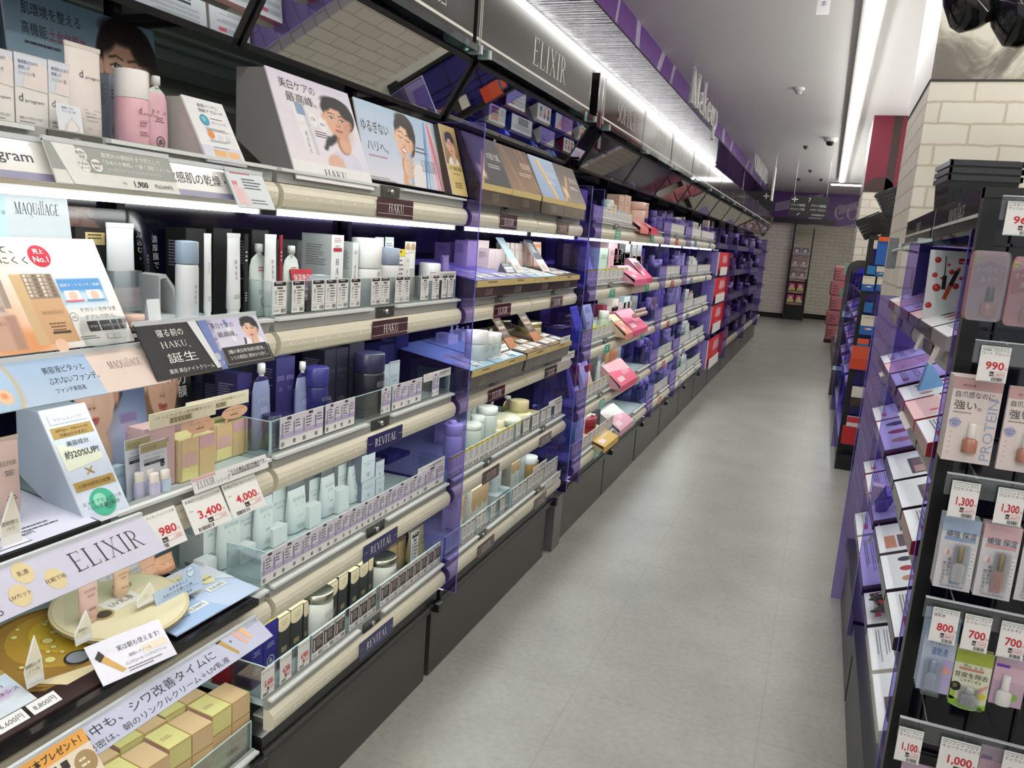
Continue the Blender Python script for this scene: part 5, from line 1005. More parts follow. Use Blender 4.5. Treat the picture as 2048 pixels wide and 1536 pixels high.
# --- top shelf
A='A'
def ga(si,*a,**k): return goods('A',si,*a,**k)
def art_blue(b,w,h):
    im=Img(124,96,'86abc9','b5c7d6'); im.ell(.5,.72,.6,.1,'c9cfd2',.2,0,.5); im.ell(.9,.85,.5,.08,'7a90a8',.1,0,.6); im.face(.98,.36,.31,skin='e0b49e',hair='221b1a',lip='c06a64',rot=.02,style='bob')
    b.pic(0,0,w,h,im.a,1); b.txt('肌環境を整える',w*.1,h*.84,h*.09,'26303c','l',2,w=w*.36); b.txt('高機能',w*.09,h*.71,h*.09,'26303c','l',2,w=w*.15); b.txt('土台化粧水',w*.25,h*.705,h*.09,'b0306a','l',2,w=w*.24); b.small(w*.1,h*.64,w*.28,1,h*.03,'3a4654',2)
easel('poster_board','blue poster of a dark-haired woman behind the white testers, on the top shelf',-1.27,.96,.315,1.60,.03,1.845,.02,art_blue,'6a8aa6')
def art_navy(b,w,h):
    im=Img(40,60,'1c2a38','243646'); im.face(.1,.5,.3,hair='10100f'); b.pic(0,0,w,h,im.a,1)
easel('poster_board','dark blue poster cut by the left edge of the picture, on the top shelf',-1.27,.74,.2,1.60,.03,1.83,.02,art_navy,'22303c')
def d_logo(b,x,y,h,c='4a4a5c',k=1): b.txt('d',x,y,h*1.5,c,'l',k); b.txt('program',x+h*.95,y,h*.62,c,'l',k,w=h*2.7)
def P_foam(w,h):
    p=P_carton(w,.035,h,'f0ece8',None,side='d8d2cc'); b=p[0][1]; b.front(0,-w/2,0)
    b.rect(0,h*.58,w,h*.42,'dfe4ee',1); b.poly([(w*.25,h*.58),(w,h*.56),(w,h*.86),(w*.7,h*.95),(w*.45,h*.84),(w*.25,h*.7)],'efe4de',2)
    b.txt('敏感肌のための',w*.1,h*.88,h*.05,'3a4a78','l',3,w=w*.6); b.txt('摩擦レス',w*.1,h*.81,h*.05,'3a4a78','l',3,w=w*.34); b.txt('クッション泡',w*.1,h*.74,h*.05,'3a4a78','l',3,w=w*.5); d_logo(b,w*.1,h*.4,w*.21); b.txt('角層バリアを守って洗う',w*.1,h*.18,h*.038,'3a3a44','l',2,w=w*.7); b.small(w*.1,h*.14,w*.6,1,h*.018,'777777',2); b.rect(w*.08,h*.09,w*.84,.0006,'999999',2); b.txt('薬用 敏感肌用洗顔フォーム',w*.1,h*.035,h*.032,'3a3a44','l',2,w=w*.8); return p
for xl,xr,yt in ((-28,24,98),(27,93,112),(95,152,127)): ga(0,'fn',xl,xr,yt,-1.07,'white face wash carton with a foam print','carton','carton',f=P_foam)
def P_dtube(w,h):
    p=P_tube(w,h,'e6dcd6','f0ece8',None,caph=.04); b=p[0][1]; lean=math.atan2(w*.62*.4,h*.75); b.plane((-w/2,-.0006,0),(1,0,0),(0,math.sin(lean)*.9,math.cos(lean)),.001); d_logo(b,w*.28,h*.66,w*.18,'5a5560',2); b.rect(w*.32,h*.33,w*.5,.0006,'8a8580',2); b.txt('ESSENCE IN',w*.34,h*.29,h*.025,'5a5560','l',2); b.txt('CLEANSING FOAM',w*.34,h*.255,h*.025,'5a5560','l',2); b.txt('For sensitive skin',w*.34,h*.22,h*.022,'5a5560','l',2); b.txt('120g',w*.34,h*.13,h*.025,'5a5560','l',2); return p
ga(0,'fn',147,216,90,-1.055,'tall beige face wash tube','tube','cosmetic_tube',f=P_dtube)
def P_dlotion(w,h):
    b=MB().lathe([(w*.47,0),(w*.5,.003),(w*.5,h*.62),(w*.49,h*.64)],['eab9c4','eab9c4','e8b3c0'],'plastic',28,1,0,w/2); b.front(-.0008,-w/2,0); d_logo(b,w*.26,h*.45,w*.2,'6a4a58',1); b.rect(w*.3,h*.37,w*.4,.0006,'a06a7a',1); b.small(w*.3,h*.34,w*.4,2,h*.024,'8a5a68',1); b.small(w*.3,h*.22,w*.4,2,h*.02,'8a5a68',1)
    k=MB().lathe([(w*.49,h*.645),(w*.495,h*.66),(w*.49,h*.985),(w*.46,h)],'efeae6','plastic',28,1,0,w/2); return [('bottle_body',b),('cap',k)]
ga(0,'fn',236,289,142,-1.06,'pink lotion bottle with a tall white cap','bottle','cosmetic_bottle',f=P_dlotion)
ga(0,'pouch',289,333,153,-1.085,'pink and clear refill pouch','refill pouch','refill_pouch',col='e9b9c6',top='d6dcdc',dk='program',dc='5a5560')
ga(0,'carton',217,234,150,-1.12,'dark printed carton seen edge on','carton','carton',col='8a929e',dk='lines',dc='3c4450',d=.03)
ga(0,'fn',118,168,210,-1.045,'small white card with a foam swirl','card','tester_card',f=lambda w,h:(lambda b:(b.box(-w/2,w/2,0,.0015,0,h,'e9ecf2','card',bev=.001),b.front(0,-w/2,0),b.txt('摩擦レスな',w*.2,h*.86,h*.08,'3a4a78','l',1),b.txt('クッション泡',w*.2,h*.76,h*.08,'3a4a78','l',1),b.poly([(w*.2,h*.16),(w*.35,h*.12),(w*.7,h*.12),(w*.88,h*.2),(w*.86,h*.36),(w*.7,h*.5),(w*.56,h*.66),(w*.44,h*.5),(w*.26,h*.38)],'d9d2cd',1),b.poly([(w*.3,h*.2),(w*.6,h*.2),(w*.8,h*.3),(w*.56,h*.58),(w*.4,h*.45)],'efe9e4',2),b)[-1])(MB()),tilt=8)
def art_barrier(b,w,h):
    b.rect(0,0,w,h,'f0eef0',1); b.rect(0,0,w,h*.26,'dcdcea',2); b.txt('角層バリアに',w*.3,h*.87,h*.06,'5a5a68','l',3,w=w*.5); b.txt('徹底アプローチ',w*.28,h*.79,h*.06,'3a3a48','l',3,w=w*.6); b.disc(w*.34,h*.66,w*.11,'4a9ab0',3); b.disc(w*.32,h*.67,w*.05,'7ac0cc',4); b.txt('キシリトール',w*.5,h*.62,h*.05,'3a3a48','l',3,w=w*.35); b.small(w*.5,h*.7,w*.35,1,h*.018,'777777',3)
    b.disc(w*.36,h*.44,w*.08,'dd8a4a',3); b.disc(w*.58,h*.42,w*.06,'dfe3e6',3); b.disc(w*.78,h*.41,w*.06,'dfe3e6',3); b.small(w*.28,h*.53,w*.6,2,h*.016,'777777',3); b.small(w*.28,h*.35,w*.6,2,h*.014,'999999',3)
    b.rect(w*.26,h*.1,w*.3,h*.1,'e6b27a',3); b.rect(w*.6,h*.1,w*.3,h*.1,'e9b98a',3); b.small(w*.3,h*.235,w*.5,1,h*.018,'777777',3); b.small(w*.3,h*.07,w*.5,2,h*.012,'888888',3)
easel('display_easel','white wedge stand with blue and orange dots beside the pink pouch, on the top shelf',-1.03,1.13,.102,1.589,.06,1.70,.07,art_barrier,'c6bfb9','f0eef0')
# --- second shelf
def art_found(b,w,h):
    im=Img(128,98,'e9b99c','e6ab84'); im.ell(.4,.2,.7,.3,'f2dccd',.4); im.ell(1.1,.5,.5,.9,'f1eeec',.3); im.box(.86,.42,1.4,1.1,'f3efec',.1); im.ell(.5,.92,.2,.12,'d8935e',.1); im.box(.3,.31,.46,.62,'b7a397',.01); im.box(.46,.31,.5,.62,'9a877c',.01); im.box(.33,.6,.45,.66,'9a8f8a',.01); im.ell(.36,.69,.14,.05,'cdb8ac',.02); im.box(.23,.68,.5,.97,'c29a86',.02); im.box(.43,.68,.5,.97,'a98272',.03)
    im.box(.56,.33,.66,.95,'c9a97e',.01,sl=.03); im.box(.64,.33,.86,.55,'8a7868',.008,sl=.03)
    for j in range(6):
        for i in range(6): im.box(.65+.034*i,.335+.035*j,.675+.034*i,.36+.035*j,('d9cdbd','6a5a4c','b3a392')[(i*5+j*3)%3],.004,sl=.03)
    im.box(.64,.55,.87,.95,'c9a076',.008,sl=.03); im.box(.875,.38,1.22,.62,'3f86cc',.01,al=.9); im.box(.875,.5,1.22,.66,'d3e4f0',.04,al=.9)
    b.pic(0,0,w,h,im.a,1); b.txt('一緒に使って、',w*.1,h*.86,h*.075,'2a2626','l',2,w=w*.4); b.txt('もっとくずれにくく',w*.09,h*.765,h*.075,'2a2626','l',2,w=w*.47)
    b.disc(w*.635,h*.83,h*.1,'c9203c',2); b.txt('売上',w*.635,h*.855,h*.05,'ffffff','c',3,bold=.02); b.txt('No.1',w*.635,h*.775,h*.075,'ffffff','c',3,bold=.02)
    b.ser('MAQUillAGE',w*.27,h*.24,h*.028,'6a4a40','c',2,w=w*.11,wt=.7); b.ser('MAQUillAGE',w*.585,h*.31,h*.03,'6a4a34','c',2,w=w*.12,wt=.7); b.small(w*.585,h*.22,w*.1,3,h*.018,'6a4a34',2,al='c'); b.rect(w*.54,h*.135,w*.1,h*.02,'3a2a20',2)
    b.txt('温度オートセンサー搭載',w*.68,h*.55,h*.03,'f3f6f9','l',2,w=w*.24); b.rect(w*.69,h*.42,w*.09,h*.09,'f6f1ef',2); b.rect(w*.82,h*.42,w*.09,h*.09,'eef3f8',2); b.disc(w*.735,h*.46,w*.025,'e6c0b0',3); b.disc(w*.865,h*.46,w*.025,'e6c0b0',3); b.rect(w*.68,h*.405,w*.11,h*.018,'d9708a',3); b.rect(w*.81,h*.405,w*.11,h*.018,'5a9ad0',3)
    b.txt('テカリ・カサつき',w*.74,h*.31,h*.045,'2a2626','l',2,w=w*.22); b.txt('ダブルで防ぐ',w*.75,h*.24,h*.045,'2a2626','l',2,w=w*.18); b.ring(w*.69,h*.27,h*.04,.001,'777777',2); b.txt('3色',w*.69,h*.255,h*.03,'444444','c',2)
    for i,t in enumerate(('SPF50+','1日中','毛穴レス')): b.rect(w*(.75+.075*i),h*.125,w*.066,h*.095,'1e1c1c',2); b.txt(t,w*(.783+.075*i),h*.16,h*.026,'f0eeee','c',3,w=w*.05)
    b.rect(w*.84,h*.045,w*.12,h*.045,'b06a6a',2); b.rect(w*.842,h*.048,w*.116,h*.039,'f6f1ee',3); b.txt('2,970円',w*.9,h*.055,h*.028,'6a3a3a','c',4); b.small(w*.68,h*.08,w*.14,2,h*.012,'666666',2)
    b.disc(w*.06,h*.5,h*.085,'e0d23a',2); b.disc(w*.06,h*.5,h*.07,'efe45a',3); b.rect(w*.02,h*.35,w*.07,h*.06,'3f9a78',2); b.txt('第1位',w*.055,h*.36,h*.035,'ffffff','c',3); b.disc(w*.1,h*.25,h*.05,'f3ece6',2); b.txt('全5色',w*.1,h*.235,h*.03,'444444','c',3); b.disc(w*.56,h*.03,h*.06,'e6bfa2',2)
t=easel('display_board','large peach board of foundation bottles on the second shelf',-1.008,.655,.29,1.292,.085,1.445,.02,art_found,'d9dde0')
q=MB(); q.M=Matrix.Translation((.2,-.012,.004)); q.box(0,.055,-.012,.02,0,.04,'ffffff','acrylic'); q.build('acrylic_pocket',t)
def art_maqhead(b,w,h):
    b.rect(0,0,w*.42,h,'a9c3dd',1); b.rect(w*.42,0,w*.58,h,'b4babf',1,'satin'); b.ser('MAQUillAGE',w*.7,h*.46,h*.2,'2e2e34','c',2,w=w*.4,wt=.75); b.txt('ンデ。',w*.2,h*.45,h*.2,'3a4654','l',2)
easel('header_card','silver and pale blue header card above the peach board',-1.12,.75,.18,1.44,.012,1.525,.015,art_maqhead,'c9ccce')
ga(1,'fn',150,210,457,-1.13,'black and gold carton behind the peach board','carton','carton',f=lambda w,h:(lambda p:(p[0][1].front(0,-w/2,0),p[0][1].rect(w*.32,h*.84,w*.66,h*.12,'d9c188',1),p[0][1].small(w*.4,h*.93,w*.5,2,h*.02,'4a3a20',2),p[0][1].poly([(w*.6,h*.6),(w*.72,h*.66),(w*.8,h*.74),(w*.66,h*.72)],'d6d2cc',1),p[0][1].ser('MAQUill',w*.5,h*.42,h*.055,'c9a86a','c',1,w=w*.8,wt=.8),p[0][1].small(w*.3,h*.34,w*.5,4,h*.018,'a98a5a',1),p)[-1])(P_carton(w,.04,h,'1e1b19',None,side='2a2622')))
def P_curve(w,h):
    b=MB(); im=Img(110,110,'0f0f11','0c0c0e'); im.ell(.22,.1,.44,.42,'0e0d0e'); im.face(.2,.05,.36,skin='9a7466',hair='0c0b0b',lip='8a3f42',rot=.35,closed=True,shade='5a4038'); im.lin(.55,.0,.95,.6,.5,'0e0e10',.06)
    n=26; q=b.mi('gloss'); a=np.clip(im.a,0,1); H,W=a.shape[:2]; st=W+1; n0=0
    P=lambda u,v:(-w/2+w*u,.035*(1-math.cos(R_(90)*max(0,(u-.55)/.45)))+.0*v+ .02*v,h*(.0+v*(1-.25*max(0,(u-.6)/.4)**2)))
    for j in range(H+1):
        for i in range(W+1): b.v.append(P(i/W,1-j/H))
    L=np.where(a<=.04045,a/12.92,((a+.055)/1.055)**2.4)
    for j in range(H):
        for i in range(W): k=j*st+i; b.f.append((k+st,k+st+1,k+1,k)); c=L[j,i]; b.c.append((c[0],c[1],c[2],1.)); b.m.append(q); b.sm.append(True)
    b.plane((w*.14,-.002,h*.1),(1,0,0),(-.0,.02,h)); b.vtxt('濃厚膜で',w*.18,h*.62,h*.075,'c9c9cc',2); b.vtxt('包み込む。',w*.03,h*.72,h*.06,'b0b0b4',2); b.vtxt('美白ナイトクリームマスク',w*.1,h*.48,h*.03,'a0a0a4',2)
    k=MB(); k.box(-w/2,w*.45,.06,.075,0,h*.9,'151518','card'); return [('printed_board',b),('stand',k)]
ga(1,'fn',126,352,420,-1.2,'curved black poster of a sleeping woman','poster','poster_board',f=P_curve)
ga(1,'tube',228,281,448,-1.09,'large white tube standing in a clear holder','tube','cosmetic_tube',col='dfe3e8',cap='d5d9de',dk='haku',caph=.05)
ga(1,'fn',228,284,543,-1.075,'clear holder for the large white tube','holder','acrylic_holder',f=lambda w,h: MB().box(-w/2,w/2,0,.002,0,h,'ffffff','acrylic').box(-w/2,-w/2+.002,.002,.05,0,h,'ffffff','acrylic').box(w/2-.002,w/2,.002,.05,0,h,'ffffff','acrylic').box(-w/2,w/2,0,.05,0,.002,'ffffff','acrylic'))
ga(1,'bottle',357,390,482,-1.06,'white essence bottle with a blue grey cap','bottle','cosmetic_bottle',col='dfe0e4',cap='8fa0b4',caph=.27,dk='haku',dc='5a5a62',capmat='satin')
ga(1,'fn',318,362,549,-1.12,'small arched grey card stand','card','tester_card',f=lambda w,h: MB().prism([(-w/2,0),(-w/2,h*.97),(-w*.2,h),(w*.2,h*.75),(w*.45,0),(w*.38,0),(w*.12,h*.66),(-w*.2,h*.93),(-w*.44,h*.9),(-w*.44,0)],0,.05,'c9c9cb'))
ga(1,'fn',300,325,600,-1.07,'tiny white tent card','card','tester_card',f=lambda w,h: MB().prism([(0,0),(.02,0),(.008,h)],-w/2,w/2,'e9edf0',axis='x'))
def P_hakutray(w,h):
    b=MB(); b.prism([(0,0),(.16,0),(.16,h*1.6),(0,h)],-w/2,w/2,'161617',axis='x'); b.plane((-w/2,0,h),(1,0,0),(0,.16,h*.6),.0006); b.rect(w*.3,.01,w*.68,.14,'b9d6dc',1); b.poly([(w*.3,.01),(w*.6,.01),(w*.98,.1),(w*.98,.15),(w*.7,.15)],'e3eef0',2); b.rect(w*.05,.06,w*.2,.03,'161617',2); b.disc(w*.14,.1,.016,'b8204a',2,ry=.012); b.txt('NEW',w*.14,.096,.01,'ffffff','c',3); b.small(w*.06,.05,w*.2,2,.006,'d9d9dc',3); return b
put(('hakutray',),lambda:P_hakutray(.26,.012),'tester_tray','low black tray with an aqua sheet behind the black card, on the second shelf','tester tray',(-1.03,1.09,1.2925),L90)
ga(1,'jar',256,289,630,-1.045,'flat pink compact beside the black card','compact','powder_compact',col='e9b9a6',lid='edc9b8')
# --- third shelf
def art_colorless(b,w,h):
    b.rect(0,0,w,h,'dfe5f0',1); b.rect(w*.04,h*.04,w*.92,h*.93,'d3dcee',2); b.rect(w*.1,h*.86,w*.8,h*.085,'8a94a8',3); b.rect(w*.105,h*.863,w*.79,h*.079,'e6ebf3',4); b.txt('カラーレスシリーズ',w*.5,h*.885,h*.035,'2e3440','c',5,w=w*.6)
    b.rect(w*.06,h*.74,w*.88,h*.095,'b0904c',3); b.txt('SPF50+・PA++++の',w*.5,h*.793,h*.032,'2e2414','c',4,w=w*.7); b.txt('効果はそのままに',w*.5,h*.752,h*.032,'2e2414','c',4,w=w*.6); b.txt('美容成分',w*.5,h*.665,h*.05,'24262e','c',4,w=w*.48); b.txt('約20%UP!',w*.5,h*.565,h*.075,'24262e','c',4,w=w*.74,bold=.01); b.poly([(w*.06,h*.46),(w*.9,h*.5),(w*.9,h*.56),(w*.06,h*.7)],'e9ecd6',3)
    b.line(w*.42,h*.4,w*.58,h*.46,.0025,'b0904c',4); b.line(w*.42,h*.46,w*.58,h*.4,.0025,'b0904c',4); b.rect(w*.06,h*.28,w*.88,h*.08,'b0904c',3); b.txt('11年の研究の成果',w*.5,h*.305,h*.038,'2e2414','c',4,w=w*.7)
    b.disc(w*.5,h*.15,w*.28,'3fae8c',3); b.disc(w*.45,h*.17,w*.14,'8fd9c0',4); b.disc(w*.6,h*.12,w*.1,'2a8a6c',4); b.txt('ミトケアエッセンス',w*.5,h*.155,h*.036,'1e3a34','c',5,w=w*.86); b.txt('「ハリ保湿」配合',w*.5,h*.11,h*.036,'1e3a34','c',5,w=w*.7)
easel('display_easel','tall pale blue wedge stand with gold bands and a green drop, on the third shelf',-1.03,.868,.085,1.0,.10,1.172,.05,art_colorless,'a9b3c2','dfe5f0')
def P_etray(w,h):
    b=MB(); b.prism([(0,0),(.2,0),(.2,.035),(0,h)],-w/2,w/2,'101012',axis='x'); b.plane((-w/2,0,h+.0005),(1,0,0),(0,.2,.035-h),.0006); b.rect(.004,.004,w-.008,.19,'d9d9ea',1); b.poly([(w*.3,.19),(w*.9,.19),(w*.6,.06)],'e6e6f2',2); b.small(w*.3,.06,w*.6,3,.006,'5a5a6a',2); b.disc(w*.42,.11,.012,'d9c63a',2); b.rect(w*.4,.09,.018,.014,'3f9a7a',2); b.txt('3,740円',w*.66,.03,.011,'3a3a44','l',2); b.rect(w*.3,.012,w*.4,.014,'8a8a9a',2); b.rect(w*.305,.013,w*.39,.012,'e6e6f2',3); b.txt('カラーレスシリーズ',w*.5,.0155,.007,'3a3a44','c',4); return b
put(('etray',),lambda:P_etray(.36,.012),'tester_tray','black edged tray with a lilac sheet on the third shelf','tester tray',(-1.012,.70,.998),L90)
ga(2,'tube',-6,46,877,-1.08,'pinkish tube standing in the lilac tray','tube','cosmetic_tube',col='cdb3aa',cap='c9aba2',dk='elixir',dc='4a3a38',mat='satin',zb=1.018)
def P_dropcard(w,h,col='e3dfd0',t1='透明感とハリ'):
    b=MB(); b.prism([(-w/2,0),(w*.42,0),(w*.5,h*.5),(w*.34,h),(w*.05,h*.8),(-w*.5,h*.36)],0,.0015,'f3f2ee'); b.prism([(-w*.42,h*.1),(w*.36,h*.1),(w*.43,h*.5),(w*.32,h*.92),(w*.05,h*.74),(-w*.44,h*.36)],-.0004,0,col); b.front(-.0005); b.txt(t1[:4],-w*.02,h*.4,h*.09,'4a4436','c',1); b.txt(t1[4:],-w*.02,h*.29,h*.09,'4a4436','c',1); b.box(-w*.42,w*.36,-.0006,0,h*.06,h*.2,'f3f2ee'); return b
ga(2,'fn',1,44,990,-1.03,'cream drop-shaped card by the pinkish tube','card','tester_card',f=lambda w,h:P_dropcard(w,h),tilt=10,zb=1.012)
def art_womanblue(b,w,h):
    im=Img(60,70,'5f6f96','3a4666'); im.ell(.55,.75,.4,.3,'a9b9d9',.3); im.face(.2,.25,.42,skin='e0bda8',hair='1c1a20',rot=.1); im.box(.52,.55,.7,1.1,'b9a9cc',.02); im.box(.5,.5,.72,.58,'8a7aa8',.02); b.pic(0,0,w,h,im.a,1); b.small(w*.5,h*.92,w*.4,3,h*.03,'d9dde8',2); b.ser('ELIXIR',w*.74,h*.3,h*.035,'5a4a6a','c',2,w=w*.2,wt=.6)
easel('poster_board','blue poster with a violet bottle behind the wedge stand, on the third shelf',-1.2,1.01,.155,1.0,.03,1.225,.02,art_womanblue,'1c1d28')
def art_tension(b,w,h):
    im=Img(72,74,'151316','1a171a'); im.ell(.1,.3,.3,.5,'8a6a50',.2); im.ell(.55,.95,.3,.3,'b98f6a',.2); im.face(.46,.34,.38,skin='dcb398',hair='1a1414',rot=.12); im.ell(.3,.98,.3,.1,'c9a05a',.1); b.pic(0,0,w,h,im.a,1); b.vtxt('張力膜',w*.82,h*.72,h*.11,'f0eeee',2); b.disc(w*.47,h*.26,h*.055,'1c1a1e',2); b.txt('NEW',w*.47,h*.245,h*.035,'d9d2c0','c',3)
easel('poster_board','dark poster of a woman resting her face on her hands, on the third shelf',-1.23,1.17,.15,1.0,.03,1.235,.02,art_tension,'131215')
for xl,xr,yt in ((229,255,935),(256,285,935)): ga(2,'carton',xl,xr,yt,-1.085,'pale blue carton with fine print','carton','carton',col='b6cddd',side='a9c2d4',dk='lines',dc='6a86a0',d=.02,tilt=4)
def P_trial(w,h):
    b=MB().box(-w/2,w/2,0,.002,0,h,'d9dce6').front(0,-w/2,0); b.rect(0,h*.84,w,h*.16,'a99f7c',1); b.ser('ELIXIR',w*.1,h*.88,h*.06,'5a5038','l',2,w=w*.5,wt=.7); b.txt('ハリ、うるおいで',w*.15,h*.76,h*.04,'4a4a5a','l',1,w=w*.7); b.small(w*.1,h*.7,w*.8,2,h*.02,'555566',1); b.rect(w*.12,h*.6,w*.76,h*.05,'2a2830',1); b.txt('トライアルセット',w*.5,h*.61,h*.03,'f0f0f0','c',2); b.disc(w*.8,h*.56,h*.05,'1e1c24',2); b.txt('10day',w*.8,h*.545,h*.03,'f0eee6','c',3)
    o=MB()
    for x,c in ((-.22,'c9c3dd'),(.2,'bcd0e2')):
        o.lathe([(w*.18,.004),(w*.19,.008),(w*.19,h*.3)],c,'plastic',14,.7,w*x,-.012); o.lathe([(w*.16,h*.305),(w*.16,h*.46),(w*.13,h*.47)],'e6ddd4','plastic',14,.7,w*x,-.012)
    return [('backing_card',b),('sample_bottles',o)]
for xl,xr,yt in ((253,303,878),(283,336,885)): ga(2,'fn',xl,xr,yt,-1.06 if xl>260 else -1.075,'trial pack with two small bottles','trial set','trial_pack',f=P_trial,tilt=2)
def P_gift(w,h):
    k=MB(); bh=h*.56; k.box(-w*.05,w/2,.0,.05,0,bh,'dcc79c','card',{'t':'e6dfa0'}); k.front(0,-w*.05,0); W=w*.55
    for i,(c,x,y) in enumerate((('dcc193',0,2),('d5abb2',1,2),('d9b3ab',0,1),('dcc38e',1,1),('e6dc98',0,0),('dcc193',1,0))): k.rect(W*.03+W*.5*x,bh*(.02+.33*y),W*.46,bh*.3,c,1)
    for i in range(2): k.rect(W*.03+W*.5*i-.0,bh*0,0.0006,bh,'b59a5e',2)
    k.vtxt('BEAUTYUP',W*.18,bh*.6,bh*.035,'b58a6a',2); k.vtxt('COTTON',W*.3,bh*.58,bh*.035,'b58a6a',2)
    c=MB(); c.box(-w/2,-w*.07,.01,.05,0,h*.8,'d9b6b8','card'); c.front(.01,-w/2,0); c.ser('ELIXIR',w*.22,h*.58,h*.05,'6a4a4a','c',1,w=w*.26,wt=.7); c.small(w*.22,h*.5,w*.2,3,h*.02,'8a6a6a',1,al='c'); c.bars(w*.2,h*.04,w*.12,h*.1,'5a4a4a',1)
    hd=MB(); hd.box(-w/2,w/2,-.002,.0,h*.8,h,'efe6cc','card'); hd.front(-.002,-w/2,0); hd.txt('\\うっとりぷるん肌体験セット/',w*.5,h*.915,h*.045,'7a6a4a','c',1,w=w*.86); hd.rect(w*.28,h*.825,w*.34,h*.075,'b9a884',1); hd.ser('ELIXIR',w*.45,h*.838,h*.05,'2e2a24','c',2,w=w*.3,wt=.8); hd.disc(w*.76,h*.7,w*.22,'e8b999',1,ry=h*.1); hd.poly([(w*.6,h*.62),(w*.66,h*.62),(w*.6,h*.54)],'e8b999',1)
    hd.txt('ビューティーアップ',w*.76,h*.73,h*.032,'6a4434','c',2,w=w*.33); hd.txt('コットン',w*.76,h*.685,h*.032,'6a4434','c',2); hd.small(w*.68,h*.66,w*.16,1,h*.022,'6a4434',2)
    return [('cotton_box',k),('carton',c),('header_card',hd)]
for xl,xr,yt in ((297,430,815),(371,496,793)): ga(2,'fn',xl,xr,yt,-1.075 if xl<350 else -1.115,'gift set with a pastel cotton box','gift set','gift_set',f=P_gift)
def tick(y0,y1,z0,z1,X,label,n,p,t,sz):
    w=y1-y0; h=z1-z0
    o=put(('tk',p),lambda: price_tag(w,h,n,p,t,size=sz),'price_card',label,'price card',(X,(y0+y1)/2,z0),(R_(-28),0,R_(90)),'large white tickets with red prices'); return o
tick(.95,1.036,.93,.997,-.985,'white ticket priced 980 beside the lilac strip, third shelf','ELMトライセットシットリCB','980','1,078','30ml')
tick(1.055,1.15,.932,1.0,-.985,'white ticket priced 3,400, middle of three below the gift sets','EI BRローション シットリCA','3,400','3,740','170ml')
tick(1.155,1.25,.932,1.0,-.985,'white ticket priced 4,000 at the far end of the third shelf','EI BRエマルジョン シットリ','4,000','4,400','130ml')
put(('elnote',),lambda:(lambda b:(b.box(0,.205,0,.0012,0,.028,'ecebe9'),b.front(0),b.ser('ELIXIR',.01,.007,.013,'3a3a3a','l',1,w=.045,wt=.7),b.txt('シリーズ',.058,.005,.009,'3a3a3a','l',1),b.txt('こちらの商品は割引対象外です。',.092,.012,.011,'2a2a2a','l',1,w=.108,bold=.01),b.small(.1,.009,.09,1,.004,'777777',1),b.rect(.0,.022,.06,.005,'d9a9a9',1),b)[-1])(MB()),'notice_card','long grey notice strip above the 3,400 and 4,000 tickets','card',(-1.0,1.07,1.002),(R_(-20),0,R_(90)))
# --- fourth shelf: gold and cream discs with tubes
def P_disc(rx,ry,cols,art):
    b=MB(); n=40; pts=[(rx*math.cos(2*math.pi*i/n),ry*math.sin(2*math.pi*i/n)) for i in range(n)]; b.prism(pts,0,.006,cols[0],'card',side=sh(cols[0],.7),axis='z'); b.plane((0,0,.0065),(1,0,0),(0,1,0),.0004); art(b,rx,ry); return b
def art_gold(b,rx,ry):
    b.disc(0,0,rx*.93,'a8803c',1,ry=ry*.93,n=36); b.disc(rx*.1,ry*.1,rx*.66,'c29a3e',2,ry=ry*.72); b.disc(rx*.15,ry*.15,rx*.4,'d6b53c',3,ry=ry*.5); r=random.Random(4)
    for i in range(26): x,y=r.gauss(.05,.32)*rx,r.gauss(.15,.32)*ry; q=r.uniform(.02,.06)*rx; b.disc(x,y,q*1.5,'b99a4a',4,n=10); b.disc(x,y,q,'f0e596',5,n=10)
    b.disc(-rx*.1,-ry*.45,rx*.16,'2e3036',6,ry=ry*.16); b.disc(-rx*.1,-ry*.45,rx*.13,'9aa0aa',7,ry=ry*.13); b.poly([(-rx*.7,-ry*.5),(rx*.4,-ry*.9),(0,-ry*.98),(-rx*.5,-ry*.85)],'ecd9b0',4)
def art_cream(b,rx,ry):
    b.disc(0,0,rx*.95,'e3d7b4',1,ry=ry*.95,n=36); b.poly([(-rx*.9,ry*.1),(-rx*.4,ry*.8),(rx*.2,ry*.9),(rx*.9,ry*.3),(rx*.2,ry*.1)],'d8d3ae',2); b.rect(-rx*.25,-ry*.1,rx*.6,ry*.34,'e9e4dd',3); b.txt('UV乳液',rx*.05,ry*.02,rx*.13,'5a5040','c',4)
    for x,y in ((-rx*.36,-ry*.05),(rx*.36,ry*.42)): b.disc(x,y,rx*.16,'b59a68',4,ry=ry*.13); b.disc(x,y,rx*.12,'4a4238',5,ry=ry*.095)
put(('golddisc',),lambda:P_disc(.145,.12,('8a6428',),art_gold),'tester_disc','round gold tester board on the fourth shelf','tester board',(-1.17,.93,.727),(R_(8),0,R_(90)))
put(('creamdisc',),lambda:P_disc(.125,.115,('d6c79a',),art_cream),'tester_disc','round cream tester board overlapping the gold one','tester board',(-1.155,1.045,.755),(R_(8),0,R_(90)))
put(('a4tray',),lambda:MB().box(0,.6,0,.3,0,.014,'141013','gloss').box(0,.28,.02,.3,.014,.018,'35211d'),'tester_tray','black tester tray on the fourth shelf','tester tray',(-1.008,.66,.703),L90)
ga(3,'tube',166,203,1152,-1.135,'pink tester tube standing on the cream disc','tube','cosmetic_tube',col='dcb8ae',cap='d9b9ae',dk='elixir',dc='5a4440',mat='satin',zb=.765,caph=.08)
ga(3,'tube',235,264,1127,-1.165,'beige tester tube standing on the cream disc','tube','cosmetic_tube',col='e0bfa0',cap='dcbb9c',dk='elixir',dc='5a4440',mat='satin',zb=.765,caph=.08)
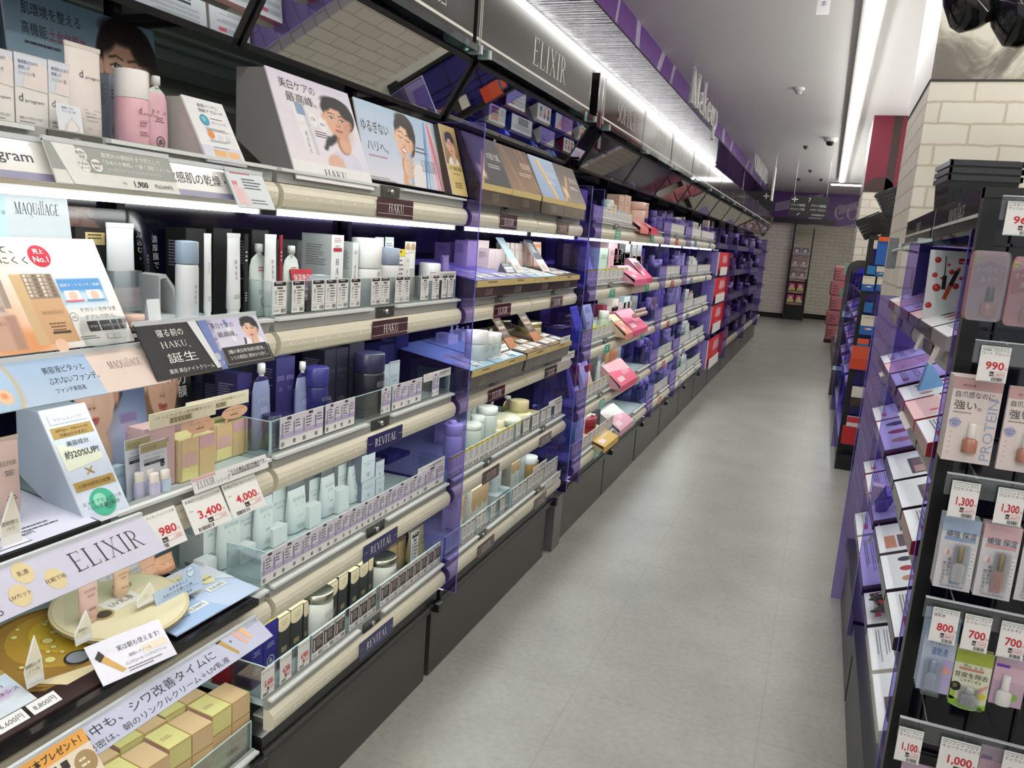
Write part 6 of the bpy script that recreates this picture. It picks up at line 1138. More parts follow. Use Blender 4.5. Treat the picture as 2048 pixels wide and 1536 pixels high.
for xl,xr,yt,cc in ((215,252,1120,'dfe0e4'),(262,297,1123,'c9c6c4'),(286,330,1120,'efb795'),(322,362,1112,'efb28c')): ga(3,'tube',xl,xr,yt,-1.22,'reclining '+{'d':'white','c':'silver','e':'orange'}[cc[0]]+' tube in the back row','tube','cosmetic_tube',col=cc,cap=sh(cc,.95),dk='elixir',dc='5a4440',mat='satin',zb=.735,tilt=16,caph=.08)
def P_moist(w,h):
    b=MB(); b.prism([(-w/2,0),(w/2,0),(w/2,h*.8),(w*.4,h),(w*.2,h*.95),(w*.1,h*.62),(-w/2,h*.62)],0,.0015,'b9cbe3'); b.front(0,-w/2,0); b.txt('みずみずしく',w*.3,h*.46,h*.12,'2e3a4e','l',1,w=w*.4); b.txt('なめらかな使い心地',w*.16,h*.3,h*.12,'2e3a4e','l',1,w=w*.62); b.rect(w*.1,h*.24,w*.8,.0008,'7a92b4',1); b.txt('エイジングケアUV乳液',w*.14,h*.09,h*.1,'2e3a4e','l',1,w=w*.6); b.disc(w*.8,h*.76,h*.18,'dce8f2',1); b.ring(w*.8,h*.76,h*.19,.001,'5a8ab4',2); b.txt('SPF50+',w*.8,h*.76,h*.1,'2e4a6e','c',3); return b
ga(3,'fn',315,408,1146,-1.10,'pale blue tented card with a round badge','card','tester_card',f=P_moist,tilt=18,zb=.745)
def P_bsheet(w,h):
    b=MB().box(0,w,0,h,0,.002,'c3d3ec').plane((0,0,.0025),(1,0,0),(0,1,0),.0004); b.poly([(0,0),(w*.6,0),(w*.3,h),(0,h)],'a9c2e6',1); b.poly([(w*.5,h),(w,h*.4),(w,h)],'dfe3f0',1); b.txt('1本で高機能',w*.04,h*.62,.022,'24304a','l',2,w=w*.42); b.txt('大人のUV乳液',w*.06,h*.4,.022,'24304a','l',2,w=w*.46)
    for x,y in ((.66,.82),(.6,.58),(.8,.62)): b.disc(w*x,h*y,.019,'ece3b4',2)
    b.txt('乳液',w*.66,h*.8,.01,'5a5a4a','c',3); b.txt('UVカット',w*.6,h*.56,.008,'5a5a4a','c',3); b.txt('化粧下地',w*.8,h*.6,.008,'5a5a4a','c',3); b.small(w*.1,h*.3,w*.3,3,.006,'6a7a94',2); b.rect(w*.3,h*.2,w*.22,h*.1,'eef0ee',2); b.txt('3,740円',w*.41,h*.225,.012,'3a4050','c',3); b.rect(w*.66,h*.36,w*.22,h*.1,'eef0ee',2); b.txt('3,410円',w*.77,h*.385,.012,'3a4050','c',3); return b
put(('bsheet',),lambda:P_bsheet(.235,.17),'printed_sheet','pale blue printed sheet on the black tester tray','printed sheet',(-1.03,1.055,.722),(R_(7),0,R_(90)))
for xl,xr,yt,zb,tx in ((151,187,1228,.765,'透明感とハリ'),(275,312,1172,.765,'つややかハリ'),(51,89,1280,.735,'純粋レチノール')): ga(3,'fn',xl,xr,yt,-1.09 if xl<270 else -1.11,'cream drop-shaped card on the tester discs','card','tester_card',f=lambda w,h,tx=tx:P_dropcard(w,h,'e9e2cc',tx),zb=zb,tilt=12)
def P_morning(w,h):
    b=MB().box(-w/2,w/2,0,.0015,0,h,'e9e7f2').front(0,-w/2,0); b.poly([(w*.06,h*.62),(w*.14,h*.72),(w*.34,h*.16),(w*.28,h*.12)],'c9a05a',1); b.poly([(w*.05,h*.66),(w*.13,h*.8),(w*.17,h*.64),(w*.09,h*.52)],'2e2620',2); b.txt('実は朝も使えます!',w*.34,h*.62,h*.16,'2a2a3a','l',1,w=w*.58); b.rect(w*.62,h*.36,w*.34,h*.18,'e9dcc8',1); b.txt('純粋レチノール',w*.44,h*.4,h*.09,'3a3a48','l',2,w=w*.3); b.txt('エリクシール リンクルクリーム',w*.36,h*.24,h*.09,'3a3a48','l',2,w=w*.55); b.small(w*.36,h*.14,w*.5,2,h*.04,'777788',2); return b
put(('morning',),lambda:P_morning(.135,.075),'promotion_card','white and lilac card leaning on the tester discs at the front of the fourth shelf','card',(-1.0,.945,.722),(R_(-50),0,R_(78)))
def P_collag(w,h):
    b=MB().box(-w/2,w/2,0,.0015,0,h,'dbe4ee').front(0,-w/2,0); im=Img(30,26,'c9d9ea','e6eaf2'); im.ell(.4,.4,.3,.2,'7aa9d6',.2); im.ell(.7,.6,.3,.2,'c9b0d6',.2); im.ell(.6,.35,.2,.2,'f3f0f6',.2); b.pic(w*.02,h*.22,w*.96,h*.62,im.a,1); b.rect(0,h*.88,w,h*.12,'b0965a',2); b.txt('独自成分',w*.5,h*.6,h*.1,'24242e','c',2,w=w*.55); b.txt('コラジェネシス',w*.5,h*.42,h*.1,'24242e','c',2,w=w*.9); return b
put(('collag',),lambda:P_collag(.085,.085),'promotion_card','glossy pale blue card lying in the brown tester tray','card',(-1.075,.765,.722),(R_(-72),0,R_(90)))
for y,p in ((.745,'6,600円'),(.80,'8,800円')): put(('bt',p),lambda p=p:MB().box(-.024,.024,0,.001,0,.022,'f2f0ee').front(0,-.024).txt(p,.024,.006,.012,'2a2626','c',1),'price_card','small white ticket reading %s yen in the brown tester tray'%('six thousand' if p[0]=='6' else 'eight thousand'),'price card',(-1.04,y,.722),(R_(-65),0,R_(90)))
put(('browncard',),lambda:MB().box(-.05,.05,0,.002,0,.05,'3a2420').front(0,-.05).txt('レチノール',.005,.02,.012,'d9cfc4','l',1).rect(.005,.014,.07,.0006,'8a7a70',1),'promotion_card','dark brown card at the near end of the fourth shelf','card',(-1.15,.74,.722),(R_(-15),0,R_(90)))
# --- bottom shelf: pastel cotton boxes
def P_cotton(w,d,h):
    b=MB(); b.box(-w/2,w/2,0,d,0,h,'b99c5c','card',bev=.0008); cs=('e9e39a','dfb0b6','e3c08e','e6c79a')
    def grid(O,U,W,a,c,nx,ny,s):
        b.plane(O,U,W,.0005)
        for i in range(nx):
            for j in range(ny): b.rect(a*i/nx+.0016,c*j/ny+.0016,a/nx-.0032,c/ny-.0032,cs[(i*3+j*2+s+(i*j)%2)%4],1)
    grid((-w/2,0,0),(1,0,0),(0,0,1),w,h,2,3,0); grid((-w/2,d,0),(0,-1,0),(0,0,1),d,h,1,3,1); grid((w/2,0,0),(0,1,0),(0,0,1),d,h,1,3,2); grid((-w/2,0,h),(1,0,0),(0,1,0),w,d,2,1,0); b.small(w*.1,d*.5,w*.3,2,.004,'b58a7a',2); return b
for i,(y,X,yaw,z) in enumerate(((.90,-1.075,-6,.0),(1.02,-1.075,-6,0),(1.14,-1.075,-6,0),(.86,-1.16,-6,0),(.98,-1.16,-6,0),(1.10,-1.16,-6,.0),(1.215,-1.16,-6,.0),(1.262,-1.078,-4,0))):
    reg(put(('cotton',),lambda:P_cotton(.112,.075,.145),'cotton_box',None,'cotton box',(X,y,.306),(0,0,R_(90+yaw))),'pastel patchwork cotton box','cotton box','bottom shelf','nearest bay',y-X*.01)
# ------------------------------------------------------------------ farther bays of the left run
def px(o,s): return lambda x: o+x/s
u1=lambda x:1120+x/7.314
def gd(bk,si,*a,**k): return goods(bk,si,*a,**k)
def leaner(bk,si,xl,xr,yt,X,phrase,c1,c2,tilt=20,zb=None):
    return goods(bk,si,'fn',xl,xr,yt,X,phrase,'card','promotion_card',zb=zb,tilt=tilt,f=lambda w,h:(lambda b:(b.prism([(0,0),(.001,h),(.004,h),(.035,0)],-w/2,w/2,c1,axis='x'),b.front(-.0005,-w/2,0),b.poly([(w*.05,0),(w*.95,0),(w*.95,h*.5),(w*.05,h*.3)],c2,1),b.small(w*.15,h*.9,w*.7,4,h*.025,'6a7a80',2),b)[-1])(MB()))
# green-label bay
for xl,xr,yt,c,cc in ((650,680,150,'8fb9bd','9ac4c8'),(685,725,140,'9cc9c6','d9e6e2')): gd('D',0,'bottle',u1(xl),u1(xr),380+yt/7.314,-1.1,'aqua bottle','bottle','cosmetic_bottle',col=c,cap=cc)
for xl in (740,765): gd('D',0,'bottle',u1(xl),u1(xl+24),380+165/7.314,-1.12,'small bottle with an orange cap','bottle','cosmetic_bottle',col='e2dccf',cap='e89a3c')
on_guard('D',0,u1(695),u1(835),380+210/7.314,380+290/7.314,'notice','white notice card')
for xl,xr,yt in ((875,950,80),(960,1045,85)): gd('D',0,'carton',u1(xl),u1(xr),380+yt/7.314,-1.1,'rose gold tall carton','carton','carton',col='d9b9a6',dk='lines',dc='b08a76')
gd('D',0,'bottle',u1(1055),u1(1130),380+175/7.314,-1.08,'slanting pink tube','tube','cosmetic_tube',col='e3c3b6',cap='d9b3a6')
def ncards(bk,si,styles,n,ph='small price card',x0=.02,x1=None,h=.066):
    k,p,y0,y1=BY[bk][:4]; w=(y1-y0-.05)/n if x1 is None else (x1-x0)/n
    for i in range(n):
        st=styles[i%len(styles)]; y=y0+x0+w*(i+.5)
        reg(put(('nc',st,round(w,3),h,i%3),lambda: P_card(w*.93,h,st,i%3),'price_card',None,'price card',(-1.043,y,ZC[si]+.056),L90),ph,'price card',SHN[si],p,y)
ncards('D',0,['bluec','bluec','bluec','pinkc','yellow'],10); ncards('D',1,['yellow','yellow','green'],9); ncards('D',2,['yellow','green'],9); ncards('D',3,['yellow','maroon'],9); ncards('D',4,['pinkc','maroon'],9)
leaner('D',1,u1(480),u1(580),380+830/7.314,-1.12,'pale blue leaning board','a9bfe2','c3d3ea'); leaner('D',2,u1(330),u1(430),560+370/7.314,-1.1,'blue to teal leaning board','8fb0dc','2f8a94'); leaner('D',2,u1(505),u1(620),560+345/7.314,-1.08,'mint and yellow leaning board','c9e6d0','d9d23a'); leaner('D',3,u1(275),u1(355),560+1190/7.314,-1.1,'white and blue leaning board','c9d6ea','e6e2ea'); leaner('D',3,u1(440),u1(560),560+1120/7.314,-1.08,'white leaning board with a pink model','e3ebe6','d9a9a6')
for si,L in ((1,[(590,715,850,'cfe6d6'),(715,850,775,'e6bcc6'),(860,915,865,'e6efe9'),(805,862,860,'8a1e3c'),(920,1060,915,'8f8a8e'),(970,1035,760,'dfe3e6'),(875,965,760,'3a3a46'),(1070,1130,740,'a9a9ae'),(1140,1205,790,'a9a9b0'),(1065,1200,970,'c98a6a'),(1070,1200,1045,'e6d3cc'),(800,870,1060,'9cc3c0'),(905,1015,1075,'dfd9d6'),(390,440,790,'6a5a9a')]),
             (2,[(630,690,370,'8a2a44'),(690,850,400,'dccbd0'),(860,965,340,'cfc9c9'),(945,1030,245,'c3d6dc'),(1000,1060,310,'d3b9ae'),(1060,1140,240,'8a8f98'),(770,860,280,'e3ded6'),(810,925,480,'dfe3e6')]),
             (3,[(230,285,1260,'8a1f24'),(380,465,1250,'9c2f24'),(560,680,1080,'7a7f86'),(680,790,1040,'9aa0a4'),(790,900,960,'8a9098'),(740,860,1200,'e3b08a'),(610,650,1180,'9cd0c3'),(700,745,1180,'cfe6df')]),):
    o=380 if si==1 else 560
    for xl,xr,yt,c in L:
        nm={'8':'dark','9':'grey','a':'grey','6':'violet','3':'black','7':'grey'}.get(c[0],'pale'); nm={'8a1e3c':'crimson','8a2a44':'crimson','8a1f24':'red','9c2f24':'red','c98a6a':'copper','e3b08a':'peach','cfe6d6':'mint','9cc3c0':'aqua','9cd0c3':'mint','e6bcc6':'pink'}.get(c,nm)
        gd('D',si,'carton',u1(xl),u1(xr),o+yt/7.314,-1.12 if yt>500 or si==2 else -1.2,nm+' carton','carton','carton',col=c,dk='lines',dc='777777' if nm!='black' else 'b0b0b0')
for xl,yt in ((625,450),(655,540)): gd('D',2,'bottle',u1(xl),u1(xl+40),560+yt/7.314,-1.07,'little white bottle with a green foot','bottle','cosmetic_bottle',col='d6e6c9',cap='f0f2ec')
for xl in (600,660,720,775): gd('D',3,'tube',u1(xl),u1(xl+40),560+(1190+((xl*7)%50))/7.314,-1.08,'mint and white tube','tube','cosmetic_tube',col='c9e0d8',cap='f0f2f0')
v3=px(860,3.657)
gd('D',4,'jar',v3(1085),v3(1145),740+335/3.657,-1.12,'round red pot','jar','cream_jar',col='a52a34',lid='8a2430')
for xl,c in ((1110,'d9e3e6'),(1150,'e9ecec'),(1185,'dfe6e6'),(1040,'3f8f9a'),(1215,'3a3a40')): gd('D',4,'carton',v3(xl),v3(xl+34),740+(330 if c!='3a3a40' else 300)/3.657,-1.1,{'d':'pale blue','e':'white','3':'dark'}[c[0]]+' small carton','carton','carton',col=c,dk='lines',dc='d9708a')
for xl in (1130,1160,1190): gd('D',4,'tube',v3(xl),v3(xl+22),740+300/3.657,-1.16,'crimson tube','tube','cosmetic_tube',col='b8304c',cap='e9e3e3')
# pink-display bay
def pink(si,y0,w,z,h,X,c1,c2,label,art=None,depth=.16,lean=.12):
    t=thing('display_easel',label,'display board',(X,y0,z),L90,'pink display boards'); L=math.hypot(lean,h)
    MB().prism([(.0,-.02),(lean,h-.001),(depth,h-.001),(depth,-.02)],.002,w-.002,sh(c1,.8),'card',axis='x').build('stand',t)
    f=MB(); f.M=Matrix.Rotation(-math.atan2(lean,h),4,'X'); f.box(0,w,-.003,0,0,L,c1); f.plane((0,-.0031,0),(1,0,0),(0,0,1)); f.poly([(0,0),(w,0),(w,L*.45),(0,L*.7)],c2,1)
    f.rect(w*.1,L*.15,w*.3,L*.2,'f3d9e0',2); f.small(w*.5,L*.5,w*.4,4,L*.03,'fbeef2',2)
    if art: art(f,w,L)
    f.build('printed_board',t); q=MB().box(0,w,-.002,.004,-.03,.0,c2).build('front_flap',t); return t
b=BY['P']; ZP=[z+.06 for z in ZC]
pink(0,4.50,.20,ZP[0]-.01,.07,-1.0,'f0b9b4','ee8a86','coral display board on the top shelf of the pink-display bay'); pink(0,4.72,.2,ZP[0]-.01,.055,-.985,'ea6f8a','e0486c','magenta display box on the top shelf of the pink-display bay')
def dark_slots(f,w,L):
    for i in range(4): f.rect(w*(.2+.17*i),L*.45,w*.1,L*.35,'2a2226',3)
pink(1,4.36,.30,ZP[1],.07,-.97,'f3b6c6','e96a92','wide pink display board on the second shelf beside the green-label bay'); pink(1,4.69,.2,ZP[1],.11,-.985,'efa9c4','e0387a','pink display board with black compacts on the second shelf',dark_slots)
pink(2,4.27,.16,ZP[2],.09,-.97,'f6d6b0','ee8f8a','peach and coral display board on the third shelf'); t=pink(2,4.45,.38,ZP[2],.10,-.97,'f2a0ba','ea5a8c','large pink display board with a lipstick row on the third shelf')
c=MB(); c.box(.03,.35,.0,.03,.075,.1,'b98f8a','satin',bev=.008)
c.build('lipstick_holder',t)
for i in range(6):
    l=MB(); l.lathe([(.008,.1),(.009,.115),(.006,.122)],'e6d3cc','chrome',8,1,.06+i*.05,.015); l.build('lipstick',t)
pink(3,4.27,.42,ZP[3],.10,-.97,'f6b9c6','ec5f86','wide pink display board under brown palettes on the fourth shelf')
for i,(y,w,h,cc) in enumerate(((4.42,.08,.16,'b08a6a'),(4.56,.15,.15,'b07a52'))): reg(put(('bp',i),lambda:P_carton(w,.03,h,cc,'lines','8a6448'),'carton',None,'carton',(-1.1,y,ZP[3]+.02),L90),'brown upright palette box','palette','fourth shelf','pink-display bay',y)
pink(4,4.02,.30,ZP[4]-.02,.05,-.97,'ead39a','d9b45e','yellow display board with a brush on the bottom shelf',lean=.14); pink(4,4.45,.34,ZP[4]-.02,.09,-.99,'f3f0f2','e8a9c0','white display board with pink notes on the bottom shelf',lean=.14)
for i in range(4): reg(put(('pc',),lambda:P_jar(.10,.022,'e0b9ae','d9a9a0','satin','satin'),'powder_compact',None,'compact',(-1.04,4.83,ZC[0]+.115+.0225*i),L90),'pink compact in the stack','compact','top shelf','pink-display bay',i)
rr=random.Random(21)
def fill(bk,si,X,pal,phrase,cat,name,n,hmin,hmax,wmin,wmax,kind='carton',a=.03,b_=None,z=None):
    ph,y0,y1=BY[bk][1:4]; y=y0+a; k=0; yend=y1-.03 if b_ is None else y0+b_
    while y<yend and k<n:
        w=rr.choice((wmin,(wmin+wmax)/2,wmax)); h=rr.choice((hmin,(hmin+hmax)/2,hmax)); c=rr.choice(pal); zz=FLOOR_Z[si] if z is None else z
        if kind=='carton': fn=lambda: P_carton(w,w*.7,h,c,'lines',sh(c,.7) if int(c[:2],16)>120 else '9a9ac0')
        elif kind=='bottle': fn=lambda: P_bottle(w,h,c,sh(c,.8) if int(c[:2],16)>99 else 'c9c9d6',.3)
        elif kind=='tube': fn=lambda: P_tube(w,h,c,sh(c,.9),'lines')
        reg(put(('fl',kind,w,h,c),fn,name,None,cat,(X,y+w/2,zz),L90),phrase,cat,SHN[si],ph,y); y+=w*rr.choice((1.03,1.05,1.5)); k+=1
NAV=['2a2a6a','3a3a7a','23234c','4a4a90']; WHT=['dfe3e8','e9e6e0','c9d0d6','f0eeea']; MIX=['e6c9c9','dfe3e8','c9d9d6','e3d6b9','b9a9c9']
fill('P',1,-1.2,NAV,'dark blue carton','carton','carton',8,.14,.19,.05,.08); fill('P',3,-1.2,NAV,'dark blue carton','carton','carton',6,.12,.17,.05,.08,a=.35)
for bk in 'EFG':
    lab={'E':'first','F':'second','G':'third'}
    for si in range(5):
        back={'E':NAV,'F':WHT if si!=1 else NAV,'G':WHT if si<3 else NAV}[bk]
        fill(bk,si,-1.24,back,'tall carton in the back row','carton','carton',5,.15,.19,.06,.09)
        fill(bk,si,-1.12,MIX if si in (0,1) else (NAV if bk=='E' else WHT),'short bottle in the front row','bottle','cosmetic_bottle',6,.09,.15,.035,.05,'bottle')
        ncards(bk,si,['maroon'] if si else ['pinkc','bluec'],7)
fill('G',3,-1.1,['3a3430','c9c2b9','e9e4dc'],'low tester box','tester','tester_box',4,.05,.08,.09,.14)
fill('D',0,-1.16,['dfe6e6','c9d9dc','e9e0d6','9cb0b8'],'slim pale carton at the back','carton','carton',6,.12,.16,.04,.05,b_=.5)
fill('D',2,-1.10,['e9e0e0','dfe3e6','d9c3c9','c9d0d3'],'small pale tester','tube','cosmetic_tube',9,.08,.11,.024,.034,'tube',a=.3)
fill('D',3,-1.15,['8f959c','a9adb2','b9bcc0','7f858c'],'grey metallic carton','carton','carton',9,.12,.15,.03,.04,a=.3)
fill('D',4,-1.15,['e3d9dc','c9d6dc','d98a9a','3a3a44'],'mixed small carton','carton','carton',8,.09,.13,.03,.05,a=.2)
for si in range(1,5): fill('E',si,-1.09,['2f2f66','8a8ab8','c9b08a','3a3a70'] if si>1 else ['b9d0c9','2f2f66','4a4a88'],'slim bottle at the guard','bottle','cosmetic_bottle',7,.10,.15,.03,.045,'bottle')
for si in range(0,5): fill('F',si,-1.085,WHT+['c9d6dc','e3c9c9'],'slim white pack at the guard','tube','cosmetic_tube',7,.09,.13,.028,.04,'tube')
for si in range(0,5): fill('G',si,-1.085,WHT+['e6d6c9','d9a9a0'],'slim pale pack at the guard','tube','cosmetic_tube',6,.09,.14,.03,.045,'tube')
# red cards with a white crest
for i,(xl,xr,yt,yb) in enumerate(((1440,1462,505,545),(1431,1459,554,596),(1425,1450,608,652),(1418,1448,671,716))):
    X=-1.0; zt=onX((xl+xr)/2,yt,X)[2]; zb=onX((xl+xr)/2,yb,X)[2]; y0,y1=Yof(xl,X,zt),Yof(xr,X,zt); w,h=y1-y0,zt-zb
    t=thing('red_display_card','red card with a white crest, %s of four down the far shelves'%ORD[i] if i<3 else 'red card with a white crest, lowest of four down the far shelves','display card',(X,y0,zb),L90,'red crest cards')
    b=MB().box(0,w,0,.006,0,h,'d0202c').front(0); cx_,cy_=w*.5,h*.66
    for q in range(4): b.rect(cx_-w*(.22-.02*q),cy_-h*.12+h*.075*q,w*(.44-.04*q),h*.03,'f3e6e4',1)
    for q in range(3): b.rect(cx_-w*.14+w*.12*q,cy_-h*.2,w*.035,h*.42,'f3e6e4',1)
    b.small(cx_-w*.2,h*.3,w*.4,1,h*.03,'f3d9d9',1); b.build('printed_card',t)
    MB().box(-.03,.0,0,.22,-.02,h,'e3e0dc').build('white_side',t)
    MB().box(.02,w*.6,-.025,-.02,-.02,h*.3,'efe9e4').build('small_card',t)
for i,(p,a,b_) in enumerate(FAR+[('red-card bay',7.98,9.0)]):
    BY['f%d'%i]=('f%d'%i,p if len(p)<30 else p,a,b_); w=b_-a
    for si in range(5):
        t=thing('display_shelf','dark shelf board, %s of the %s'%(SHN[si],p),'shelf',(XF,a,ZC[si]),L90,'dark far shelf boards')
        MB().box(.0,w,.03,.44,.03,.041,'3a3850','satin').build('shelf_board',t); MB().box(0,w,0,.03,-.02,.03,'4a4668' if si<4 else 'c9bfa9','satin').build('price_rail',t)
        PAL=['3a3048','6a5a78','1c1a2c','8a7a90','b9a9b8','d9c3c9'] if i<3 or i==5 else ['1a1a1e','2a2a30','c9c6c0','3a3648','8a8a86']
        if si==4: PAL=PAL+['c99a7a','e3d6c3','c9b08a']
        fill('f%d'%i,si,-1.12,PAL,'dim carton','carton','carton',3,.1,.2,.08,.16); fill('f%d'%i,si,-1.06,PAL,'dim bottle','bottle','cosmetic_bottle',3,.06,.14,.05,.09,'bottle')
# ------------------------------------------------------------------ right-hand side
BK='0f1013'
def rdiv(y,x0,z0,z1,lb):
    t=thing('acrylic_divider','tinted purple acrylic panel '+lb,'divider panel',(x0,y,z0),(0,0,0),'purple acrylic panels on the right'); MB().box(0,.5,-.002,.002,0,z1-z0,'ffffff','purple').build('panel',t); MB().box(-.0016,0,-.0024,.0024,0,z1-z0,'7a72cc','gloss').build('polished_edge',t)
rdiv(3.67,.221,.004,1.372,'against the brick column'); rdiv(2.77,.234,.25,1.57,'between the two tester bays'); rdiv(1.885,.268,.3,1.585,'behind the nail care rack')
ZR=[1.30,1.06,.835,.595,.36]; RB=[('near tester bay',1.9,2.755),('far tester bay',2.785,3.655)]
RN=['top','second','third','fourth','bottom']
def sheet_art(b,w,d,seed,kind):
    r=random.Random(seed); b.rect(.002,.002,w-.004,d-.004,'eceef0',0)
    if kind=='palette':
        for i in range(4): b.rect(w*.45,d*(.12+.2*i),w*.42,d*.17,('b0242c','e09a86','c98a6a','6a5a58')[(i+seed)%4],1)
        b.small(w*.08,d*.85,w*.3,8,d*.03,'777c84',1,seed)
    elif kind=='brown':
        b.rect(w*.3,d*.3,w*.6,d*.6,'4a4040',1); b.rect(w*.34,d*.35,w*.25,d*.5,'6a544c',2); b.rect(w*.62,d*.35,w*.25,d*.2,'b08a80',2); b.rect(w*.62,d*.6,w*.25,d*.25,'8a6a64',2); b.small(w*.05,d*.85,w*.22,8,d*.03,'777c84',1,seed)
    elif kind=='bars':
        for i in range(4): b.rect(w*(.2),d*(.5+.11*i),w*.5,d*.07,'2a2a2e',1)
        for i in range(3): b.small(w*.1,d*(.4-.12*i),w*.8,2,d*.025,'8a8e96',1,seed+i)
    elif kind=='pink':
        b.poly([(0,0),(w,0),(w*.6,d),(0,d)],'f0c3c0',1); b.small(w*.15,d*.8,w*.6,5,d*.03,'b07a80',2,seed); b.disc(w*.7,d*.3,d*.06,'d0506a',2)
    elif kind=='dots':
        for i in range(3):
            for j in range(2): b.disc(w*(.2+.28*i),d*(.35+.35*j),w*.07,('2e3038','b0303c','c9907a')[(i+j)%3],1)
        b.small(w*.1,d*.9,w*.8,2,d*.03,'8a8e96',1,seed)
    else:
        for i in range(4): b.small(w*.1,d*(.9-.22*i),w*.75,3,d*.025,'7a7e88',1,seed+i)
        b.rect(w*.6,d*.15,w*.2,d*.1,'d9506a',1)
def rtray(lv,bay,y1,w,kind,label,side='8a1f34',h=.03,d=.17,rise=.07,x0=.262,seed=0,z=None):
    t=thing('tester_tray',label,'tester tray',(x0,y1,(ZR[lv]+.025) if z is None else z),R90,'tester trays on the right-hand shelves')
    MB().prism([(0,0),(0,h),(d,h+rise),(d,0)][::-1],0,w,side,'gloss',axis='x').build('tray_body',t)
    b=MB(); b.plane((0,-.0002,h+.0006),(1,0,0),(0,d,rise),.0006); sheet_art(b,w,math.hypot(d,rise),seed,kind); b.build('printed_sheet',t); return t
for bi,(p,y0,y1) in enumerate(RB):
    w=y1-y0
    t=thing('back_board','glossy violet back board of the %s'%p,'back board',(.74,y1,0),R90,'back boards on the right'); MB().box(0,w,0,.02,.3,1.6,'221b58','blackgloss').build('panel',t)
    t=thing('shelving_base','black base and kick panel of the %s'%p,'shelf base',(.262,y1,0),R90,'bases on the right'); MB().box(.002,w-.002,.0,.02,0,.25,'34323a','satin').build('kick_panel',t); MB().box(0,w,-.014,.44,.25,.30,'131316','satin').build('base_frame',t)
    header('over the %s'%p,y0,y1,('MAQUillAGE','INOUI')[bi],x=.285,rot=R90,z=1.588,h=.085)
    t=thing('glass_ledge','thin glass ledge under the sign over the %s'%p,'ledge',(.27,y1,1.572),R90,'glass ledges on the right'); MB().box(0,w,0,.06,0,.012,'ffffff','glassgreen').build('ledge',t); MB().box(.0,.01,-.02,.0,-.002,.014,'c9d0d2','chrome').build('clip',t)
    for lv in range(5):
        t=thing('display_shelf','%s shelf with a cream rail in the %s'%(RN[lv],p),'shelf',(.276,y1,ZR[lv]),R90,'shelves on the right')
        MB().box(0,w,.02,.44,.012,.022,'8a8896','satin').build('shelf_board',t)
        r=MB().prism([(.02,-.03),(.006,-.028),(0,-.01),(.003,.008),(.012,.02),(.02,.022)],.003,w-.003,'b9b3a4','satin',axis='x').build('price_rail',t)
        MB().box(w*.4,w*.62,-.002,.0,-.02,.01,'4a4846','gloss').build('label_plate',t)
        l=MB().box(.02,w-.02,.05,.065,-.012,.008,'ffffff','led').build('led_strip',t)
N,Fa=RB[0][2],RB[1][2]
for a in ((0,1,Fa,.28,'lines','white sheeted tray at the far end, top shelf of the far tester bay','8a2030'),(0,1,Fa-.30,.28,'pink','pink sheeted tray, middle of the top shelf, far tester bay','c9bfc4'),(0,1,Fa-.6,.26,'lines','white sheeted tray at the near end, top shelf of the far tester bay','b5303c'),(0,0,N,.27,'pink','pink sheeted tray at the far end, top shelf of the near tester bay','5a5660'),(0,0,N-.29,.27,'dots','tray with round swatches, middle of the top shelf, near tester bay','5a5660'),(0,0,N-.58,.26,'lines','white sheeted tray at the near end, top shelf of the near tester bay','b9b5ae'),
 (1,1,Fa,.26,'lines','white sheeted tray at the far end, second shelf of the far tester bay','7a2434'),(1,1,Fa-.28,.27,'pink','pink sheeted tray, middle of the second shelf, far tester bay','7a2434'),(1,1,Fa-.58,.27,'lines','white sheeted tray at the near end, second shelf of the far tester bay','8a1f34'),(1,0,N,.25,'dots','tray with round swatches at the far end, second shelf of the near tester bay','8a1f34'),(1,0,N-.27,.27,'pink','red bodied tray with a salmon sheet, second shelf of the near tester bay','a8323a'),(1,0,N-.56,.26,'lines','white sheeted tray at the near end, second shelf of the near tester bay','a8323a'),
 (2,1,Fa,.30,'lines','crimson bodied tray at the far end, third shelf of the far tester bay','8a1f34'),(2,1,Fa-.32,.5,'dots','wide crimson bodied tray at the near end, third shelf of the far tester bay','7a1830'),(2,0,N,.30,'brown','tray with a brown palette at the far end, third shelf of the near tester bay','2a2430'),(2,0,N-.32,.26,'brown','tray with a second brown palette, third shelf of the near tester bay','2a2430'),(2,0,N-.60,.24,'lines','white sheeted tray at the near end, third shelf of the near tester bay','8a1f34'),
 (3,1,Fa,.2,'lines','white sheeted tray at the far end, fourth shelf of the far tester bay','7a1f40'),(3,1,Fa-.22,.27,'lines','white sheeted tray, middle of the fourth shelf, far tester bay','c98a8a'),(3,1,Fa-.51,.33,'bars','tray with dark stripes at the near end, fourth shelf of the far tester bay','6a1f3c'),(3,0,N,.26,'palette','tray with a red and pink palette, fourth shelf of the near tester bay','6a5a5c'),(3,0,N-.28,.26,'dots','tray with round swatches, fourth shelf of the near tester bay','3a3440'),(3,0,N-.56,.27,'lines','white sheeted tray at the near end, fourth shelf of the near tester bay','3a3440'),
 (4,1,Fa,.3,'lines','white sheeted tray at the far end, far tester bay bottom shelf','c9c3ba'),(4,1,Fa-.32,.52,'bars','wide tray with dark stripes at the near end, bottom shelf of the far tester bay','5a2440'),(4,0,N,.25,'lines','white sheeted tray under the pencils, bottom shelf of the near tester bay','3a3440'),(4,0,N-.27,.27,'bars','tray with dark stripes in the middle, bottom shelf of the near tester bay','d9d4cc'),(4,0,N-.56,.28,'palette','tray with a palette at the near end, bottom shelf of the near tester bay','d9d4cc')):
    rtray(a[0],a[1],a[2],a[3],a[4],a[5],a[6],seed=int(a[2]*100)+a[0])
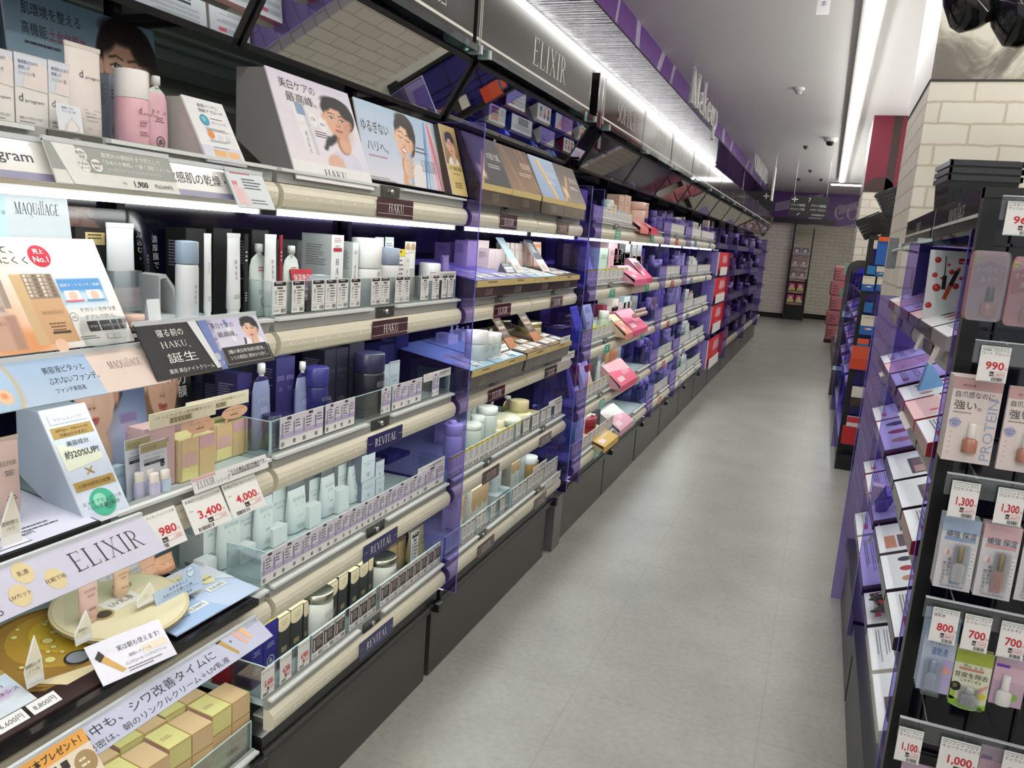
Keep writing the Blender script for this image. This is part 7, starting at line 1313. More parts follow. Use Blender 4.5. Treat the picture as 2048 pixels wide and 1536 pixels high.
def P_fold(w,h,c1): return lambda: MB().box(0,w,0,.0015,0,h,c1,'card').front(0,0).small(w*.1,h*.8,w*.7,4,h*.04,'b0787c',1)
for i,(Y,z,w,h,tl,cc,lb) in enumerate(((3.45,1.10,.11,.09,60,'f3f0f0','white pink-lettered sheet hanging over the second shelf of the far tester bay'),(2.52,1.105,.24,.12,50,'f4f1ee','large white swatch sheet over the second shelf of the near tester bay'),(2.40,1.31,.06,.05,15,'e9dcd8','white and red price ticket on the top shelf rail of the near tester bay'),(2.08,1.31,.07,.06,15,'e6dcd6','curved model card on the top shelf rail of the near tester bay'),(2.78,.62,.04,.07,20,'c9c6c4','grey striped ticket on the fourth shelf rail of the near tester bay'))):
    put(('fold',i),P_fold(w,h,cc),'promotion_card',lb,'card',(.252,Y,z-.03),(R_(-tl),0,R_(-90)))
def art_new(b,w,h):
    b.rect(0,0,w,h,'e9e9ea',1); b.rect(w*.62,h*.82,w*.26,h*.08,'b01f2c',2); b.txt('NEW',w*.75,h*.835,h*.05,'f6e9e6','c',3)
    r=random.Random(2)
    for x,y,q in ((.18,.86,.07),(.42,.8,.03),(.15,.64,.06),(.22,.46,.09),(.5,.7,.06),(.64,.74,.04),(.62,.5,.07),(.3,.6,.03),(.72,.62,.05),(.1,.2,.07)): b.disc(w*x,h*y,w*q,'b52a2a',2); b.disc(w*(x-.02),h*(y+.01),w*q*.4,'d9605a',3)
    b.line(w*.34,h*.92,w*.36,h*.6,w*.02,'1c1a1c',3); b.rect(w*.32,h*.44,w*.09,h*.2,'1c1a1c',3); b.line(w*.62,h*.72,w*.5,h*.5,w*.09,'1c1a1c',4); b.line(w*.5,h*.5,w*.4,h*.3,w*.09,'c9502e',4)
t=thing('poster_board','white poster of a red lip colour marked new, near tester bay','poster',(onY(1843,640,2.45)[0],2.45,1.36),(0,0,R_(6))); f=MB(); f.M=Matrix.Rotation(R_(-8),4,'X'); f.box(0,.118,0,.004,0,.19,'dfe0e2').front(0,0); art_new(f,.118,.19); f.build('printed_board',t); MB().box(.03,.09,.03,.06,-.0,.02,'b9b9c0').build('foot',t)
t=thing('poster_board','dark crimson and blue poster at the back of the far tester bay','poster',(.33,3.5,1.33)); f=MB().box(0,.40,0,.004,0,.25,'7a1238').front(0); f.poly([(0,.0),(.17,.25),(0,.25)],'3a3a8a',1); f.poly([(.15,.25),(.0,.03),(.0,.0),(.2,.25)],'7a82b0',2); f.poly([(.3,.1),(.4,.16),(.4,.25),(.2,.25)],'6a7ac0',1); f.build('printed_board',t)
for i in range(5): reg(put(('lipg',),lambda:[('tube_body',MB().lathe([(.006,.0),(.0065,.003),(.0065,.05)],'b9605a','gloss',10)),('cap',MB().lathe([(.0065,.051),(.0068,.052),(.0068,.11),(.006,.112)],'141315','gloss',10))],'lip_colour',None,'lip colour',(.34+.016*i,2.36-.012*i,1.385),(R_(-12),R_(55),0)),'black capped lip colour in a slanting row','lip colour','on the near tester bay',None,i)
for i in range(6): reg(put(('pen',),lambda:[('barrel',MB().lathe([(.002,0),(.006,.012),(.006,.10)],'2a2624','gloss',10)),('cap',MB().lathe([(.0062,.1),(.0062,.16),(.004,.164)],'b9a488','metal',10))],'makeup_pencil',None,'pencil',(.262+.014*(i%3),2.47+.03*i,.475),(R_(-64),R_(10-4*i),R_(-90))),'black and gold makeup pencil','pencil','lying on the bottom tester trays',None,i)
put(('penbox',),lambda:MB().box(0,.11,0,.05,0,.012,'18171a','gloss').plane((0,0,.0125),(1,0,0),(0,1,0)).rect(.01,.01,.09,.01,'b0242c',1).rect(.01,.026,.09,.012,'d9dcdc',1),'pencil_box','black flat box with a red band under the makeup pencils','box',(.27,2.62,.46),(R_(20),0,R_(-75)))
put(('crbox',),lambda:P_carton(.05,.03,.06,'e6d9b4','lines','b08a3c'),'carton','small cream carton standing on the fourth shelf of the far tester bay','carton',(.262,3.02,.665),R90)
put(('vibox',),lambda:P_carton(.07,.03,.075,'6a5ab0','lines','c9c3ea'),'carton','violet carton tipped beside the cream carton on the far tester bay','carton',(.27,2.93,.67),(R_(-20),R_(12),R_(-90)))
put(('blwedge',),lambda:MB().prism([(0,0),(.02,.13),(.03,.13),(.12,0)],0,.05,'7fb0e6','card',axis='x').front(-.0002,0).small(.008,.1,.034,3,.006,'e9f0fa',1),'display_easel','pale blue wedge board on the second shelf of the near tester bay','display board',(.30,2.66,1.09),R90)
put(('blwedge2',),lambda:MB().prism([(0,0),(.02,.12),(.03,.12),(.1,0)],0,.05,'c9cfe9','card',axis='x',side='9c2438'),'display_easel','white and crimson wedge board near the rack, second shelf','display board',(.32,2.2,1.09),R90)
# ---- nail care rack facing the camera
YF=1.80
t=thing('display_rack','black gridded nail care rack facing the camera','rack',(.265,YF,0))
MB().box(0,.03,-.015,.02,0,1.66,BK,'satin').build('upright',t); MB().box(.75,.78,-.015,.02,0,1.66,BK,'satin').build('upright',t)
MB().box(.03,.75,.012,.02,.12,1.64,'0c0d1c','blackgloss').build('back_panel',t); MB().box(0,.78,-.02,.03,1.64,1.66,'141416','satin').build('top_bar',t)
g=MB()
for i in range(9): g.box(.06+.085*i,.064+.085*i,-.004,.0,.15,1.63,'15161a','satin')
for z in (.45,.62,.80,1.0,1.16,1.36,1.55): g.box(.03,.75,-.004,.002,z,z+.006,'15161a','satin')
g.build('wire_grid',t)
MB().box(0,.78,-.3,.0,0,.1,BK,'satin').build('base',t)
YT=1.62
def rail(y_px,x0,lb):
    z=onY(x0+40,y_px,YT)[2]; xa=onY(x0,y_px,YT)[0]
    t=thing('ticket_rail',lb,'ticket rail',(xa,YT,z),(0,0,0),'clear ticket rails on the nail rack'); MB().box(0,.95-xa,.002,.005,-.035,.005,'ffffff','blister').build('clear_strip',t); MB().box(0,.95-xa,.0,.008,.005,.007,'c9ced2','gloss').build('polished_edge',t)
    for k in range(3): MB().rod([(.05+.12*k,.005,.004),(.05+.12*k,YF-YT-.004,.012)],.002,'b5b8bc','metal').build('hook',t)
rail(690,1950,'clear ticket rail over the protein nail packs'); rail(958,1893,'clear ticket rail over the blue and pink protector packs'); rail(1208,1850,'clear ticket rail over the green nail pack'); rail(1450,1798,'lowest clear ticket rail of the nail rack'); rail(400,2005,'uppermost clear ticket rail of the nail rack')
def ptag(xl,xr,yt,yb,n1,n2,p,tx,label):
    a=onY(xl,yt,YT-.006); b=onY(xr,yt+ (xr-xl)*.12,YT-.006); c=onY(xl-(yb-yt)*.17,yb,YT-.006); w=b[0]-a[0]; h=a[2]-c[2]
    put(('ptag',label),lambda: (lambda m:(m.rect(w*.04,h*.955,w*.92,h*.015,'6a9a9a',2),m.rect(w*.04,h*.01,w*.92,h*.012,'6a9a9a',2),m)[-1])(price_tag(w,h,n1,p,tx,name2=n2,bl=False)),'price_card',label,'price card',((a[0]+b[0])/2,YT-.006,c[2]))
ptag(2017,2085,402,470,'レスオールイン','ワンリムーバ','960','1,056','white ticket at the top right corner of the nail rack')
ptag(1964,2024,690,761,'MNBB プロネイル','コート グロッシー','990','1,089','white ticket priced 990 on the nail rack')
ptag(1906,1963,960,1032,'ジーニッシュ ネイル','プロテクター01 クリア','1,300','1,430','white ticket priced 1,300 above the blue protector pack')
ptag(1998,2055,974,1046,'ジーニッシュ ネイル','プロテクター02 PK','1,300','1,430','white ticket priced 1,300 above the pink protector pack')
ptag(1868,1922,1213,1281,'デュカートネイル','速乾液','800','880','white ticket priced 800 above the quick-dry pack')
ptag(1932,1987,1227,1297,'DUキューティク','ルリムーバー2','700','770','white ticket priced 700 above the green pack')
ptag(2005,2060,1241,1312,'DUエナメルウ','スメエキ2','700','770','white ticket priced 700 above the clear bottle')
ptag(1799,1850,1452,1518,'スキューティー','ネイルジェルオイル','1,100','1,210','white ticket priced 1,100 at the foot of the nail rack')
ptag(1884,1965,1473,1545,'STソフィス クロマ','キューティクルケア','1,000','1,100','wide white ticket priced 1,000 at the foot of the nail rack')
ptag(2010,2075,1500,1572,'ツメオイル','ティクルペン','700','770','white ticket cut by the bottom right corner')
def hang(xl,xr,yt,yb,fn,name,label,cat='nail care pack',n=4,gap=.012,Y=YT+.03,ph=None):
    a=onY(xl,yt,Y); b=onY(xr,yt+(xr-xl)*.13,Y); c=onY(xl-(yb-yt)*.165,yb,Y); w=b[0]-a[0]; h=a[2]-c[2]
    for i in range(n):
        lb=label if i==0 else ('%s behind the front one, %s from the front'%(ph,od(i)))
        put((name,label),lambda: fn(w,h),name,lb,cat,((a[0]+b[0])/2,Y+gap*i+.001,c[2]),(R_(0),0,0))
def bottle2(o,w,x,z,bw,bh,col,cap,ch,mat='gloss',capmat='gloss'):
    o.lathe([(bw*.48,z),(bw*.5,z+.002),(bw*.5,z+bh*.85),(bw*.25,z+bh)],col,mat,14,.6,x,-.006); o.lathe([(bw*.25,z+bh+.0005),(bw*.28,z+bh+.002),(bw*.24,z+bh+ch),(bw*.2,z+bh+ch+.001)],cap,capmat,14,.8,x,-.006)
def P_allin(w,h):
    b=MB(); n=10; pts=[]
    for cx_,cz,a0 in ((w*.38,h*.1,-90),(w*.38,h*.82,0),(-w*.38,h*.82,90),(-w*.38,h*.1,180)):
        for i in range(5): a=R_(a0+22.5*i); pts.append((cx_+w*.12*math.cos(a),cz+(.1 if cz<h/2 else .18)*h*math.sin(a)))
    b.prism(pts,0,.004,'c9848a','card'); b.front(0,-w/2,0); b.poly([(w*.08,h*.45),(w*.5,h*.5),(w*.95,h*.45),(w*.95,h*.78),(w*.5,h*.86),(w*.06,h*.78)],'b0485c',1); b.txt('オールイン',w*.12,h*.68,h*.1,'f3dcd9','l',2,w=w*.8,rot=.08); b.txt('ネイル',w*.3,h*.55,h*.1,'f3dcd9','l',2,w=w*.5,rot=.08); b.disc(w*.12,h*.88,w*.09,'d9d03a',2); b.txt('速乾',w*.12,h*.865,h*.04,'5a5a1c','c',3)
    o=MB(); bottle2(o,w,w*.12,h*.08,w*.42,h*.2,'c98a80','3a3634',h*.2); p=MB().prism([(x*1.02,z) for x,z in pts],-.016,-.0155,'ffffff','blister'); return [('backing_card',b),('nail_bottle',o),('blister',p)]
hang(1950,2022,500,638,P_allin,'nail_pack','pink all-in-one nail pack at the top right of the rack',n=3,ph='pink all-in-one nail pack')
hang(2028,2105,512,650,P_allin,'nail_pack','pink all-in-one nail pack cut by the right edge of the picture',n=1)
def P_protein(w,h):
    b=MB().box(-w/2,w/2,0,.01,0,h,'e6d9d4').front(0,-w/2,0); b.rect(0,h*.86,w,h*.14,'c9a09e',1); b.txt('自爪感なのに、',w*.08,h*.77,h*.08,'3a3434','l',2,w=w*.84); b.txt('強い。',w*.08,h*.63,h*.12,'3a3434','l',2,w=w*.56); b.small(w*.08,h*.58,w*.5,1,h*.02,'8a7a7a',2); b.disc(w*.16,h*.46,w*.12,'a9a9cc',2); b.txt('プロテイン',w*.16,h*.465,h*.03,'3a3450','c',3); b.txt('MIX',w*.16,h*.43,h*.03,'3a3450','c',3)
    b.txt('PROTEIN',w*.97,h*.05,h*.15,'9aa9c4','l',2,w=h*.72,rot=R_(90)); b.txt('M·N·B',w*.2,h*.89,h*.05,'5a3a3a','l',2)
    for i in range(5): b.rect(w*.08,h*(.34-.06*i),w*.05,h*.006,'9a8a8a',2)
    b.rect(w*.33,h*.12,w*.36,h*.34,'e9e2dc',1); o=MB(); bottle2(o,w,w*.02,h*.13,w*.32,h*.17,'a8705c','ece6dc',h*.17); return [('backing_card',b),('nail_bottle',o)]
hang(1911,2010,752,918,P_protein,'nail_pack','front protein nail pack below the 990 ticket',n=5,ph='protein nail pack')
hang(2022,2120,772,938,P_protein,'nail_pack','protein nail pack cut by the right edge of the picture',n=1)
def P_protect(c1,c2,cb):
    def f(w,h):
        b=MB().box(-w/2,w/2,0,.003,0,h,'dcdbdd').front(0,-w/2,0); b.rect(0,h*.8,w,h*.2,c1,1); b.txt('補強 保湿',w*.12,h*.74,h*.1,'2e3a52','l',2,w=w*.8); b.rect(w*.1,h*.69,w*.82,h*.04,c2,2); b.disc(w*.25,h*.52,w*.13,'efe6e6',2); b.poly([(w*.2,h*.48),(w*.3,h*.48),(w*.27,h*.58)],'e3a090',3); b.vtxt('乾燥割れが',w*.34,h*.4,h*.05,'3a3a48',2); b.vtxt('気になる方に',w*.22,h*.34,h*.05,'3a3a48',2); b.txt('DAILY NAIL PROTECTOR',w*.2,h*.035,h*.03,'3a3a44','l',2,w=w*.62); b.rect(w*.4,h*.08,w*.3,h*.045,c2,2)
        for i in range(4): b.rect(w*.84,h*(.5-.1*i),w*.13,h*.08,'f3f3f3',2); b.disc(w*.905,h*(.54-.1*i),w*.035,'c9c3c3',3)
        o=MB(); bottle2(o,w,w*.08,h*.14,w*.32,h*.26,cb,'b59a5c',h*.22,capmat='metal'); p=MB().box(-w*.12,w*.3,-.018,-.0175,h*.12,h*.66,'ffffff','blister'); return [('backing_card',b),('nail_bottle',o),('blister',p)]
    return f
hang(1890,1966,1032,1172,P_protect('a9bcd6','8aa9d0','ece9e6'),'nail_pack','front blue nail protector pack with a white bottle',n=4,ph='blue nail protector pack')
hang(1972,2048,1046,1190,P_protect('dcb9bc','d9a0a4','d99a86'),'nail_pack','front pink nail protector pack with a salmon bottle',n=3,ph='pink nail protector pack'); hang(2054,2130,1062,1200,P_protect('c9c9cc','a9a9ae','c9b0a6'),'nail_pack','grey nail protector pack cut by the right edge',n=1)
def P_velvet(w,h):
    b=MB().box(-w/2,w/2,0,.003,0,h,'c3cfe0').front(0,-w/2,0); b.rect(0,h*.7,w,h*.3,'a9c0da',1); b.txt('ネイルカラー',w*.2,h*.63,h*.08,'4a6a9a','l',2,w=w*.7); b.txt('速乾液',w*.28,h*.5,h*.11,'3a6ab0','l',2,w=w*.5); b.rect(w*.66,0,w*.34,h*.45,'b9b0d9',1); b.disc(w*.8,h*.32,w*.14,'d9a0b4',2); b.disc(w*.8,h*.3,w*.09,'e6a890',3)
    o=MB(); bottle2(o,w,-w*.12,h*.05,w*.36,h*.22,'c9d6e6','a9c3dc',h*.16); p=MB().box(-w*.4,w*.16,-.02,-.0195,.0,h*.45,'ffffff','blister'); return [('backing_card',b),('nail_bottle',o),('blister',p)]
hang(1858,1925,1228,1376,P_velvet,'nail_pack','front pale blue quick-dry nail pack',n=4,ph='pale blue quick-dry nail pack')
def P_ducato(w,h):
    b=MB(); pts=[(-w*.5,h*.06)]+[(-w*.5+w*i/8,h*(.06-.06*math.sin(math.pi*i/8))) for i in range(1,8)]+[(w*.5,h*.06),(w*.5,h),(-w*.5,h)]; b.prism(pts,0,.003,'e3e6c9','card'); b.front(0,-w/2,0); b.rect(0,h*.78,w,h*.22,'a9b84a',1); b.poly([(0,h*.06),(w*.5,0),(w,h*.06),(w,h*.14),(w*.5,h*.1),(0,h*.2)],'8fbf3a',1); b.rect(0,h*.14,w*.14,h*.3,'a9cf4a',1)
    b.ser('Ducato',w*.5,h*.72,h*.05,'3a3420','c',3,w=w*.5,wt=.8); b.rect(w*.14,h*.665,w*.66,h*.04,'c9807a',2); b.txt('甘皮を除去',w*.04,h*.55,h*.1,'2e2a24','l',3,w=w*.9); b.txt('しやすくする',w*.22,h*.475,h*.055,'2e2a24','l',3,w=w*.56); b.disc(w*.12,h*.37,w*.15,'1c1c1c',2,ry=h*.08); b.small(w*.05,h*.4,w*.14,3,h*.015,'c9c96a',3); b.disc(w*.82,h*.28,w*.14,'e3d23a',3,ry=h*.06); b.poly([(w*.66,h*.36),(w*.78,h*.32),(w*.98,h*.46),(w*.95,h*.48)],'d9a090',2); b.disc(w*.86,h*.06,w*.08,'5a7a2a',3); b.disc(w*.86,h*.06,w*.045,'4a2e1c',4)
    o=MB(); bottle2(o,w,w*.0,h*.12,w*.44,h*.18,'c3c0bc','d6d3cf',h*.1); p=MB().box(-w*.28,w*.28,-.018,-.0175,h*.1,h*.42,'ffffff','blister'); return [('backing_card',b),('nail_bottle',o),('blister',p)]
hang(1916,1992,1296,1412,P_ducato,'nail_pack','green cuticle remover pack with an avocado',n=2,ph='green cuticle remover pack')
def P_clearn(w,h):
    b=MB().box(-w/2,w/2,0,.003,0,h,'c3a9bc').front(0,-w/2,0); b.rect(0,h*.5,w,h*.3,'d9b9c9',1); b.disc(w*.7,h*.2,w*.14,'7fb04a',2); b.rect(w*.05,h*.78,w*.4,h*.06,'6a3aa0',2); o=MB(); bottle2(o,w,-w*.1,h*.04,w*.5,h*.3,'dcd9d6','efeeea',h*.3); return [('backing_card',b),('nail_bottle',o)]
hang(1995,2062,1310,1405,P_clearn,'nail_pack','clear enamel thinner pack with a white cap',n=2,ph='clear enamel thinner pack')
hang(1805,1880,1520,1640,P_clearn,'nail_pack','violet cuticle pack at the foot of the rack',n=1); hang(1965,2020,1490,1600,P_clearn,'nail_pack','violet pack with a yellow sun at the foot of the rack',n=1)
# ---- shopping baskets
def P_basket(w,d,h):
    b=MB(); t=.004
    def wall(P,n):
        for j in range(4):
            z0=h*(.12+.2*j); z1=z0+h*.11
            for i in range(n+1):
                u0=max(0,(i-.28)/n); u1=min(1,(i+.28)/n); b.add([P(u0,z0),P(u1,z0),P(u1,z1),P(u0,z1)],[(0,1,2,3)],'1e2126','plastic')
            zz=h*(.12+.2*(j+1)) if j<3 else h
            b.add([P(0,z1),P(1,z1),P(1,zz),P(0,zz)],[(0,1,2,3)],'1e2126','plastic')
        b.add([P(0,0),P(1,0),P(1,h*.12),P(0,h*.12)],[(0,1,2,3)],'1e2126','plastic')
    k=lambda z: .86+.14*z/h
    wall(lambda u,z:((u-.5)*w*k(z),-d/2*k(z),z),9); wall(lambda u,z:((.5-u)*w*k(z),d/2*k(z),z),9); wall(lambda u,z:(-w/2*k(z),(.5-u)*d*k(z),z),6); wall(lambda u,z:(w/2*k(z),(u-.5)*d*k(z),z),6)
    b.box(-w*.43,w*.43,-d*.43,d*.43,-.003,.001,'1a1d22','plastic')
    r=MB(); 
    for x0,x1,y0,y1 in ((-w*.53,w*.53,-d*.53,-d*.49),(-w*.53,w*.53,d*.49,d*.53),(-w*.53,-w*.49,-d*.53,d*.53),(w*.49,w*.53,-d*.53,d*.53)): r.box(x0,x1,y0,y1,h*.93,h*1.02,'23262c','plastic')
    hd=MB(); hd.rod([(-w*.5,-d*.2,h),(-w*.5,-d*.3,h*1.04),(w*.5,-d*.3,h*1.04),(w*.5,-d*.2,h)],.005,'2a2d33','plastic')
    return [('basket_body',b),('rim',r),('handle',hd)]
put(('basket',),lambda:P_basket(.215,.25,.2),'shopping_basket','black shopping basket nested at the bottom on the tester bay sign','basket',(.455,3.3,1.615),(0,0,R_(4)))
for i,z in enumerate((.025,.05)): put(('basket',),None,'shopping_basket','black shopping basket nested %s on the tester bay sign'%('second','topmost')[i],'basket',(.455,3.3,1.615+z),(0,0,R_(4)))
put(('basket2',),lambda:P_basket(.17,.14,.13),'shopping_basket','small black basket tipped on the far rack by the blue packs','basket',(.29,6.25,1.70),(R_(10),R_(-28),0))
put(('basket3',),lambda:P_basket(.15,.14,.18),'shopping_basket','upright black basket on top of the blue medicine rack','basket',(.40,6.3,1.69)); put(('basket2',),None,'shopping_basket','black basket tipped over the upright basket','basket',(.39,6.3,1.89),(R_(0),R_(-25),0))
# ---- second rack and its gondola
t=thing('display_rack','black rack of blue medicine packs beyond the brick column','rack',(.255,6.17,0)); MB().box(0,.035,0,.04,0,1.68,BK,'satin').build('upright',t); MB().box(.5,.535,0,.04,0,1.68,BK,'satin').build('upright',t); MB().box(.035,.5,.03,.036,.3,1.6,'2a2480','blackgloss').build('back_panel',t); MB().box(.0,.535,-.02,.04,1.66,1.69,BK,'satin').build('top_bar',t); MB().box(0,.535,-.06,.04,0,.1,BK,'satin').build('base',t)
g=MB(); [g.box(.035,.5,.02,.026,z,z+.006,'15161c','satin') for z in (.5,.75,1.0,1.2,1.45)]; [g.box(x,x+.005,.02,.026,.3,1.6,'15161c','satin') for x in (.09,.16,.23,.3)]; g.build('wire_grid',t)
def rp(xl,xr,yt,yb,c1,c2,label,txt='',Y=6.12,split=.45):
    a=onY(xl,yt,Y); b_=onY(xr,yt,Y); c=onY(xl,yb,Y); w=b_[0]-a[0]; h=a[2]-c[2]
    m=MB().box(0,w,0,.035,0,h,c1).front(0); m.rect(0,h*split,w,h*(1-split),c2,1)
    if txt: m.txt(txt,w*.5,h*.84,h*.1,'3a4a5a' if c2[0] in 'ef' else 'f0f0f0','c',2,w=w*.7); m.disc(w*.35,h*.3,w*.07,'e8603c',2); m.rect(w*.42,h*.26,w*.36,h*.08,'f3ece6',2)
    return tag(m.build('hanging_pack',None,(c[0],Y,c[2])),label,'medicine pack','packs on the blue medicine rack')
rp(1749,1795,475,529,'1f62b8','1f62b8','tall blue banner pack at the top of the medicine rack'); rp(1757,1779,473,482,'e8602a','e8602a','orange tab on the tall blue banner pack',Y=6.11)
rp(1733,1750,531,548,'2478bc','2478bc','small blue pack under the banner'); rp(1751,1768,532,552,'2f72b4','e6ded6','blue and white pack under the banner','IHADA'); rp(1722,1747,551,581,'1f62b4','ece4d2','blue and cream boxed pack, upper one by the post','IHADA'); rp(1751,1775,553,581,'1f62b4','ece4d2','blue and cream boxed pack, upper one by the column','IHADA'); rp(1727,1744,604,624,'1f6ab4','1f6ab4','plain blue pack in the middle of the medicine rack'); rp(1718,1748,629,668,'1f66b4','ece2cf','blue and cream boxed pack, lower one by the post','IHADA')
rp(1713,1736,676,695,'3a6a9a','e0543c','blue edged pack with a red square'); rp(1698,1734,690,737,'d0432e','d8563a','large red boxed pack on the medicine rack'); rp(1699,1730,771,811,'3a2a2c','e6e2de','white and black pack low on the medicine rack'); rp(1692,1722,832,853,'e6e0de','c8323a','red and white pack low on the medicine rack'); rp(1681,1709,850,886,'c02530','c02530','bright red pack lowest on the medicine rack')
for i,y in enumerate((6.3,7.9,9.5)): rdiv(y,.215,.12,1.40,'%s along the gondola beyond the brick column'%ORD[i])
for y1_,L_,nm_ in ((9.86,3.6,'violet gondola side beyond the brick column'),(15.2,4.25,'violet gondola side beyond the maroon column')):
    t=thing('back_board','long '+nm_,'back board',(.42,y1_,0),R90); MB().box(0,L_,0,.02,.1,1.5,'2a2470','blackgloss').build('panel',t)
    t=thing('shelving_base','dark base of the '+nm_,'shelf base',(.262,y1_,0),R90); MB().box(0,L_,0,.3,0,.16,'23222a','satin').build('plinth',t)
r4=random.Random(9)
for lv in range(5):
    t=thing('display_shelf','long dark shelf board, %s of the gondola beyond the brick column'%RN[lv],'shelf',(.27,9.86,.3+.24*lv),R90); MB().box(0,3.6,0,.14,0,.012,'37324e','satin').build('shelf_board',t); MB().box(.02,3.58,.02,.03,-.012,-.002,'ffffff','led').build('led_strip',t)
    if 1<=lv<=3: [rtray(0,1,9.8-j*.7-.07*lv,(.45,.55,.38)[(j+lv)%3],('lines','pink','bars','dots','palette')[(j*2+lv)%5],'tester tray, %s along the %s board of the gondola beyond the column'%(ORD[j],RN[lv]),('2a3a9a','c9c3ba','7a1f40','d9d4cc')[(j+lv)%4],seed=j+9*lv,d=.13,x0=.262,z=.3125+.24*lv) for j in range(5)]
    for j in range(5 if lv in (0,4) else 0):
        y=6.6+j*.72+r4.uniform(-.1,.1); w,h=r4.uniform(.08,.14),r4.uniform(.1,.19); c=r4.choice(('2a22b0','3a62c0','1c1a5c','8a9ad0','d9d4c9','2a6a9a'))
        reg(put(('gp',lv,j),lambda:P_carton(w,.06,h,c,'lines','b9b9d6'),'carton',None,'carton',(.275,y,.3125+.24*lv),R90),'small carton','carton','on the %s board of the gondola beyond the column'%RN[lv],None,y)
for i,(x,yt,yb,cc) in enumerate(((1692,527,551,'8fc3a9'),(1683,577,601,'8fc3a9'),(1688,622,640,'b9d9c3'),(1673,670,706,'a9c9c0'),(1668,732,760,'c9dfd6'))):
    p=onX(x,yt,.21); q=onX(x,yb,.21); put(('mint',i),lambda:MB().box(0,.12,0,.002,0,max(.04,p[2]-q[2]),cc).front(0).small(.02,.02,.06,1,.01,'4a6a5a',1),'shelf_talker','mint green shelf card, %s down the far gondola'%ORD[i],'card',(.2,p[1],q[2]),(0,0,0))
b=MB(); pts=[(0,0),(.5,0),(.5,1.5)]+[(.12-.12*math.sin(R_(a)),1.38+.12*math.cos(R_(a))) for a in range(0,91,15)]; b.prism(pts,0,.03,'3a3634','satin'); tag(b.build('end_board',None,(.215,9.4,.02)),'dark end board with a rounded corner behind the brick column','end board')
t=thing('pink_stand','stack of pink display boxes at the far right of the aisle','display stand',(.12,15.6,0))
for i in range(5): MB().box(.03*((i+1)%2)+.0,.22+.02*i,0,.2,.06+.27*i,.32+.27*i,'b06a72','card',bev=.02).front(0).small(.05,.22+.27*i,.12,3,.03,'6a3038',1,seed=i).build('pink_box',t)
MB().box(.02,.2,.02,.18,0,.06,'1a1a1c').build('foot',t)
# ---- end of the aisle
t=thing('display_rack','black rack of boxed goods against the far brick wall','rack',(-.83,20.4,0)); MB().box(0,.04,0,.1,0,2.35,BK,'satin').build('upright',t); MB().box(.44,.47,0,.1,0,2.2,BK,'satin').build('upright',t); MB().box(0,.47,.1,.14,0,1.0,'131315','satin').build('lower_panel',t); MB().box(-.5,.9,-.05,.2,2.3,2.42,'0d0d0f','satin').build('top_beam',t)
for i in range(5): MB().box(.04,.44,-.16,.1,.42+.28*i,.435+.28*i,'1a1a1c','satin').build('shelf_board',t)
for i in range(5):
    for j in range(2):
        c=('d0506a','c94a64','8a6a70','9a7076','7a6a80')[i]; m=MB().box(0,.15,0,.1,0,.18,c,'card').front(0); m.rect(.0,.0,.15,.07,('d9cf7a','d6c97a','c9b9bc','c9b9bc','a9a0b4')[i],1); m.disc(.075,.1,.04,'e6d9d9',2)
        tag(m.build('boxed_pack',None,(-.77+.19*j,20.28,.436+.28*i)),'boxed pack %s on the %s board of the far rack'%(('nearest the brick partition','away from the brick partition')[j],('bottom','second','third','fourth','top')[i]),'pack','boxed packs on the far rack')
    tag(MB().box(0,.36,0,.002,0,.05,'9a7a78').front(0).txt('COSME',.18,.012,.03,'f0e6e2','c',1).build('shelf_banner',None,(-.78,20.235,.375+.28*i)),'name banner on the %s board of the far rack'%('bottom','second','third','fourth','top')[i],'banner','name banners on the far rack')
t=thing('aisle_sign','hanging black aisle sign numbered 7','sign',(-.69,14,2.16)); b=MB().box(0,.60,0,.02,0,.33,'191919','satin').front(0); b.rect(0,.08,.6,.002,'3a3a3a',1)
for a in (0,90): b.box(0,0.0001,0,.0001,0,.0001,'191919')
b.rect(.02,.262,.1,.018,'f0efec',1); b.rect(.061,.225,.018,.09,'f0efec',1); b.txt('7',.30,.24,.09,'f0efec','c',1); b.txt('ブランド化粧品',.02,.165,.045,'f0efec','l',1,w=.22); b.txt('ブランド化粧品',.33,.165,.045,'f0efec','l',1,w=.23); b.txt('カウンセリング化粧',.02,.1,.042,'f0efec','l',1,w=.22); b.txt('ドクターズコスメ',.33,.1,.042,'f0efec','l',1,w=.23); b.line(.13,.02,.17,.06,.01,'f0efec',1); b.txt('SHISEIDO',.36,.025,.036,'f0efec','l',1,w=.19)
b.build('board',t)
for x in (.05,.55): MB().rod([(x,.01,.33),(x,.01,.94)],.003,'c9c9c9').build('wire',t)
t=thing('aisle_sign','second black aisle sign partly hidden behind the left signs','sign',(-1.62,15,2.2)); b=MB().box(0,.6,0,.02,0,.4,'191919','satin').front(0); b.rect(.42,.32,.1,.018,'f0efec',1); b.rect(.461,.28,.018,.1,'f0efec',1); b.txt('ブランド化粧品',.05,.2,.05,'c9c9c6','l',1,w=.3); b.build('board',t); [MB().rod([(x,.01,.4),(x,.01,.72)],.003,'c9c9c9').build('wire',t) for x in (.05,.55)]
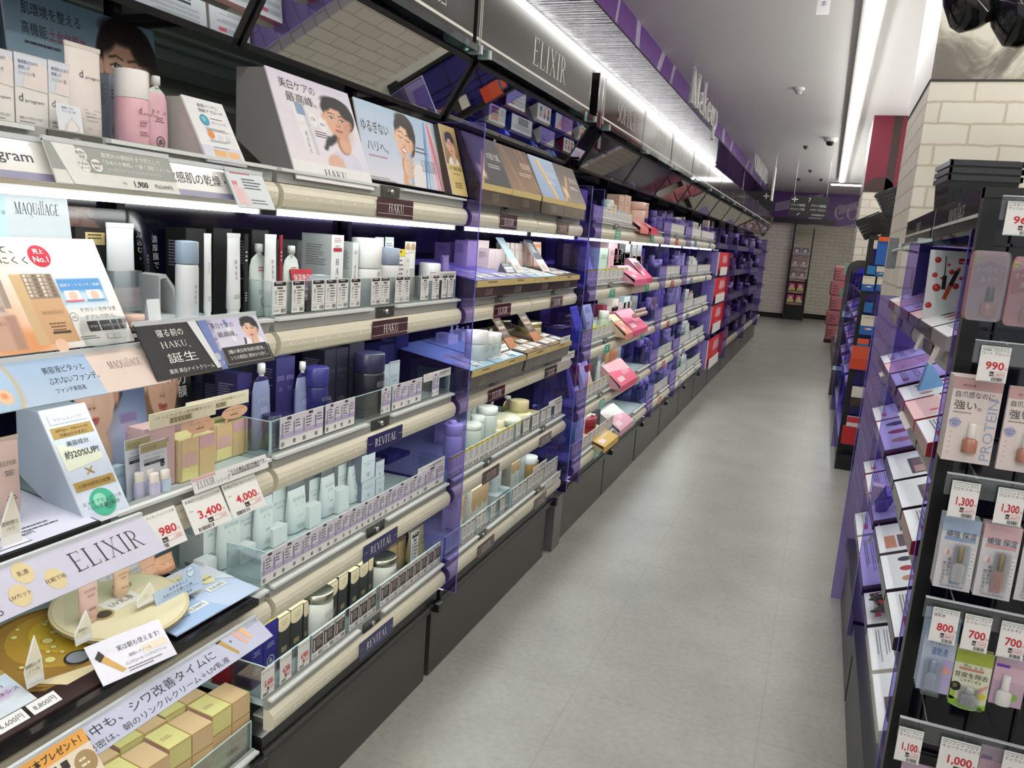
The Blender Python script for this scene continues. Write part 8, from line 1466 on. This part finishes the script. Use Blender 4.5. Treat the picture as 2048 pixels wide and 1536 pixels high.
def letters(y0,y1,z0,h,txt,label):
    t=thing('hanging_lettering',label,'lettering',(-1.24,y0,z0),L90,'raised white words under the ceiling'); w=y1-y0
    W=sum(_gl(c)[0]*.9+.08 for c in txt); x=0
    for ch in txt:
        v,f=serif(ch,.75,.9,.08); s=MB(); vs=[((a+x)/W*w,y*h) for a,y in v]; n=len(vs); x+=_gl(ch)[0]*.9+.08
        s.add([(a,0,z) for a,z in vs]+[(a,.02,z) for a,z in vs],f+[tuple(i+n for i in q[::-1]) for q in f]+[(q[i],q[i]+n,q[(i+1)%len(q)]+n,q[(i+1)%len(q)]) for q in f for i in range(len(q))],'ece9e6','satin'); s.build('letter',t)
    MB().box(-.05,w+.05,.022,.026,-h*.1,h*.55,'ffffff','acrylic').build('clear_panel',t)
    for x in (.05,w-.05): MB().rod([(x,.024,h*.5),(x,.024,3.1-z0)],.002,'c9c9c9').build('wire',t)
letters(7.05,8.7,2.72,.29,'Makeup','white raised word Makeup hanging under the ceiling'); letters(13.2,16.0,2.80,.25,'COSMETICS','white raised word COSMETICS hanging farther along')
t=thing('security_camera','white dome security camera on the ceiling beside the strip light','camera',(-.17,11.75,3.1)); MB().lathe([(.09,0),(.09,-.03),(.07,-.05)],'dcdad8','satin',18).build('mount',t); MB().lathe([(.055,-.05),(.052,-.075),(.035,-.095),(.01,-.103)],'141418','gloss',18).build('dome',t)
t=thing('smoke_detector','small round smoke detector on the ceiling','smoke detector',(-.47,8.4,3.1)); MB().lathe([(.055,0),(.055,-.015),(.04,-.03)],'dcdad6','satin',18).build('base_plate',t); MB().lathe([(.03,-.031),(.032,-.05),(.02,-.06)],'c9c7c2','satin',14).build('sensor',t)
for i,(x,y) in enumerate(((1612,292),(1621,340),(1597,357),(1643,358))): p=onZ(x,y,3.1); tag(MB().lathe([(.04,0),(.03,-.03),(.01,-.05)],'4a4846','satin',10).build('sprinkler_head',None,tuple(p)),('sprinkler head before the dome camera','sprinkler head past the dome camera','sprinkler head left of the far aisle sign','sprinkler head over the far aisle sign')[i],'sprinkler')
p=onZ(1654,-40,3.08); q=onY(1640,30,p[1]); t=thing('hanging_tag','white hanging notice tag with blue writing under the ceiling','tag',(p[0],p[1],q[2])); b=MB().box(-.035,.035,0,.003,0,.32,'e6e4e6').front(0,-.035); b.vtxt('お静かにー日本',.035,.27,.034,'3a3a8a',1); b.build('card',t); MB().rod([(0,.001,.32),(0,.001,3.1-q[2])],.0015,'c9c9c9').build('cord',t)
tag(MB().box(-.01,.01,0,.25,0,.5,'d9d6cc').build('hanging_banner',None,(-.92,13.0,2.33)),'narrow cream banner seen edge on before the far sign','banner')
MB().rod([(0,.12,.5),(0,.12,.77)],.003,'c9c9c9').build('cord',bpy.data.objects['hanging_banner'])
for i,(x,y,rr_,tl) in enumerate(((1944,14,.075,-25),(2052,42,.085,-35))):
    p=onY(x,y,3.0); t=thing('pendant_shade','glossy black lamp shade, %s of two before the marble panel'%('smaller','larger')[i],'lamp shade',tuple(p),(R_(10),R_(tl),0),'black lamp shades'); MB().lathe([(.02,.14),(rr_*.75,.13),(rr_,.04),(rr_*.97,-.03),(rr_*.7,-.06),(rr_*.2,-.068),(.001,-.07)],'0e0e10','blackgloss',28).build('shade',t); MB().lathe([(.012,.14),(.012,.2)],'16161a','gloss',10).build('stem',t); MB().rod([(0,0,.2),(0,0,.62)],.004,'16161a','gloss').build('cord',t)
p=onY(1780,537,3.6); t=thing('hanging_plate','grey plate with a clear hook beside the brick column','plate',(p[0],3.6,p[2])); MB().box(-.018,.018,0,.006,0,.125,'85898c','satin',bev=.002).build('plate',t); MB().rod([(0,-.002,.07),(.02,-.03,.08),(.09,-.03,.07)],.006,'c9d0d0','gloss').build('hook',t)
finish_labels()
bpy.data.scenes.remove(TS)
